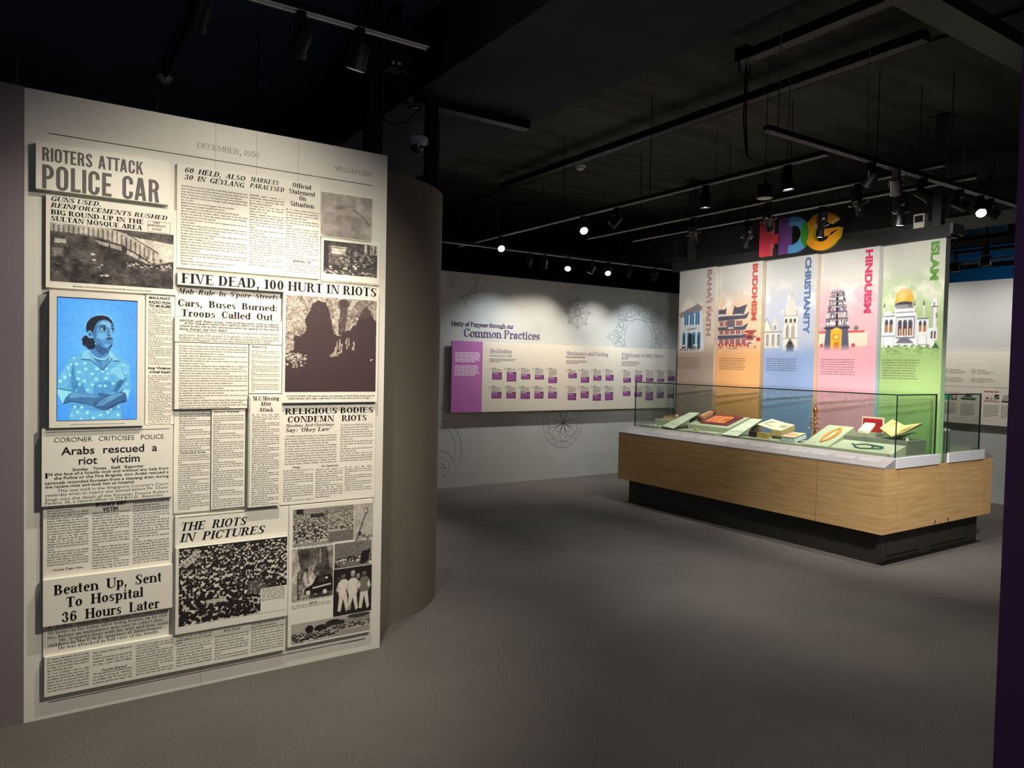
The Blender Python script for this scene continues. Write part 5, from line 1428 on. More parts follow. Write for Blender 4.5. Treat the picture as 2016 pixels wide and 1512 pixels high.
for (x0, x1, z0, z1, zt) in BOXES:
    x1 = min(x1, 7.724)
    Print().rect(FP(0, 0, .0016), x0, x1, z0, z1).build('text_box', M_DPURP, pn)
    Print().rect(FP(0, 0, .0022), x0 + .012, x0 + .085, z1 - .018, z1 - .011).build('box_heading', M_PINKW, pn)
    nn = max(2, int((z1 - z0 - .03) / .0085))
    greek(FP(x0 + .012, z1 - .026, .0022), x1 - x0 - .024, nn, .0085, .0045, M_LILAC, pn, 'box_text', .2)
    n2 = int((zt - z1 - .01) / .009)
    Print().rect(FP(0, 0, .0016), x0, x0 + .055, zt - .004, zt + .004).build('box_title', M_GREEK, pn)
    if n2 > 0: greek(FP(x0, zt - .010), (x1 - x0) * .95, n2, .009, .0028, M_GREEK, pn, 'small_text', .1)
    P = Print(); P.stroke(FP(0, 0), ring_pts(x0 - .030, zt - .012, .011, 12), .003, True); P.build('religion_icon', M_GREEK, pn)

# wall at the far right with its own panel
XR = 9.19
pr_ = thing('information_panel', 'pale panel with small icons and thumbnail pictures on the wall behind the case', 'display panel', (XR, 5.5, .895))
MB().box(XR - .045, XR - .02, 3.70, 7.3, .895, 1.746).build('board', M_CREAM, pr_)
MB().box(XR - .02, XR, 4.0, 7.0, 1.0, 1.6).build('standoff', M_BLACK, pr_)
FR_ = lambda y, z, eps=.0012: ((XR - .045 - eps, y, z), (0, -1, 0), (0, 0, 1))
Print().rect(FR_(0, 0), -7.2, -3.72, 1.329, 1.332).build('printed_rule', M_GREEK, pr_)
for col_ in range(4):
    for zz in (1.53, 1.43):
        yy = 4.05 + col_ * .30
        greek(FR_(yy, zz), .19, 1, .02, .008, M_GREEK, pr_, 'small_text', .5)
        greek(FR_(yy, zz - .02), .19, 3, .012, .004, M_GREEK, pr_)
        P = Print(); P.stroke(FR_(0, 0), [(-(yy + .04) + .027 * math.cos(t * PI / 8), zz - .02 + .027 * math.sin(t * PI / 8)) for t in range(17)], .004); P.ell = None
        P.rect(FR_(0, 0), -(yy + .04) - .01, -(yy + .04) + .01, zz - .028, zz - .012)
        P.build('religion_icon', M_GREEK, pr_)
def thumb(kind):
    cv = Cv(60, 36, (225, 215, 205))
    if kind == 0:
        cv.rect(0, 1, 0, .22, (190, 150, 150)); cv.rect(.05, .8, .2, .7, (205, 190, 185)); cv.rect(.16, .30, .36, .58, (60, 50, 50)); cv.rect(.42, .6, .2, .6, (230, 220, 215)); cv.rect(.46, .56, .2, .55, (150, 140, 140)); cv.poly([(.7, .4), (1, .4), (1, 1), (.7, 1)], (40, 36, 36)); cv.line([(.7, .5), (1, .8)], .06, (230, 220, 215))
    elif kind == 1:
        cv.a[:] = (215, 220, 200); cv.rect(0, 1, .1, .4, (70, 80, 66)); cv.rect(.2, .8, .3, .7, (90, 96, 80)); cv.poly([(.2, .6), (.5, .95), (.8, .6)], (60, 70, 60)); [cv.rect(.25 + i * .12, .30 + i * .12, .3, .6, (190, 200, 180)) for i in range(5)]
    elif kind == 2:
        cv.a[:] = (90, 200, 150); cv.rect(.7, 1, 0, 1, (140, 90, 80)); cv.ell(.85, .5, .1, .3, (220, 200, 180))
    else:
        cv.a[:] = (225, 220, 215); [cv.line([(.1 + i * .25, 0), (.3 + i * .25, 1)], .09, (40, 38, 38)) for i in range(4)]; cv.rect(0, 1, 0, .2, (60, 56, 56))
    cv.noise(14)
    return cv
for kk, (yl, wd) in enumerate(((3.968, .16), (4.214, .158), (4.46, .2), (3.783, .08))):
    thumb(kk).mesh('thumbnail_picture', ((XR - .0465, yl, 1.165), (0, -wd, 0), (0, 0, .085)), M_PRINT, pr_)
    greek(FR_(yl, 1.13), wd, 9, .0165, .006, M_GREEK, pr_, 'small_text', .15)
greek(FR_(3.969, 1.287), .19, 1, .02, .012, mat('maroon_print', (150, 60, 70), .6), pr_, 'panel_heading', .02)

# sentence on the flank of the taupe wall, facing the case (it mirrors in the case glass)
FT = ((2.2012, 4.57, 1.03), (0, 1, 0), (0, 0, 1))
Print().line('and should live peacefully together', 'S', FT, 2.84, .145).build('printed_sentence', mat('white_wall_print', (238, 238, 238), .6), cw)
Print().rect(((2.2012, 0, 0), (0, 1, 0), (0, 0, 1)), 4.45, 7.44, 1.24, 1.30).build('printed_stripe', mat('pale_wall_stripe', (190, 196, 200), .6), cw)

# ------------------------------------------------------------------ religion banners above the case
BX = [5.957, 5.372, 4.766, 4.152, 3.548, 2.995]
ZB0, ZB1 = .753, 2.588
def clouds(cv, cell=26, amp=40, v0=2.0, v1=2.35, tint=(250, 246, 238)):
    n = fbm(cv.h, cv.w, cell, 5)
    m = np.clip((n - .48) * 5, 0, 1) * np.clip(1 - np.abs(cv.V - (v0 + v1) / 2) / ((v1 - v0) / 1.6), 0, 1)
    cv.blend(m, tint, .75)
def fade(cv, base, v0, v1):
    m = np.clip((v1 - cv.V) / (v1 - v0), 0, 1)[..., None]
    cv.a = cv.a * (1 - m) + base * m

def banner_picture(k, W=104, H=330):
    ext = (0, 1, ZB0, ZB1)
    cv = Cv(W, H, (200, 200, 200), ext)
    tops = [((206, 206, 200), (214, 214, 210)), ((206, 203, 196), (212, 210, 206)), ((200, 202, 200), (206, 206, 204)), ((208, 204, 198), (206, 204, 200)), ((196, 202, 184), (206, 206, 198))][k]
    mid = [(222, 206, 194), (234, 200, 168), (186, 192, 208), (220, 176, 184), (182, 204, 150)][k]
    low = [(178, 158, 144), (232, 172, 114), (146, 168, 212), (228, 168, 180), (154, 184, 118)][k]
    bot = [(150, 134, 120), (216, 150, 90), (122, 152, 200), (212, 148, 164), (134, 170, 104)][k]
    cv.grad([(ZB0, bot), (1.3, low), (1.62, low), (1.78, mid), (2.12, mid), (2.34, tops[0]), (2.588, tops[1])])
    base = cv.a.copy()
    clouds(cv)
    R, L, E = cv.rect, cv.line, cv.ell
    dk = (60, 60, 70)
    if k == 0:     # shop-house in pale blue
        cv.poly([(.0, 2.02), (.12, 2.06), (.14, 1.66), (0, 1.66)], (196, 184, 174), .8)
        cv.poly([(.06, 2.09), (.66, 2.155), (.74, 1.66), (.06, 1.66)], (226, 232, 238))
        cv.poly([(.0, 2.10), (.55, 2.20), (.66, 2.16), (.64, 2.12), (.06, 2.05)], (128, 120, 120), .8)
        R(.12, .60, 1.90, 1.96, (216, 222, 228)); L([(.26, 1.915), (.50, 1.925)], .012, (120, 120, 130))
        for i in range(3):
            x = .17 + i * .155
            R(x, x + .11, 1.965, 2.09, (72, 138, 186)); E(x + .055, 2.09, .055, .025, (72, 138, 186)); R(x + .05, x + .06, 1.965, 2.10, (190, 220, 236)); R(x + .08, x + .10, 1.975, 2.07, (40, 90, 130)); R(x + .01, x + .03, 1.975, 2.07, (40, 90, 130))
        for i in range(4):
            x = .12 + i * .14
            R(x, x + .095, 1.70, 1.865, (84, 140, 172)); E(x + .047, 1.865, .047, .02, (84, 140, 172)); R(x + .03, x + .065, 1.70, 1.85, (26, 50, 70))
        R(.3, .40, 1.70, 1.87, (20, 30, 40)); E(.18, 1.73, .06, .012, (240, 240, 240)); E(.5, 1.735, .07, .012, (240, 240, 240))
        for i in range(40): E(random.uniform(.08, .62), random.uniform(1.68, 1.73), .02, .008, random.choice([(60, 60, 50), (90, 80, 70), (40, 44, 40)]), .8)
        fade(cv, base, 1.645, 1.72)
    elif k == 1:   # red and slate tiered temple
        SL = (84, 84, 100); RD = (176, 92, 84); WH = (232, 218, 208)
        cv.poly([(-.05, 2.06), (-.02, 2.12), (.16, 2.12), (.20, 2.145), (.18, 2.06)], SL); cv.poly([(.34, 2.06), (.38, 2.15), (.46, 2.13), (.62, 2.15), (.68, 2.16), (.60, 2.05)], SL)
        R(0, .16, 2.03, 2.07, WH); R(.38, .58, 2.03, 2.06, WH)
        for (z, ext_, c) in ((2.03, .70, SL), (1.915, .68, SL), (1.83, .78, SL)):
            cv.poly([(-.05, z - .035), (-.05, z + .018), (ext_ - .08, z + .018), (ext_ + .04, z + .05), (ext_ - .03, z - .02)], c)
        for (z0, z1, e_) in ((1.935, 1.99, .58), (1.845, 1.895, .60), (1.74, 1.80, .80)):
            R(0, e_, z0, z1, (150, 116, 116))
            for i in range(int(e_ / .045)):
                R(.005 + i * .045, .028 + i * .045, z0 + .006, z1 - .004, RD if i % 3 else WH)
            R(0, e_, z0 - .005, z0 + .003, WH)
        R(.22, .40, 1.90, 2.0, (110, 100, 110)); R(.24, .38, 1.91, 1.925, WH)
        cv.poly([(.60, 1.865), (.66, 1.885), (.92, 1.885), (.84, 1.85)], (166, 74, 64)); R(.66, .84, 1.78, 1.85, (190, 92, 80)); R(.70, .80, 1.80, 1.83, (90, 60, 70)); R(.66, .86, 1.765, 1.78, WH)
        for i in range(9): E(.04 + i * .085, 1.735, .025, .018, (206, 66, 50))
        for i in range(60): E(random.uniform(0, .9), random.uniform(1.69, 1.74), .02, .007, random.choice([(120, 70, 60), (206, 90, 60), (60, 50, 60), (230, 210, 190)]), .7)
        E(.95, 1.79, .05, .022, (190, 60, 60)); L([(.75, 1.80), (.9, 1.82)], .02, (80, 74, 60), .6)
        fade(cv, base, 1.66, 1.735)
    elif k == 2:   # church with tower
        ST = (222, 216, 204); SH = (150, 146, 144)
        R(.0, .32, 1.70, 1.86, ST); cv.poly([(-.1, 1.87), (.04, 2.0), (.16, 1.87)], ST); L([(-.1, 1.875), (.04, 2.0), (.16, 1.875)], .014, SH)
        R(.17, .26, 1.86, 1.95, ST); cv.poly([(.165, 1.95), (.215, 2.04), (.265, 1.95)], (200, 200, 200)); R(.19, .24, 1.88, 1.93, SH)
        R(0, .36, 1.855, 1.87, SH)
        for x in (.04, .16, .27): R(x, x + .05, 1.72, 1.82, (120, 124, 130)); E(x + .025, 1.82, .025, .02, (120, 124, 130)); R(x + .02, x + .03, 1.72, 1.82, ST)
        cv.poly([(.38, 1.68), (.40, 2.03), (.66, 2.03), (.68, 1.68)], ST); cv.poly([(.40, 2.03), (.54, 2.24), (.66, 2.03)], (214, 206, 194)); L([(.54, 2.24), (.54, 2.19)], .02, (170, 160, 150))
        for x in (.40, .64): cv.poly([(x - .02, 2.02), (x + .01, 2.11), (x + .04, 2.02)], (196, 188, 178))
        for x in (.44, .53, .61): E(x, 1.975, .022, .014, (70, 66, 66)); R(x - .022, x + .022, 1.95, 1.975, (70, 66, 66))
        for x in (.47, .58): R(x - .028, x + .028, 1.80, 1.90, (124, 120, 118)); cv.poly([(x - .028, 1.90), (x, 1.945), (x + .028, 1.90)], (124, 120, 118)); R(x - .006, x + .006, 1.80, 1.93, ST)
        R(.38, .68, 1.79, 1.798, SH); R(.39, .67, 2.01, 2.02, SH); R(.38, .68, 1.94, 1.946, (180, 176, 170))
        R(.46, .60, 1.66, 1.73, (52, 52, 60)); cv.poly([(.46, 1.73), (.53, 1.785), (.60, 1.73)], (52, 52, 60)); L([(.43, 1.70), (.53, 1.80), (.63, 1.70)], .014, SH)
        R(.68, .8, 1.68, 1.8, (176, 190, 216), .6)
        fade(cv, base, 1.645, 1.73)
    elif k == 3:   # temple tower
        cv.poly([(.0, 1.93), (.10, 1.93), (.10, 2.05), (.0, 2.03)], (200, 150, 170), .5)
        R(0, .85, 1.70, 1.84, (236, 214, 196)); R(0, .8, 1.835, 1.855, (206, 84, 84)); E(.07, 1.875, .05, .025, (190, 150, 150)); E(.66, 1.88, .055, .028, (196, 160, 150)); E(.66, 1.875, .035, .018, (120, 110, 120))
        cv.poly([(.10, 1.68), (.13, 1.885), (.52, 1.885), (.55, 1.68)], (88, 92, 112)); R(.10, .55, 1.875, 1.895, (56, 58, 76))
        R(.22, .42, 1.67, 1.865, (240, 178, 60)); cv.poly([(.22, 1.865), (.32, 1.89), (.42, 1.865)], (240, 190, 80)); E(.32, 1.80, .07, .03, (210, 140, 40)); E(.32, 1.80, .04, .018, (244, 210, 120)); R(.28, .37, 1.68, 1.75, (200, 120, 40))
        R(.0, .9, 1.70, 1.71, (200, 90, 90), .4); E(.06, 1.72, .035, .02, (170, 70, 70)); E(.62, 1.72, .035, .02, (170, 70, 70))
        z = 1.895; tiers = [(.20, .072), (.185, .066), (.165, .056), (.15, .048), (.135, .042), (.12, .034)]
        for hw, hh in tiers:
            cv.poly([(.32 - hw, z), (.32 - hw * .93, z + hh), (.32 + hw * .93, z + hh), (.32 + hw, z)], (112, 100, 118))
            n = int(hw / .014)
            for i in range(n * 2 + 1):
                x = .32 - hw * .93 + i * hw * 1.86 / (n * 2)
                E(x, z + hh * .52, .0125, hh * .36, random.choice([(236, 226, 222), (226, 206, 200), (180, 120, 120), (70, 70, 86), (230, 230, 236), (120, 140, 160)]), .95)
                E(x, z + hh * .75, .008, hh * .14, random.choice([(40, 40, 56), (220, 200, 190)]), .9)
            R(.30, .34, z, z + hh * .8, (40, 36, 48)); L([(.32 - hw * 1.02, z + hh), (.32 + hw * 1.02, z + hh)], .0075, (64, 62, 84)); L([(.32 - hw * .98, z + hh * .9), (.32 + hw * .98, z + hh * .9)], .003, (230, 222, 220))
            z += hh
        for i in range(5): cv.poly([(.23 + i * .045 - .015, z), (.23 + i * .045, z + .035), (.23 + i * .045 + .015, z)], (130, 116, 128))
        fade(cv, base, 1.665, 1.735)
    else:          # mosque with golden dome
        WHT = (240, 240, 244); LN_ = (70, 72, 84)
        E(.385, 2.115, .15, .085, (222, 176, 70)); E(.345, 2.14, .07, .05, (248, 216, 130), .8, .8); E(.40, 2.17, .09, .03, (226, 200, 150), .6, .8); cv.poly([(.375, 2.19), (.385, 2.235), (.395, 2.19)], (236, 220, 170))
        R(.25, .52, 2.04, 2.07, (66, 66, 78)); E(.385, 2.07, .135, .022, (66, 66, 78)); 
        for i in range(14): R(.255 + i * .019, .263 + i * .019, 2.035, 2.066, (228, 228, 234))
        R(.23, .55, 1.995, 2.036, WHT); R(.20, .58, 1.94, 2.0, WHT); L([(.23, 2.036), (.55, 2.036)], .006, LN_); L([(.20, 2.0), (.58, 2.0)], .006, LN_)
        R(.02, .88, 1.70, 1.80, WHT); R(.02, .24, 1.80, 1.97, WHT); R(.24, .60, 1.78, 1.96, (228, 228, 234)); R(.60, .78, 1.80, 1.94, WHT); R(.78, .92, 1.76, 1.86, WHT)
        E(.12, 1.985, .06, .03, WHT); L([(.02, 1.97), (.24, 1.97)], .008, LN_); L([(.60, 1.94), (.78, 1.94)], .006, LN_)
        for x in (.05, .24, .55, .70): L([(x, 1.95), (x, 2.05)], .014, WHT); cv.poly([(x - .014, 2.05), (x, 2.10), (x + .014, 2.05)], (70, 84, 70))
        for x in (.07, .15): R(x, x + .055, 1.83, 1.92, (170, 128, 90)); E(x + .027, 1.92, .027, .025, LN_); L([(x, 1.83), (x, 1.93)], .008, LN_)
        for x in (.29, .375, .46): R(x, x + .065, 1.80, 1.90, (90, 60, 50)); E(x + .032, 1.905, .034, .03, (76, 80, 96)); R(x + .02, x + .05, 1.80, 1.86, (214, 170, 140))
        L([(.26, 1.96), (.56, 1.96), (.56, 1.78), (.26, 1.78), (.26, 1.96)], .008, LN_)
        for x in (.63, .70): R(x, x + .045, 1.83, 1.90, (176, 132, 92)); E(x + .022, 1.90, .022, .022, LN_)
        for x in (.82, .87): R(x, x + .03, 1.77, 1.82, (120, 90, 70)); E(x + .015, 1.82, .015, .012, LN_)
        R(.83, .90, 1.86, 2.04, WHT); E(.865, 2.05, .052, .02, WHT); E(.865, 2.085, .036, .02, WHT); L([(.82, 2.035), (.91, 2.035)], .008, LN_); R(.85, .865, 2.04, 2.07, LN_); L([(.84, 1.86), (.84, 2.03)], .006, (150, 150, 160)); L([(.90, 1.94), (.90, 1.98)], .012, (60, 70, 60))
        L([(.02, 1.80), (.24, 1.80)], .006, LN_); L([(.06, 1.79), (.06, 1.68), (.22, 1.68), (.22, 1.79)], .005, (110, 110, 120)); L([(.62, 1.79), (.62, 1.72), (.76, 1.72), (.76, 1.79)], .005, (110, 110, 120))
        cv.poly([(.26, 1.735), (.34, 1.785), (.44, 1.79), (.56, 1.735)], (120, 120, 136)); 
        for i in range(9): cv.poly([(.26 + i * .06, 1.70), (.29 + i * .06, 1.725), (.32 + i * .06, 1.70)], (220, 232, 210) if i % 2 else (110, 150, 90))
        for i in range(80): E(random.uniform(.05, .95), random.uniform(1.64, 1.72), .025, .008, random.choice([(90, 140, 70), (130, 170, 90), (200, 220, 170), (70, 110, 60)]), .6)
        cv.poly([(.84, 1.69), (.90, 1.74), (.96, 1.69)], (50, 100, 60))
        fade(cv, base, 1.615, 1.71)
    cv.a = np.clip(cv.a, 0, 255)
    return cv

TITLES = [("BAHA'I FAITH", (176, 138, 132), 2.567, 1.837), ('BUDDHISM', (196, 82, 72), 2.568, 1.983), ('CHRISTIANITY', (88, 116, 162), 2.568, 1.831), ('HINDUISM', (200, 58, 98), 2.569, 2.004), ('ISLAM', (100, 152, 66), 2.568, 2.25)]
PARAS = ["The spiritual message of the Baha'i Faith is that of unity: God is one and all the religions are stages in the unfolding of the religion of God. Humanity is one and the foundation of all is justice and love for all.",
 "The key teachings of Buddhism are The mindful, humane concentration and loving kindness. Its ethical rules are to abstain from killing, stealing, sexual misconduct, telling lies and consuming alcohol and intoxicating drugs.",
 "Christianity teaches about the depth of God's love for humanity, as shown by the sacrifice of his son Jesus Christ for mankind's salvation. Christians are to manifest and reflect God's love through words of mercy, justice and peace.",
 "The teachings of Hinduism are based on the spiritual experiences of sages and saints over time. Hindu ethics and moral principles include purity of mind and body, seeking truth in thought, deed and speech, contentment, cleanliness and reverence for all forms of life.",
 "Islam means peace and submission to Allah's will. Muslims believe that Prophet Muhammad was the last Prophet and Messenger of God. The universal values preached by Muslim Prophets and Messengers include love, compassion for all creation, filial responsibility and neighbourliness."]
KINDS = ['beige banner headed BAHA\'I FAITH with a pale blue shop-house', 'orange banner headed BUDDHISM with a red tiered temple', 'blue banner headed CHRISTIANITY with a church spire', 'pink banner headed HINDUISM with a carved temple tower', 'green banner headed ISLAM with a golden-domed mosque']
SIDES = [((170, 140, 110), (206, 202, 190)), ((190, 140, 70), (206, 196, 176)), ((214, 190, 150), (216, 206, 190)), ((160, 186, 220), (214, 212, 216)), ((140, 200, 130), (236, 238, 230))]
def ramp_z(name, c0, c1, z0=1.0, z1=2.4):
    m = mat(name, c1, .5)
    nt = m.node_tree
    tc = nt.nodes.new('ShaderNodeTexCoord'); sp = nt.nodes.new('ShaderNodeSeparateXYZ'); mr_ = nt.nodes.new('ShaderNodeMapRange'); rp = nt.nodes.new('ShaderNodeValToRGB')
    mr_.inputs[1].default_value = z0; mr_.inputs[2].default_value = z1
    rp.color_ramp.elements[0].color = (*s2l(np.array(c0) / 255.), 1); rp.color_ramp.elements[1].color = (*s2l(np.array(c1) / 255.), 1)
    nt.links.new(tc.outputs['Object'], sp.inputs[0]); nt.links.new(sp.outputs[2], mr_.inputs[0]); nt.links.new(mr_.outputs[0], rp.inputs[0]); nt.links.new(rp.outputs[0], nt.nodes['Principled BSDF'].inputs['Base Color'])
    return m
for k in range(5):
    y1, y0 = BX[k], BX[k + 1]
    xf, xn = 6.212, 6.157     # far edge recessed, near edge proud
    dep = .07
    b = thing('banner', 'tall ' + KINDS[k], 'banner', (6.2, (y0 + y1) / 2, ZB0), 'upright religion banners over the case')
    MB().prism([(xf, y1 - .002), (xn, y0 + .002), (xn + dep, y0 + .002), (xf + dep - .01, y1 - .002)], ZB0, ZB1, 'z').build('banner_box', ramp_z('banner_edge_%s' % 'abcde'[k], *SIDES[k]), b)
    right = np.array((xn - xf, y0 - y1 + .004, 0.0)); wdt = np.linalg.norm(right); rn = right / wdt
    nrm = np.array((-rn[1] * -1, rn[0] * -1, 0)); nrm = np.array((rn[1], -rn[0], 0)); nrm = nrm if nrm[0] < 0 else -nrm
    o = np.array((xf, y1 - .002, ZB0)) + nrm * .0008
    banner_picture(k).mesh('printed_picture', (o, right, (0, 0, ZB1 - ZB0)), M_PRINT, b)
    s, c, zt, zb = TITLES[k]
    to = np.array((xf, y1 - .002, zt)) + nrm * .0016 + right * .775
    Pt = Print().line(s, 'SB', (to, (0, 0, -1), rn), zt - zb, .074)
    if k == 0:   # the two acute accents
        for zz in (2.205, 1.985 + .0): pass
        fr = (to, (0, 0, -1), rn)
        Pt.poly(fr, [(.300, .080), (.330, .080), (.352, .102), (.330, .102)]); Pt.poly(fr, [(.432, .080), (.455, .080), (.478, .102), (.456, .102)])
    Pt.build('banner_title', mat('title_ink_%s' % 'abcde'[k], c, .6), b)
    po = np.array((xf, y1 - .002, 1.597 - .012)) + nrm * .0016 + right * (.05 if k else .03)
    Print().column(PARAS[k], 'M', (po, rn, (0, 0, 1)), wdt * (.62 if k < 4 else .64), .0225, [6, 6, 6, 7, 8][k], capf=.62, xs=.62 if k < 4 else .66, ragged=True).build('banner_text', mat('banner_text_ink', (70, 62, 60), .7), b)

hd = thing('header_beam', 'black steel header beam running over the banners', 'beam', (6.2, 4.5, ZB1))
MB().box(6.14, 6.28, 2.955, 6.02, ZB1 + .002, ZB1 + .105).build('beam', mat('charcoal_steel', (24, 25, 27), .6), hd)
MB().box(6.12, 6.30, 2.93, 2.955, ZB1 + .02, ZB1 + .105).build('end_plate', mat('grey_end_plate', (96, 98, 100), .5), hd)
def post(x, y, z0, z1, lab, w=.045, m=None):
    t = thing('support_post', lab, 'post', (x, y, z0))
    MB().box(x - w, x + w, y - w, y + w, z0, z1 - .012).build('shaft', m or mat('dark_grey_post', (58, 60, 60), .5), t)
    MB().box(x - w * 2.2, x + w * 2.2, y - w * 2.2, y + w * 2.2, z1 - .012, z1).build('ceiling_plate', M_BLACK, t)
    return t
post(6.23, 3.10, ZB1 + .105, CZ, 'grey square post rising from the near end of the banner header', .035)
post(6.23, 5.80, ZB1 + .105, CZ, 'dark post rising from the far end of the banner header', .035)
gz = tag(MB().box(6.20, 6.26, 3.20, 3.29, ZB1 + .105, ZB1 + .235).box(6.194, 6.20, 3.212, 3.278, ZB1 + .165, ZB1 + .22, mi=1).build('relay_box', [M_WHITEP, M_BLACK]), 'small white control box standing on the banner header', 'control box')

# coloured HDG letters
HX, HT = 6.10, .06
sg = thing('letter_sign', 'overlapping coloured letters HDG standing on the banner header', 'sign', (HX, 4.35, 2.62))
def arcp(cy, cz, r, a0, a1, n=20, k=1.0):
    return [(cy - r * k * math.cos(math.radians(a0 + (a1 - a0) * i / n)), cz + r * math.sin(math.radians(a0 + (a1 - a0) * i / n))) for i in range(n + 1)]
def letter(name, outlines, face, side, x0=HX, dep=HT, lab=None):
    mb = MB()
    for o in outlines: mb.prism(o, x0, x0 + dep, 'x', 0, 1)
    ob = mb.build(name, [mat(name + '_face', face, .45), mat(name + '_side', side, .4)], sg)
    if lab: ob['label'] = lab
letter('letter_h_left', [[(4.777, 2.617), (4.643, 2.617), (4.643, 2.735), (4.54, 2.735), (4.54, 2.825), (4.643, 2.825), (4.643, 2.955), (4.777, 2.955)]], (206, 58, 78), (250, 120, 122), lab='red left part of the letter H')
letter('letter_h_stem', [[(4.549, 2.617), (4.440, 2.617), (4.440, 2.965), (4.549, 2.965)]], (112, 64, 132), (138, 90, 168), lab='purple shared stem of H and D')
DC = (4.40, 2.791); n = 22
dout = arcp(DC[0], DC[1], .174, 90, -90, n, 1.05); din = arcp(DC[0], DC[1], .095, -90, 90, n, 1.0)
dq = [[(a[0], a[1]) for a in (dout[i], dout[i + 1], din[n - i - 1], din[n - i])] for i in range(n)]
letter('letter_d_bowl', [[(4.438, 2.886), (4.438, 2.965), (4.40, 2.965), (4.40, 2.886)], [(4.438, 2.617), (4.438, 2.696), (4.40, 2.696), (4.40, 2.617)]] + dq, (86, 152, 208), (120, 184, 228), lab='light blue bowl of the letter D')
lens = arcp(DC[0], DC[1], .176, 47, -47, 12, 1.05) + [(4.235 + .15 * 1.0 * math.cos(math.radians(q)) - .018, 2.784 + .17 * math.sin(math.radians(q))) for q in range(-48, 49, 12)]
GC = (4.085, 2.784)
lens = [(4.265, 2.905), (4.238, 2.870), (4.222, 2.83), (4.217, 2.79), (4.222, 2.745), (4.238, 2.70), (4.265, 2.665), (4.287, 2.70), (4.300, 2.745), (4.304, 2.785), (4.300, 2.83), (4.287, 2.87)]
letter('letter_overlap', [lens], (60, 142, 40), (70, 160, 60), HX - .002, HT + .002, 'green overlap of D and G')
go = [(GC[0] - .178 * math.cos(math.radians(q)), GC[1] + .178 * math.sin(math.radians(q))) for q in np.linspace(32, 360, 34)]
gi = [(GC[0] - .098 * math.cos(math.radians(q)), GC[1] + .098 * math.sin(math.radians(q))) for q in np.linspace(38, 345, 34)]
gq = [[go[i], go[i + 1], gi[i + 1], gi[i]] for i in range(33)]
gq.append([(4.085, 2.735), (4.085, 2.80), (3.907, 2.80), (3.907, 2.784), (3.99, 2.735)])
letter('letter_g', gq, (226, 150, 26), (252, 216, 28), HX + .001, HT, 'orange letter G with yellow sides')

# ------------------------------------------------------------------ display case
CX0, CX1, CY0, CY1, WZ0, WZ1 = 5.343, 7.095, 2.983, 5.965, .250, .750
case = thing('display_case', 'long oak-veneered island display case on a dark plinth', 'display case', (6.2, 4.5, 0))
MB().box(CX0 + .0065, CX1 - .0065, CY0 + .0065, CY1 - .0065, WZ0 + .004, WZ1 - .002).build('carcass', mat('dark_carcass', (40, 36, 32), .7), case)
g_ = .0042
SEAM = [2.983, 3.543, CY1]
for a, b in zip(SEAM[:-1], SEAM[1:]):
    MB().box(CX0, CX0 + .006, a + (g_ / 2 if a > 3 else 0), b - g_ / 2, WZ0, WZ1).build('side_panel', M_VENEER, case)
    MB().box(CX1 - .006, CX1, a + g_, b - g_, WZ0, WZ1).build('side_panel', M_VENEER, case)
EX = [CX0 + .0065, 5.542, 6.119, 6.309, 6.880, CX1 - .0065]
for i, (a, b) in enumerate(zip(EX[:-1], EX[1:])):
    nm = 'door' if i in (1, 3) else 'end_panel'
    pnl = MB().box(a + (g_ if i else 0), b - g_, CY0, CY0 + .006, WZ0, WZ1).build(nm, M_VENEER, case)
    if i in (1, 3):
        kx = b - .012 if i == 1 else a + .012
        kn = MB().tube([(kx, CY0, WZ0 + .028), (kx, CY0 - .008, WZ0 + .028)], .012, 14).tube([(kx, CY0 - .008, WZ0 + .028), (kx, CY0 - .012, WZ0 + .028), (kx, CY0 - .014, WZ0 + .028)], [.012, .008, .001], 14).build('lock', mat('polished_lock', (230, 230, 225), .15, 1.0), pnl, smooth=True)
    MB().box(a + g_, b - g_, CY1 - .006, CY1, WZ0, WZ1).build('end_panel', M_VENEER, case)
PX_ = (5.42, 7.02, 3.063, 5.86)
MB().box(PX_[0], PX_[1], PX_[2] + .012, PX_[3], .004, WZ0 + .004).build('plinth', M_PLINTH, case)
for i, (a, b, z) in enumerate(((5.42, 5.55, 0), (5.555, 6.03, .045), (6.035, 6.225, 0), (6.23, 6.86, .045), (6.865, 7.02, 0))):
    MB().box(a, b, PX_[2], PX_[2] + .012, z + .002, WZ0).build('plinth_panel', M_PLINTH, case)
MB().box(5.42, 7.02, PX_[2] - .05, PX_[3] + .03, 0, .004).build('plinth_shoe', M_BLACK, case)
# sloping label ledges either long side, white aprons at the ends
for sx, x0, x1, nm in ((1, CX0 - .001, 5.508, 'a'), (-1, CX1 + .001, 6.905, 'b')):
    MB().prism([(x0, WZ1), (x0, WZ1 + .012), (x1, WZ1 + .078), (x1, WZ1)], CY0 - .001, CY1, 'y').build('label_ledge', M_LEDGE, case)
sl = math.atan2(.066, .164)
for i in range(13):
    P = Print()
    yy = 5.75 - i * .21
    frm = ((CX0 + .05, yy, WZ1 + .0325), (0, -1, 0), (math.cos(sl), 0, math.sin(sl)))
    for j in range(5):
        x = 0
        while x < .16:
            w_ = random.uniform(.008, .022); P.rect(frm, x, x + w_, .055 - j * .011, .060 - j * .011); x += w_ + .004
    for v_ in P.v: v_ += np.array((-.0015, 0, .0035))
    P.build('ledge_text', mat('pale_ledge_print', (200, 198, 196), .5), case)
MB().box(5.500, 6.148, CY0 - .012, CY0 + .006, WZ1 - .002, WZ1 + .078).build('apron', M_APRON, case)
MB().box(6.288, 6.908, CY0 - .012, CY0 + .006, WZ1 - .002, WZ1 + .078).build('apron', M_APRON, case)
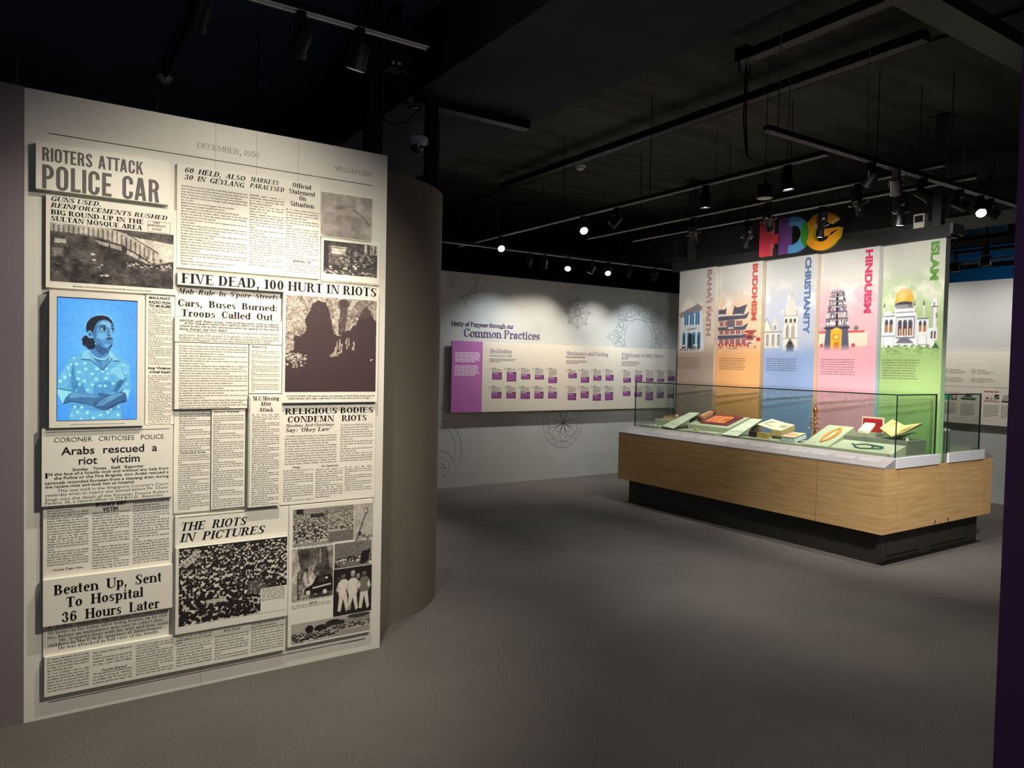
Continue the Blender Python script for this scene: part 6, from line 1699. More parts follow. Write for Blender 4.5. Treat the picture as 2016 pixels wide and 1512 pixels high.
MB().box(5.510, 6.145, CY0 + .006, CY1 - .03, WZ1, WZ1 + .074).build('deck', M_SAGED, case)
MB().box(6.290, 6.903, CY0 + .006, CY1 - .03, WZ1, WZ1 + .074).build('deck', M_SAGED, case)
# glass hoods
def hood(x0, x1, y0, y1, z0, z1, lab):
    h = thing('glass_hood', lab, 'glass case', ((x0 + x1) / 2, (y0 + y1) / 2, z0), 'glass hoods of the island case')
    t = .010
    def pane(a, edgefaces):
        o = MB().box(*a).build('glass_pane', [M_GLASS, M_GEDGE], h)
        for p in o.data.polygons:
            if max(abs(c) for c in p.normal) > .9:
                ax = max(range(3), key=lambda i: abs(p.normal[i]))
                if ax != edgefaces: p.material_index = 1
    pane((x0, x0 + t, y0 + t + .0005, y1 - t - .0005, z0, z1 - t), 0)
    pane((x1 - t, x1, y0 + t + .0005, y1 - t - .0005, z0, z1 - t), 0)
    pane((x0, x1, y0, y0 + t, z0, z1 - t), 1)
    pane((x0, x1, y1 - t, y1, z0, z1 - t), 1)
    pane((x0, x1, y0, y1, z1 - t + .0005, z1), 2)
    return h
hood(5.509, 6.102, 2.990, 5.900, WZ1 + .0745, 1.3175, 'large clear glass hood over the religious objects, in front of the banners')
hood(6.290, 6.850, 2.990, 5.900, WZ1 + .0745, 1.3175, 'clear glass hood on the far side of the banners')

# ------------------------------------------------------------------ objects in the case
DK = WZ1 + .074
def plate(fl, fr, br, bl, th, name, m, parent, side=None):
    """slanted plate from four top corners, thickness straight down"""
    mb = MB(); k = [Vector(p) for p in (fl, fr, br, bl)]; d = [p - Vector((0, 0, th)) for p in k]
    mb.quad(*k, 0); mb.quad(*d[::-1], 1)
    for i in range(4):
        j = (i + 1) % 4; mb.quad(d[i], d[j], k[j], k[i], 1)
    return mb.build(name, [m, side or m], parent)
def tray(x0, x1, y0, y1, z1, lab):
    t = tag(MB().box(x0, x1, y0, y1, DK, z1).build('display_tray', M_SAGE), lab, 'tray', 'sage green trays in the case')
    return t
tray(5.57, 5.97, 5.586, 5.884, .840, 'flat sage green tray at the far left end of the case')
tray(5.57, 5.742, 4.82, 5.335, .838, 'sage green tray with the white tassel, in front of the scroll')
tray(5.57, 6.02, 4.165, 4.526, .842, 'sage green tray under the open book')
tray(5.57, 5.90, 3.90, 4.155, .838, 'sage green tray under the thick closed book')

t = tag(MB().box(5.752, 6.05, 5.592, 5.83, .8405, .905).build('riser_block', M_SAGE), 'low sage green block under the brown book, far left', 'riser')
def closed_book(name, lab, x0, x1, y0, y1, z0, z1, cover, page, spine_side=1, tilt=0.0):
    t = thing(name, lab, 'book', ((x0 + x1) / 2, (y0 + y1) / 2, z0))
    c = .003
    A = lambda b: b
    M = Matrix.Translation((x0, 0, z0)) @ Matrix.Rotation(-tilt, 4, 'Y') @ Matrix.Translation((-x0, 0, -z0))
    MB().box(x0 + c, x1 - c, y0 + c, y1 - c, z0 + c, z1 - c, M=M).build('page_block', page, t)
    mb = MB(); mb.box(x0, x1, y0, y1, z0, z0 + c, M=M); mb.box(x0, x1, y0, y1, z1 - c, z1, M=M)
    if spine_side > 0: mb.box(x0, x1, y1 - c, y1, z0 + c, z1 - c, M=M)
    else: mb.box(x0, x0 + c, y0, y1, z0 + c, z1 - c, M=M)
    mb.build('cover', cover, t)
    return t, M
closed_book('book', 'brown and red book lying on the low block at the far left of the case', 5.85, 6.03, 5.594, 5.80, .9055, .945, mat('russet_cover', (150, 74, 56), .6), mat('tan_pages', (196, 176, 130), .8))

def label_plate(fl, fr, br, bl, lab):
    t = thing('label_plate', lab, 'label stand', tuple(Vector(fl)), 'slanted label plates in the case')
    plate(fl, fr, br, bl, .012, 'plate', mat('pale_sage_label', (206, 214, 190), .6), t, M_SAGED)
    mb = MB()
    q = [Vector(p) - Vector((0, 0, .0122)) for p in (br, bl)]
    x = q[0].x - .02; zz = q[0].z - .010
    mb.box(x - .006, x, min(q[0].y, q[1].y) + .02, max(q[0].y, q[1].y) - .02, DK, zz)
    mb.build('support', M_SAGED, t)
    fl, fr, br, bl = [np.array(p) for p in (fl, fr, br, bl)]
    P = Print()
    for i in range(9):
        s = .12 + i * .09
        a = fl * (1 - s) + bl * s; b = fr * (1 - s) + br * s
        d = b - a; L = np.linalg.norm(d)
        if i in (0, 5): continue
        P.rect((a + d * .12 + np.array((0, 0, .0008)), d, (bl - fl)), 0, .76 if i % 3 else .5, 0, .016)
    P.build('label_text', M_GREEK, t)
    return t
label_plate((5.60, 5.573, .852), (5.572, 5.375, .842), (5.95, 5.36, 1.0), (5.95, 5.50, .997), 'slanted pale label plate left of the scroll')
label_plate((5.572, 4.735, .842), (5.572, 4.545, .842), (5.95, 4.555, .994), (5.95, 4.690, .990), 'slanted pale label plate between scroll and open book')

r2 = MB().prism([(5.75, DK), (5.75, .888), (6.07, .988), (6.07, DK)], 4.80, 5.335, 'y').build('riser_block', M_SAGE)
tag(r2, 'large sloping sage green block carrying the scroll and framed print', 'riser')
zs = lambda x: .888 + (x - 5.75) * .3125
pr2 = thing('framed_print', 'dark red and orange print lying on the sloping block, beside the scroll', 'print', (5.82, 5.05, zs(5.82)))
plate((5.80, 5.225, zs(5.80) + .012), (5.80, 4.86, zs(5.80) + .012), (6.045, 4.86, zs(6.045) + .012), (6.045, 5.225, zs(6.045) + .012), .0115, 'frame', mat('maroon_frame', (112, 50, 56), .5), pr2)
cvp = Cv(60, 40, (140, 60, 60)); cvp.rect(.06, .80, .1, .9, (224, 128, 84)); cvp.rect(.55, .8, .15, .85, (236, 170, 70)); cvp.ell(.67, .5, .10, .3, (190, 90, 40)); [cvp.line([(.1, .2 + i * .15), (.5, .2 + i * .15)], .02, (170, 80, 60)) for i in range(5)]; cvp.rect(.82, .97, .1, .9, (90, 44, 60)); cvp.noise(12)
cvp.mesh('print_picture', ((5.815, 5.21, zs(5.815) + .0135), (0, -.335, 0), (.215, 0, .215 * .3125)), M_PRINT, pr2)
sc = thing('scroll', 'brown and cream striped scroll lying on the sloping block', 'scroll', (5.85, 5.27, .94))
a, b = Vector((5.83, 5.268, zs(5.83) + .0315)), Vector((6.06, 5.262, zs(6.06) + .0315))
d = (b - a).normalized()
MB().tube([a + d * .02, b - d * .02], .026, 20).build('roll', mat('brown_scroll', (150, 86, 60), .6), sc, smooth=True)
mb = MB(); 
for i in range(9):
    an = i * 2 * PI / 9; s = d.cross(Vector((0, 0, 1))).normalized(); u = s.cross(d)
    o = (s * math.cos(an) + u * math.sin(an)) * .0262
    mb.tube([a + d * .045 + o, b - d * .045 + o], .0028, 5)
mb.build('cream_stripe', mat('cream_stripe', (232, 206, 150), .6), sc)
for p0, p1 in ((a, a + d * .022), (b - d * .022, b)):
    MB().tube([p0, p0 + d * .004, p1 - d * .004, p1], [.027, .031, .031, .027], 20).build('end_cap', mat('dark_brown_cap', (92, 50, 40), .5), sc, smooth=True)
ts = thing('tassel', 'white tassel with a yellow knot on the tray in front of the scroll', 'tassel', (5.63, 5.08, .838))
MB().tube([(5.64, 5.30, .8445), (5.635, 5.20, .846), (5.64, 5.14, .8445)], [.003, .006, .005], 8).build('cord', mat('white_silk', (226, 228, 222), .7), ts)
MB().tube([(5.64, 5.145, .850), (5.64, 5.12, .853), (5.64, 5.095, .850)], [.006, .0125, .007], 10).build('knot', mat('yellow_knot', (222, 190, 60), .6), ts, smooth=True)
mb = MB()
for i in range(7): mb.tube([(5.64, 5.095, .846), (5.64 + (i - 3) * .004, 4.98, .8425), (5.64 + (i - 3) * .008, 4.845, .8415)], [.003, .0032, .002], 5)
mb.build('fringe', mat('pale_silk_fringe', (214, 220, 224), .7), ts)

mbk = thing('miniature_book', 'tiny open book with a dark cover and gold pages on the tray', 'book', (5.67, 4.37, .842))
MB().box(5.645, 5.70, 4.384, 4.474, .8425, .897).build('cover', mat('very_dark_cover', (44, 26, 34), .5), mbk, bevel=.004)
MB().box(5.65, 5.71, 4.27, 4.3835, .8425, .892).build('page_block', mat('gold_pages', (186, 160, 76), .5), mbk)
ob = thing('open_book', 'open cream book on a clear stand, showing an engraved picture', 'book', (5.84, 4.28, .842))
PGm = mat('cream_page', (236, 232, 196), .7); PGe = mat('page_edge', (190, 172, 116), .8)
plate((5.725, 4.440, .962), (5.722, 4.277, .929), (5.935, 4.283, .981), (5.955, 4.452, 1.006), .006, 'left_leaf', PGm, ob, PGe)
plate((5.722, 4.2765, .929), (5.722, 4.175, .923), (5.925, 4.175, .972), (5.935, 4.2825, .981), .055, 'right_leaves', PGm, ob, PGe)
Print().rect(((5.75, 4.415, .9645), (0, -1, -.2), (1, 0, .21)), 0, .095, .02, .15).build('engraving', mat('engraving_tone', (176, 176, 150), .7), ob)
Print().rect(((5.77, 4.262, .9405), (0, -1, -.05), (1, 0, .241)), 0, .065, .03, .10).build('engraving', mat('engraving_tone'), ob)
M_ACR = glass_mat('clear_acrylic', (.93, .97, .95))
MB().box(5.74, 5.745, 4.185, 4.40, .8425, .866).box(5.90, 5.905, 4.185, 4.40, .8425, .905).build('clear_stand', M_ACR, ob)
tb, Mt = closed_book('book', 'thick closed book with white page edges and an orange patterned cover', 5.62, 5.80, 3.955, 4.098, .8385, .885, mat('teal_cover_edge', (70, 92, 100), .5), mat('white_pages', (214, 228, 232), .8), 1, .18)
cvp = Cv(40, 30, (240, 214, 160)); cvp.ell(.3, .5, .25, .3, (226, 150, 170)); cvp.ell(.65, .5, .2, .2, (230, 170, 90)); cvp.noise(10)
q0 = Mt @ Vector((5.622, 4.095, .8862)); q1 = Mt @ Vector((5.798, 4.095, .8862))
cvp.mesh('cover_picture', (tuple(q0), (0, -.137, 0), tuple(q1 - q0)), M_PRINT, tb)
# brass lamp
lp = thing('oil_lamp', 'tall tiered brass oil lamp standing behind the closed book', 'lamp', (5.86, 3.915, DK), None)
BR = mat('aged_brass', (176, 120, 72), .28, .9)
c0 = (5.87, 3.930, DK)
MB().lathe([(.040, 0), (.043, .004), (.038, .012), (.020, .022), (.013, .04), (.011, .07), (.016, .08), (.012, .09), (.011, .12)], 24, c0).build('base', BR, lp, smooth=True)
for z, r in ((.128, .046), (.172, .042), (.214, .034)):
    MB().lathe([(.010, z), (.012, z + .004), (r, z + .010), (r + .002, z + .013), (.014, z + .016), (.010, z + .03), (.013, z + .036)], 24, c0).build('oil_tier', BR, lp, smooth=True)
    mb = MB()
    for k in range(5):
        an = k * 2 * PI / 5 + z * 9
        mb.tube([(c0[0] + r * .8 * math.cos(an), c0[1] + r * .8 * math.sin(an), c0[2] + z + .010), (c0[0] + (r + .012) * math.cos(an), c0[1] + (r + .012) * math.sin(an), c0[2] + z + .016)], [.005, .0015], 6)
    mb.build('wick_spout', BR, lp)
MB().lathe([(.010, .244), (.013, .262), (.009, .272), (.020, .284), (.023, .300), (.017, .318), (.010, .326), (.013, .334), (.007, .348), (.009, .356), (.001, .370)], 20, c0).build('finial', BR, lp, smooth=True)
MB().tube([(c0[0] - .005, c0[1] - .040, c0[2] + .004), (c0[0] - .005, c0[1] - .052, c0[2] + .04), (c0[0] - .005, c0[1] - .040, c0[2] + .075), (c0[0], c0[1] - .012, c0[2] + .085)], .004, 8).build('handle', BR, lp, smooth=True)

# slanted boards with bead strings
sb = MB().prism([(5.57, DK), (5.57, .845), (5.95, 1.0), (5.95, DK)], 3.60, 3.845, 'y')
s1 = tag(sb.build('sloping_stand', M_SAGE), 'steep sage green sloping stand under the orange bead string', 'stand')
s2_ = tag(MB().prism([(5.57, DK), (5.57, .844), (5.775, .902), (5.775, DK)], 3.055, 3.585, 'y').build('sloping_stand', M_SAGE), 'wide low sage green sloping stand under the green bead string', 'stand')
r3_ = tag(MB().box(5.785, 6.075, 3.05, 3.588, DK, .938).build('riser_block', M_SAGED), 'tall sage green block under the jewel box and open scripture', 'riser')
def beads(name, lab, path, r, m, n):
    t = thing(name, lab, 'beads', tuple(path[0]), None)
    P = [Vector(p) for p in path]
    seg = [(P[i + 1] - P[i]).length for i in range(len(P) - 1)]; L = sum(seg)
    mb = MB()
    ico = [(r * math.sin(a) , r * math.cos(a)) for a in (0.05, .8, 1.57, 2.35, 3.09)]
    for i in range(n):
        s = L * i / n; k = 0
        while k < len(seg) - 1 and s > seg[k]: s -= seg[k]; k += 1
        p = P[k].lerp(P[k + 1], s / seg[k])
        mb.lathe([(a, -b) for a, b in ico], 8, tuple(p))
    mb.build('bead_string', m, t, smooth=True)
    return t
zt1 = lambda x: .845 + (x - 5.57) * .155 / .38
pth = []
for i in range(41):
    a = 2 * PI * i / 40
    x = 5.765 + .135 * math.cos(a); y = 3.70 + .030 * math.sin(a) - .05 * (x - 5.765)
    pth.append((x, y, zt1(x) + .0075))
pt2 = []
for i in range(41):
    a = 2 * PI * i / 40
    x = 5.765 + .115 * math.cos(a); y = 3.695 + .047 * math.sin(a) - .05 * (x - 5.765)
    pt2.append((x, y, zt1(x) + .0075))
beads('prayer_beads', 'orange-brown prayer bead string on the steep sloping stand', pth + pt2, .0075, mat('amber_beads', (214, 150, 70), .45), 86)
zt2 = lambda x: .844 + (x - 5.57) * .058 / .205
pth = []
for i in range(61):
    u = i / 60.; a = 2 * PI * u
    x = 5.66 + .042 * math.cos(a) * (1 + .25 * math.sin(3 * a)); y = 3.305 + .115 * math.sin(a)
    pth.append((x, y, zt2(x) + .006))
pt2 = []
for i in range(31):
    a = 2 * PI * i / 30; x = 5.665 + .030 * math.cos(a); y = 3.225 + .045 * math.sin(a); pt2.append((x, y, zt2(x) + .006))
gb = beads('prayer_beads', 'dark green prayer bead string on the low sloping stand', pth + pt2, .0052, mat('jade_beads', (40, 96, 78), .35), 120)
MB().tube([(5.675, 3.42, zt2(5.675) + .006), (5.685, 3.445, zt2(5.685) + .006), (5.69, 3.47, zt2(5.69) + .005)], [.004, .005, .001], 6).build('tassel', mat('dark_green_tassel', (40, 70, 60), .7), gb)
# jewel box
jb = thing('presentation_box', 'open box with red lining and a cream booklet, on the tall block', 'box', (5.88, 3.44, .938))
mb = MB(); x0, x1, y0, y1, z0, z1 = 5.80, 5.968, 3.345, 3.53, .9385, .970
mb.box(x0, x1, y0, y1, z0, z0 + .004).box(x0, x0 + .006, y0, y1, z0 + .004, z1).box(x1 - .006, x1, y0, y1, z0 + .004, z1).box(x0 + .006, x1 - .006, y0, y0 + .006, z0 + .004, z1).box(x0 + .006, x1 - .006, y1 - .006, y1, z0 + .004, z1)
mb.build('tray', mat('grey_patterned_card', (164, 162, 140), .7), jb)
MB().box(5.970, 5.980, 3.350, 3.545, .945, 1.098).build('lid', mat('cream_card', (226, 214, 186), .6), jb)
MB().box(5.962, 5.9695, 3.364, 3.531, .975, 1.086).build('lining', mat('crimson_lining', (172, 24, 40), .7), jb)
plate((5.84, 3.50, .985), (5.84, 3.405, .985), (5.90, 3.385, 1.052), (5.90, 3.475, 1.052), .02, 'booklet', mat('ivory_booklet', (238, 228, 204), .6), jb)
# open scripture on acrylic stand
qb = thing('open_scripture', 'open scripture with gilded yellow pages on a clear stand, right end of the case', 'book', (5.9, 3.19, .95))
GP = mat('gilded_page', (232, 214, 140), .55); BC = mat('dark_leather', (70, 46, 34), .6)
plate((5.80, 3.287, 1.026), (5.80, 3.191, .967), (6.02, 3.205, 1.047), (6.02, 3.307, 1.090), .008, 'left_leaves', GP, qb, PGe)
plate((5.80, 3.1905, .967), (5.80, 3.085, 1.013), (6.02, 3.066, 1.078), (6.02, 3.2045, 1.047), .008, 'right_leaves', GP, qb, PGe)
plate((5.795, 3.294, 1.021), (5.795, 3.19, .957), (6.026, 3.204, 1.037), (6.026, 3.312, 1.083), .004, 'cover_left', BC, qb)
plate((5.795, 3.1895, .957), (5.795, 3.078, 1.006), (6.026, 3.06, 1.070), (6.026, 3.2035, 1.037), .004, 'cover_right', BC, qb)
for (f, r_) in ((((5.812, 3.272, 1.019)), ((5.812, 3.205, .978))), ((5.812, 3.177, .976), (5.812, 3.10, 1.009))):
    f = np.array(f); r_ = np.array(r_); d_ = r_ - f
    up_ = np.array((.19, .012 if d_[2] < 0 else -.01, .063))
    P = Print()
    for i in range(7): P.rect((f + np.array((0, 0, .0022)), d_, up_), .06, .94, .06 + i * .13, .12 + i * .13)
    P.build('page_writing', mat('ochre_script', (190, 150, 70), .6), qb)
mb = MB()
mb.prism([(3.192, .9385), (3.198, .9385), (3.198, .946), (3.30, 1.010), (3.297, 1.014), (3.195, .952), (3.085, 1.000), (3.082, .996), (3.192, .946)], 5.86, 5.97, 'x')
mb.build('clear_stand', M_ACR, qb)
# clear number markers
for i, (x, y, z, lab) in enumerate(((5.62, 5.70, .8405, 'small clear number block on the far left tray'), (5.60, 4.20, .8425, 'small clear number block beside the open book'), (5.60, 3.935, .8385, 'small clear number block beside the thick book'), (5.82, 3.075, .9385, 'small clear number block at the right end of the tall block'), (5.85, 5.585 + .02, .9455, 'small clear number block on the brown book'))):
    tag(MB().box(x, x + .016, y - .008, y + .008, z, z + .024).build('number_block', mat('frosted_acrylic', (232, 236, 228), .15)), lab, 'marker')
for (x, y, lab) in ((5.60, 3.74, 'tiny clear number block on the steep sloping stand'), (5.60, 3.53, 'tiny clear number block on the low sloping stand')):
    z = (zt1 if y > 3.6 else zt2)(x) - .002
    tag(MB().box(x, x + .014, y - .006, y + .006, z, z + .018).build('number_block', mat('frosted_acrylic')), lab, 'marker')
# far hood contents
tag(MB().box(6.32, 6.44, 3.04, 3.60, DK, 1.0).build('riser_block', M_SAGED), 'tall dark sage block inside the far glass hood', 'riser')
wbk = tag(MB().prism([(6.318, 1.0005), (6.318, 1.010), (6.36, 1.026), (6.40, 1.026), (6.455, 1.012), (6.455, 1.003)], 3.05, 3.40, 'y').build('white_booklet', mat('white_paper', (236, 238, 236), .6)), 'white open booklet on the tall block in the far glass hood', 'book')
tag(MB().box(6.46, 6.80, 3.03, 3.42, DK, .850).build('display_tray', M_SAGE), 'sage green tray on the floor of the far glass hood', 'tray')

# ------------------------------------------------------------------ track lighting and ceiling services
def rail(name, axis, fixed, a, b, z, rods, lab):
    """track rail along X or Y; bottom at z"""
    t = thing('track_rail', lab, 'track', (a, fixed, z) if axis == 'x' else (fixed, a, z), 'ceiling light tracks')
    h, w = .034, .018
    def bx(mb, u0, u1, v0, v1, z0, z1):
        return mb.box(u0, u1, fixed + v0, fixed + v1, z0, z1) if axis == 'x' else mb.box(fixed + v0, fixed + v1, u0, u1, z0, z1)
    mb = MB(); bx(mb, a, b, -w, w, z + .010, z + h); bx(mb, a, b, -w, -w + .006, z, z + .010); bx(mb, a, b, w - .006, w, z, z + .010)
    mb.build('rail', M_TRACK, t)
    mb = MB(); bx(mb, a, b, -w + .006, -w + .009, z + .001, z + .0095); bx(mb, a, b, w - .009, w - .006, z + .001, z + .0095)
    bx(mb, a + .002, b - .002, -w - .0012, -w, z, z + .006)
    mb.build('rail_lip', M_CONDUCT, t)
    for r in rods:
        p = (r, fixed) if axis == 'x' else (fixed, r)
        top = 3.15 if 1.95 < p[0] < 2.85 else CZ
        MB().tube([(p[0], p[1], z + h), (p[0], p[1], top)], .0035, 6).build('suspension_rod', M_ROD if (hash((round(r * 7))) % 3 == 0) else M_BLACK, t)
    return t
ZT = 2.80
rail('e', 'x', 2.765, -1.6, 1.36, ZT, (-1.0, -.1, .75), 'track rail in front of the newspaper wall')
rail('a', 'x', 2.600, 3.346, 8.4, ZT, (3.45, 4.32, 5.36, 6.7, 8.1), 'long track rail crossing over the near end of the banners')
rail('b', 'y', 4.020, 2.67, 7.30, ZT, (2.95, 4.2, 5.32, 6.45), 'track rail running away left of the case towards the far wall')
rail('c', 'y', 4.950, 2.44, 6.10, 2.84, (2.9, 3.6, 4.35, 5.3), 'track rail directly in front of the case with projector spotlights')
rail('c2', 'y', 5.420, 2.46, 5.90, 2.84, (2.85, 3.5, 4.6), 'track rail over the front glass hood')
rail('d', 'x', 6.880, 3.55, 8.2, 2.76, (3.75, 4.9, 6.1, 7.05), 'track rail washing the far grey wall')

def head_frame(pivot, target):
    v = (Vector(target) - Vector(pivot)).normalized()
    q = v.to_track_quat('-Z', 'Y')
    return Matrix.Translation(pivot) @ q.to_matrix().to_4x4(), v

def fixture(kind, x, y, zr, target, lab, power=0, color=NEUT, lens=None, angle=40, body=None, drop=.10):
    t = thing('projector_spotlight' if kind == 'proj' else 'spotlight', lab, 'spotlight', (x, y, zr), 'projector spotlights' if kind == 'proj' else 'track spotlights')
    bm_ = body or M_BLACK
    MB().box(x - .017, x + .017, y - .022, y + .022, zr - .055, zr + .004).build('adapter', bm_, t, bevel=.002)
    pivot = Vector((x, y, zr - drop))
    M, v = head_frame(pivot, target)
    MB().tube([(x, y, zr - .055), (x, y, zr - drop + .045)], .009, 10).build('neck', bm_, t)
    hv = Vector((v.x, v.y, 0)); side = Vector((-hv.y, hv.x, 0)).normalized() if hv.length > .05 else Vector((1, 0, 0))
    rB = .036
    yk = MB(); s = side * (rB + .006); top = Vector((0, 0, .045))
    yk.tube([pivot - s, pivot - s + top, pivot + s + top, pivot + s], .004, 6)
    yk.build('yoke', M_SILVER if kind == 'spot' and (int(x * 10) % 2) else bm_, t)
    def L(prof, seg=20):
        mb = MB(); mb.lathe(prof, seg)
        mb.v = [tuple(M @ Vector(p)) for p in mb.v]
        return mb
    if kind == 'proj':
        L([(.020, .10), (.034, .095), (.036, .02), (.034, -.01), (.028, -.02), (.027, -.075), (.031, -.085), (.033, -.115), (.026, -.1151)]).build('body', bm_, t, smooth=True)
        mb = MB()
        for k in range(5):
            z = .085 - k * .013
            mb.lathe([(.033, z), (.040, z + .002), (.040, z + .005), (.033, z + .007)], 20)
        mb.v = [tuple(M @ Vector(p)) for p in mb.v]; mb.build('cooling_fin', bm_, t)
        mb = MB()
        for a in (.3, 1.9, 3.4, 5.0):
            c_, s_ = math.cos(a), math.sin(a)
            mb.tube([(c_ * .03, s_ * .03, -.03), (c_ * .058, s_ * .058, -.026), (c_ * .066, s_ * .066, -.018)], .0025, 5)
            mb.box(c_ * .062 - .006, c_ * .062 + .006, s_ * .062 - .006, s_ * .062 + .006, -.022, -.014)
        mb.v = [tuple(M @ Vector(p)) for p in mb.v]; mb.build('shutter_blade', M_SILVER, t)
        MB().box(-.010, .010, -.038, -.0355, .03, .045, M=M).build('rating_sticker', M_WHITEP, t)
        zl = -.116; rl = .024
    else:
        L([(.018, .052), (.034, .046), (rB, .035), (rB, -.045), (rB - .004, -.0451)]).build('head', bm_, t, smooth=True)
        mb = MB(); mb.lathe([(rB, -.035), (rB + .004, -.036), (rB + .004, -.056), (rB - .002, -.056), (rB - .002, -.046)], 20)
        mb.v = [tuple(M @ Vector(p)) for p in mb.v]; mb.build('front_ring', bm_, t)
        zl = -.0465; rl = rB - .004
    mb = MB(); mb.lathe([(rl, zl + .0005), (rl, zl - .001)], 20); mb.v = [tuple(M @ Vector(p)) for p in mb.v]
    mb.build('lens', lens or (M_LED if power else M_LENSOFF), t)
    if power:
        src = M @ Vector((0, 0, zl - .02))
        l = spot(src, target, power, color, angle, 1.0, .022)
        l.parent = t; l.matrix_parent_inverse = Matrix.Translation(-t.location)
    return t

SP = []
fixture('spot', .468, 2.765, ZT, (.15, YW, 1.2), 'black spotlight over the left half of the newspaper wall', 32, WARM, angle=90)
fixture('spot', .827, 2.765, ZT, (.70, YW, 1.95), 'black spotlight over the centre of the newspaper wall', 12, WARM, angle=125)
fixture('spot', 1.059, 2.765, ZT, (.85, YW, .75), 'black spotlight nearest the right end of the newspaper wall', 120, WARM, angle=80)
fixture('spot', 4.02, 6.39, ZT, (3.2, 3.6, .9), 'lit spotlight glaring at the far end of the rail towards the far wall', 60, COOL, M_LEDC, 50)
fixture('spot', 4.02, 5.03, ZT, (3.0, 2.6, .6), 'lit warm spotlight glaring halfway along the rail left of the case', 70, WARM, M_LEDW, 50)
fixture('spot', 4.02, 4.59, ZT, (3.0, 5.4, 1.2), 'unlit black spotlight next to the warm glaring one')
fixture('spot', 4.02, 3.63, ZT, (4.2, 3.7, 0), 'downward spotlight on the rail left of the case, left of the hanging drum', 110, NEUT, None, 70)
fixture('spot', 4.02, 2.947, ZT, (4.3, 2.7, 0), 'bright downward spotlight right of the hanging drum', 120, NEUT, M_LED, 70)
fixture('proj', 4.95, 4.60, 2.84, (6.15, 5.3, 1.7), 'projector spotlight nearest the far end of the banners', 62, NEUT, None, 110, drop=.13)
fixture('proj', 4.95, 3.80, 2.84, (6.15, 4.4, 1.7), 'projector spotlight hanging in front of the letter H', 62, NEUT, None, 110, drop=.13)
fixture('proj', 4.95, 3.03, 2.84, (6.15, 3.4, 1.8), 'projector spotlight right of the letter G', 62, NEUT, None, 110, drop=.13)
fixture('proj', 5.42, 4.38, 2.84, (5.80, 5.1, .9), 'small projector spotlight left of the letter H', 100, NEUT, None, 56, drop=.13)
fixture('proj', 5.42, 3.63, 2.84, (5.80, 4.1, .9), 'projector spotlight seen through the hole of the letter G', 100, NEUT, None, 56, drop=.13)
fixture('proj', 5.42, 2.97, 2.84, (5.80, 3.3, .9), 'projector spotlight under the crossing rail, right of the letters', 100, NEUT, None, 56, drop=.13)
fixture('spot', 4.381, 2.60, ZT, (4.2, 3.6, 1.2), 'black spotlight turned away, first on the long crossing rail')
fixture('spot', 4.67, 2.60, ZT, (5.9, 3.05, .6), 'silver spotlight on the long crossing rail', 90, NEUT, None, 60, M_SILVER)
fixture('spot', 5.005, 2.60, ZT, (5.7, 1.6, 1.9), 'black spotlight with bright rim, right of the silver one')
fixture('spot', 5.506, 2.60, ZT, (6.4, 1.6, 2.0), 'dark spotlight left of the glaring lamp on the crossing rail')
fixture('spot', 5.809, 2.60, ZT, (3.6, .9, .5), 'glaring lit spotlight near the right end of the crossing rail', 90, WARM, M_LEDW, 70)
fixture('spot', 5.969, 2.60, ZT, (7.0, 1.8, 2.0), 'dark spotlight right of the glaring lamp')
fixture('spot', 4.723, 6.88, 2.76, (4.5, YB, .8), 'first spotlight of the far wall rail', 34, COOL, None, 100)
fixture('spot', 4.939, 6.88, 2.76, (5.1, YB, .8), 'second spotlight of the far wall rail', 34, WARM, None, 100)
fixture('spot', 5.291, 6.88, 2.76, (3.2, 4.6, 0), 'third spotlight of the far wall rail, glaring cool white', 50, COOL, M_LEDC, 50)
fixture('spot', 5.652, 6.88, 2.76, (4.9, YB, .7), 'fourth spotlight of the far wall rail', 66, WARM, None, 100)
fixture('spot', 5.912, 6.88, 2.76, (4.2, 4.6, 0), 'fifth spotlight of the far wall rail, glaring cool white', 50, COOL, M_LEDC, 50)
fixture('spot', 6.267, 6.88, 2.76, (6.1, YB, .8), 'sixth spotlight of the far wall rail', 60, NEUT, None, 100)
fixture('spot', 6.71, 6.88, 2.76, (7.1, YB, .8), 'seventh spotlight of the far wall rail', 60, COOL, None, 100)


# hanging drum on cords
pd = thing('ceiling_drum', 'black drum with a white underside hanging between two tracks', 'ceiling device', (4.05, 3.14, 2.62))
MB().lathe([(.052, 2.632), (.055, 2.636), (.055, 2.715), (.045, 2.72), (.012, 2.722), (.012, 2.745), (.006, 2.746)], 28, (4.05, 3.14, 0)).build('drum', M_BLACK, pd, smooth=True)
MB().lathe([(.048, 2.628), (.049, 2.6315)], 28, (4.05, 3.14, 0)).build('underside', M_WHITEP, pd)
MB().tube([(4.05, 3.14, 2.746), (4.05, 3.14, 2.86), (4.045, 3.14, CZ)], .0025, 6).tube([(4.045, 3.14, 2.74), (4.03, 3.10, 2.85), (4.02, 3.03, 2.85), (4.02, 3.0, 2.836)], .003, 6).build('cord', M_BLACK, pd)

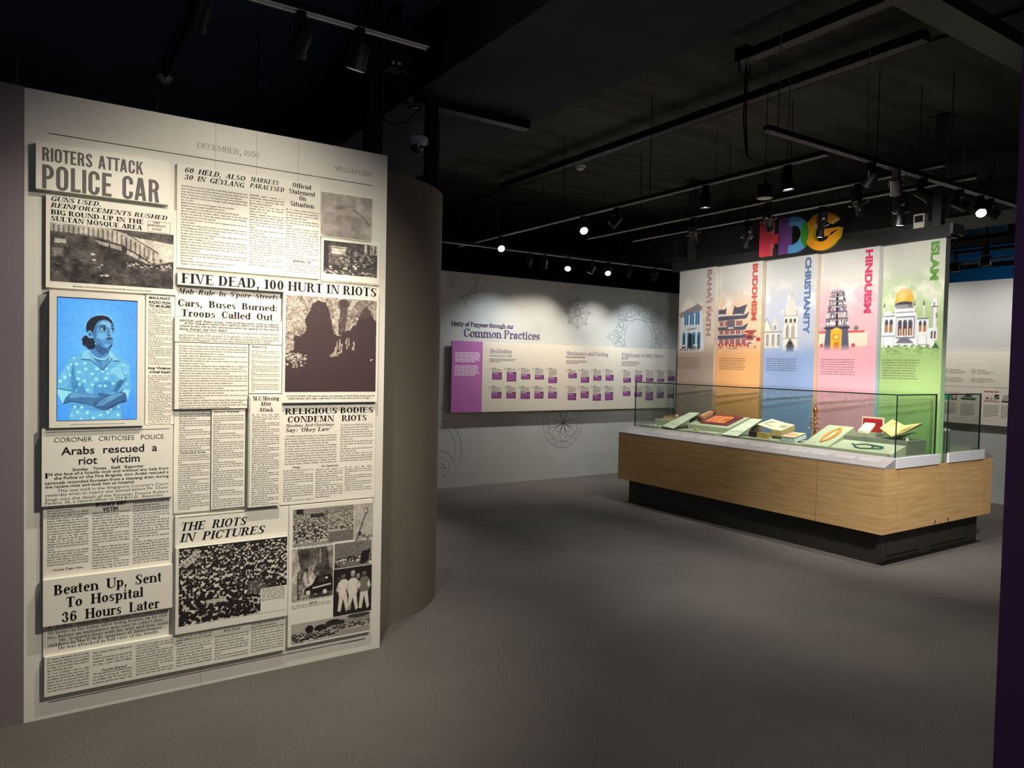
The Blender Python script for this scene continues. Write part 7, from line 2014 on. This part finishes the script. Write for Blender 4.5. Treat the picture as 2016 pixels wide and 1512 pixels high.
def detector(x, y, lab, z=CZ):
    t = thing('smoke_detector', lab, 'smoke detector', (x, y, z), 'smoke detectors')
    MB().lathe([(.052, z - .001), (.058, z - .006), (.058, z - .018), (.046, z - .024)], 28, (x, y, 0)).build('base', M_WHITEP, t, smooth=True)
    MB().lathe([(.046, z - .024), (.044, z - .040), (.030, z - .052), (.012, z - .054)], 28, (x, y, 0)).build('sensing_head', M_WHITEP, t, smooth=True)
    mb = MB()
    for k in range(8):
        a = k * PI / 4; mb.box(x + .041 * math.cos(a) - .006, x + .041 * math.cos(a) + .006, y + .041 * math.sin(a) - .006, y + .041 * math.sin(a) + .006, z - .040, z - .034)
    mb.build('vent_slot', M_BLACK, t)
    return t
detector(.792, 6.071, 'white smoke detector on the navy ceiling above the newspaper wall')
detector(4.793, 6.059, 'white smoke detector on the black ceiling left of the tracks')
detector(9.0, 5.9, 'small white smoke detector beyond the HDG letters')

# conduits, trunking, poles
def pipe(name, lab, pts, r, m, cat='pipe', seg=10):
    return tag(MB().tube(pts, r, seg).build(name, m, None, smooth=False), lab, cat)
GREYC = mat('dusty_grey_conduit', (96, 98, 98), .6)
pipe('conduit', 'grey conduit along the edge where the navy ceiling meets the beam', [(1.925, .5, 3.575), (1.925, 12, 3.575)], .014, GREYC)
pipe('conduit', 'navy conduit running to the smoke detector on the navy ceiling', [(.79, .5, 3.584), (.79, 6.0, 3.584)], .015, mat('navy_conduit', (26, 36, 66), .7))
pipe('conduit', 'thin grey conduit crossing the black ceiling above the tracks', [(4.72, .5, 3.585), (4.72, 8.2, 3.585)], .012, M_BLACK)
def trunk(lab, x0, x1, y0, y1, z0, z1):
    return tag(MB().box(x0, x1, y0, y1, z0, z1).build('cable_trunking', M_BLACK), lab, 'trunking', 'cable trunking')
trunk('black cable trunking, longer of the two running away under the ceiling', 4.36, 4.44, 2.3, 7.0, 3.46, 3.52)
trunk('short black cable trunking near the top edge, ending in a cable cluster', 3.72, 3.80, 2.15, 3.05, 3.44, 3.50)
trunk('broad black trunking crossing the top right corner of the ceiling', 3.2, 6.2, 1.93, 2.10, 3.38, 3.46)
trunk('black trunking under the beam behind the two dark poles', 1.96, 2.80, 4.10, 4.17, 3.09, 3.149)
big = thing('ventilation_duct', 'long dull grey duct behind the letters and banners, high at the right', 'duct', (7.3, 6, 2.95))
MB().box(7.2, 7.9, 1.5, 12.5, 2.95, 3.25).build('duct', mat('dull_grey_duct', (46, 46, 44), .7), big)
for y in np.arange(2.5, 12, 1.5): MB().box(7.19, 7.91, y, y + .03, 2.94, 3.26).build('duct_flange', mat('dull_grey_flange', (84, 84, 80), .6), big)
for y in (3.4, 6.4, 9.4):
    for x in (7.25, 7.85): MB().tube([(x, y, 3.25), (x, y, CZ)], .006, 6).build('hanger_rod', M_ROD, big)

def pole(lab, x, y, z0, z1, w):
    t = thing('service_pole', lab, 'pole', (x, y, z0), 'dark service poles')
    MB().box(x - w, x + w, y - w, y + w, z0, z1).build('shaft', M_BLACK, t, bevel=.003)
    MB().tube([(x + w + .006, y - w, z0), (x + w + .006, y - w, z1 - .1)], .005, 6).build('cable', mat('dark_cable', (44, 40, 44), .5), t)
    return t
pole('thick black pole rising behind the right edge of the newspaper wall', 1.60, 3.95, HW, CZ, .040)
p2 = pole('black pole with cables and dome camera, above the curved taupe wall', 2.012, 4.02, HW, 3.09, .032)
cc = thing('dome_camera', 'grey dome security camera fixed to the black pole', 'camera', (1.92, 4.0, 2.80))
MB().lathe([(.060, .035), (.062, .025), (.056, .0), (.040, -.015)], 24, (1.905, 3.985, 2.80)).build('housing', mat('grey_camera_shell', (170, 172, 176), .4), cc, smooth=True)
MB().lathe([(.040, -.015), (.037, -.035), (.022, -.055), (.004, -.062)], 24, (1.905, 3.985, 2.80)).build('dome', mat('smoked_dome', (60, 60, 64), .1, 0, .8), cc, smooth=True)
MB().tube([(1.95, 3.99, 2.82), (1.98, 4.01, 2.82)], .014, 8).build('bracket', M_WHITEP, cc)
pipe('cable', 'loose black cable looping left of the camera pole', [(1.73, 3.98, 3.18), (1.66, 3.98, 3.10), (1.625, 3.98, 2.98), (1.66, 3.98, 2.90), (1.74, 3.98, 2.88), (1.84, 4.0, 2.92), (1.92, 4.05, 3.0), (1.99, 4.12, 3.085)], .006, M_BLACK, 'cable', 6)
pipe('cable', 'thick black cable hanging from a junction box down to the trunking', [(1.80, 4.0, 3.25), (1.80, 4.0, 3.14), (1.83, 4.03, 3.06), (1.90, 4.08, 3.04), (1.97, 4.13, 3.075)], .010, M_BLACK, 'cable', 8)
tag(MB().box(1.70, 1.84, 3.95, 4.05, 3.20, 3.30).box(1.715, 1.73, 3.944, 3.95, 3.215, 3.235, mi=1).box(1.75, 1.77, 3.944, 3.95, 3.22, 3.235, mi=1).box(1.75, 1.79, 3.98, 4.02, 3.30, CZ).build('junction_box', [M_BLACK, M_WHITEP]), 'black junction box with pale connectors left of the camera pole', 'junction box')
pipe('hanging_rod', 'thin black rod hanging from the navy ceiling', [(1.169, 4.81, CZ), (1.169, 4.81, 3.03)], .007, M_BLACK, 'rod', 6)
pipe('hanging_rod', 'pale thin rod above the left end of the newspaper wall', [(-.133, 6.355, CZ), (-.133, 6.355, 2.9)], .007, M_ROD, 'rod', 6)
pipe('hanging_rod', 'pale thin rod below the smoke detector over the newspaper wall', [(.776, 6.332, CZ), (.776, 6.332, 2.9)], .007, M_ROD, 'rod', 6)
pipe('loose_wire', 'fine loose wire dangling from the navy ceiling', [(1.08, 4.6, CZ - .001), (1.10, 4.6, 3.45), (1.14, 4.6, 3.28), (1.165, 4.6, 3.20), (1.16, 4.6, 3.14)], .0022, M_ROD, 'wire', 5)
cl = thing('cable_cluster', 'tangled black cable coil at the end of the short trunking', 'cable', (3.76, 3.1, 3.45))
MB().tube([(3.76 + .055 * math.cos(a), 3.10, 3.42 + .07 * math.sin(a)) for a in np.linspace(0, 6.1, 24)], .006, 6).tube([(3.79, 3.11, 3.44), (3.80, 3.11, 3.1), (3.81, 3.10, 2.86), (3.86, 3.10, 2.84)], .006, 6).tube([(3.775, 3.10, 3.44), (3.775, 3.11, 3.1), (3.80, 3.10, 2.87)], .005, 6).build('cable_loop', M_BLACK, cl)
MB().box(3.71, 3.81, 3.052, 3.14, 3.44, 3.53).build('socket', M_BLACK, cl)

# things glimpsed over the right-hand walls
far = mat('blue_lit_plaster', (30, 96, 130), .8)  # blue light of the far space put into the base colour
struct(MB().box(11.9, 12.0, 2.0, 9.5, 0, 3.4).build('wall_far_right', far))
def small_flood(x, y, z, lab):
    t = thing('floodlight', lab, 'floodlight', (x, y, z), 'floodlights over the rear wall')
    MB().box(x - .03, x + .03, y - .045, y + .045, z - .05, z + .05).build('housing', M_BLACK, t, bevel=.004)
    MB().tube([(x - .032, y - .055, z - .04), (x - .032, y - .055, z + .06), (x - .032, y + .055, z + .06), (x - .032, y + .055, z - .04)], .007, 6).build('bracket', M_SILVER, t)
    MB().tube([(x, y, z + .05), (x, y, CZ)], .012, 8).build('stem', M_BLACK, t)
small_flood(8.5, 3.72, 2.69, 'small floodlight hanging above the rear wall, nearer the purple wall')
small_flood(8.5, 4.03, 2.66, 'small floodlight half hidden behind the green banner top')
pipe('conduit', 'dark crosswise conduit above the rear wall', [(8.7, 2.5, 2.86), (8.7, 9, 2.80)], .02, M_BLACK)
pipe('conduit', 'pale thin handrail-like pipe behind the green banner top', [(8.85, 4.2, 2.74), (8.3, 2.6, 2.72)], .012, GREYC)
sv = thing('services_bridge', 'dark services bridge with blue gaps seen above the rear wall', 'ceiling services', (9.8, 4, 2.8))
MB().box(9.6, 9.66, 1.5, 8, 3.05, 3.13).box(9.6, 9.66, 1.5, 8, 2.78, 2.83).build('bar', mat('dull_grey_duct'), sv)
for y in np.arange(2, 8, .55): MB().box(9.6, 9.66, y, y + .05, 2.83, 3.05).build('upright', M_BLACK, sv)
MB().box(9.6, 9.66, 3.9, 3.98, 3.13, CZ).box(9.6, 9.66, 6.9, 6.98, 3.13, CZ).build('hanger', M_BLACK, sv)

# two tiny glints of crumpled foil on the carpet
for (x, y, lab) in ((2.46, 4.55, 'tiny silver scrap on the carpet by the curved wall'), (3.46, 4.95, 'tiny silver scrap on the open carpet')):
    mb = MB(); mb.lathe([(.003, 0), (.010, .003), (.008, .008), (.002, .011)], 6, (x, y, 0))
    tag(mb.build('foil_scrap', mat('bright_foil', (240, 240, 240), .1, 1.0)), lab, 'scrap')
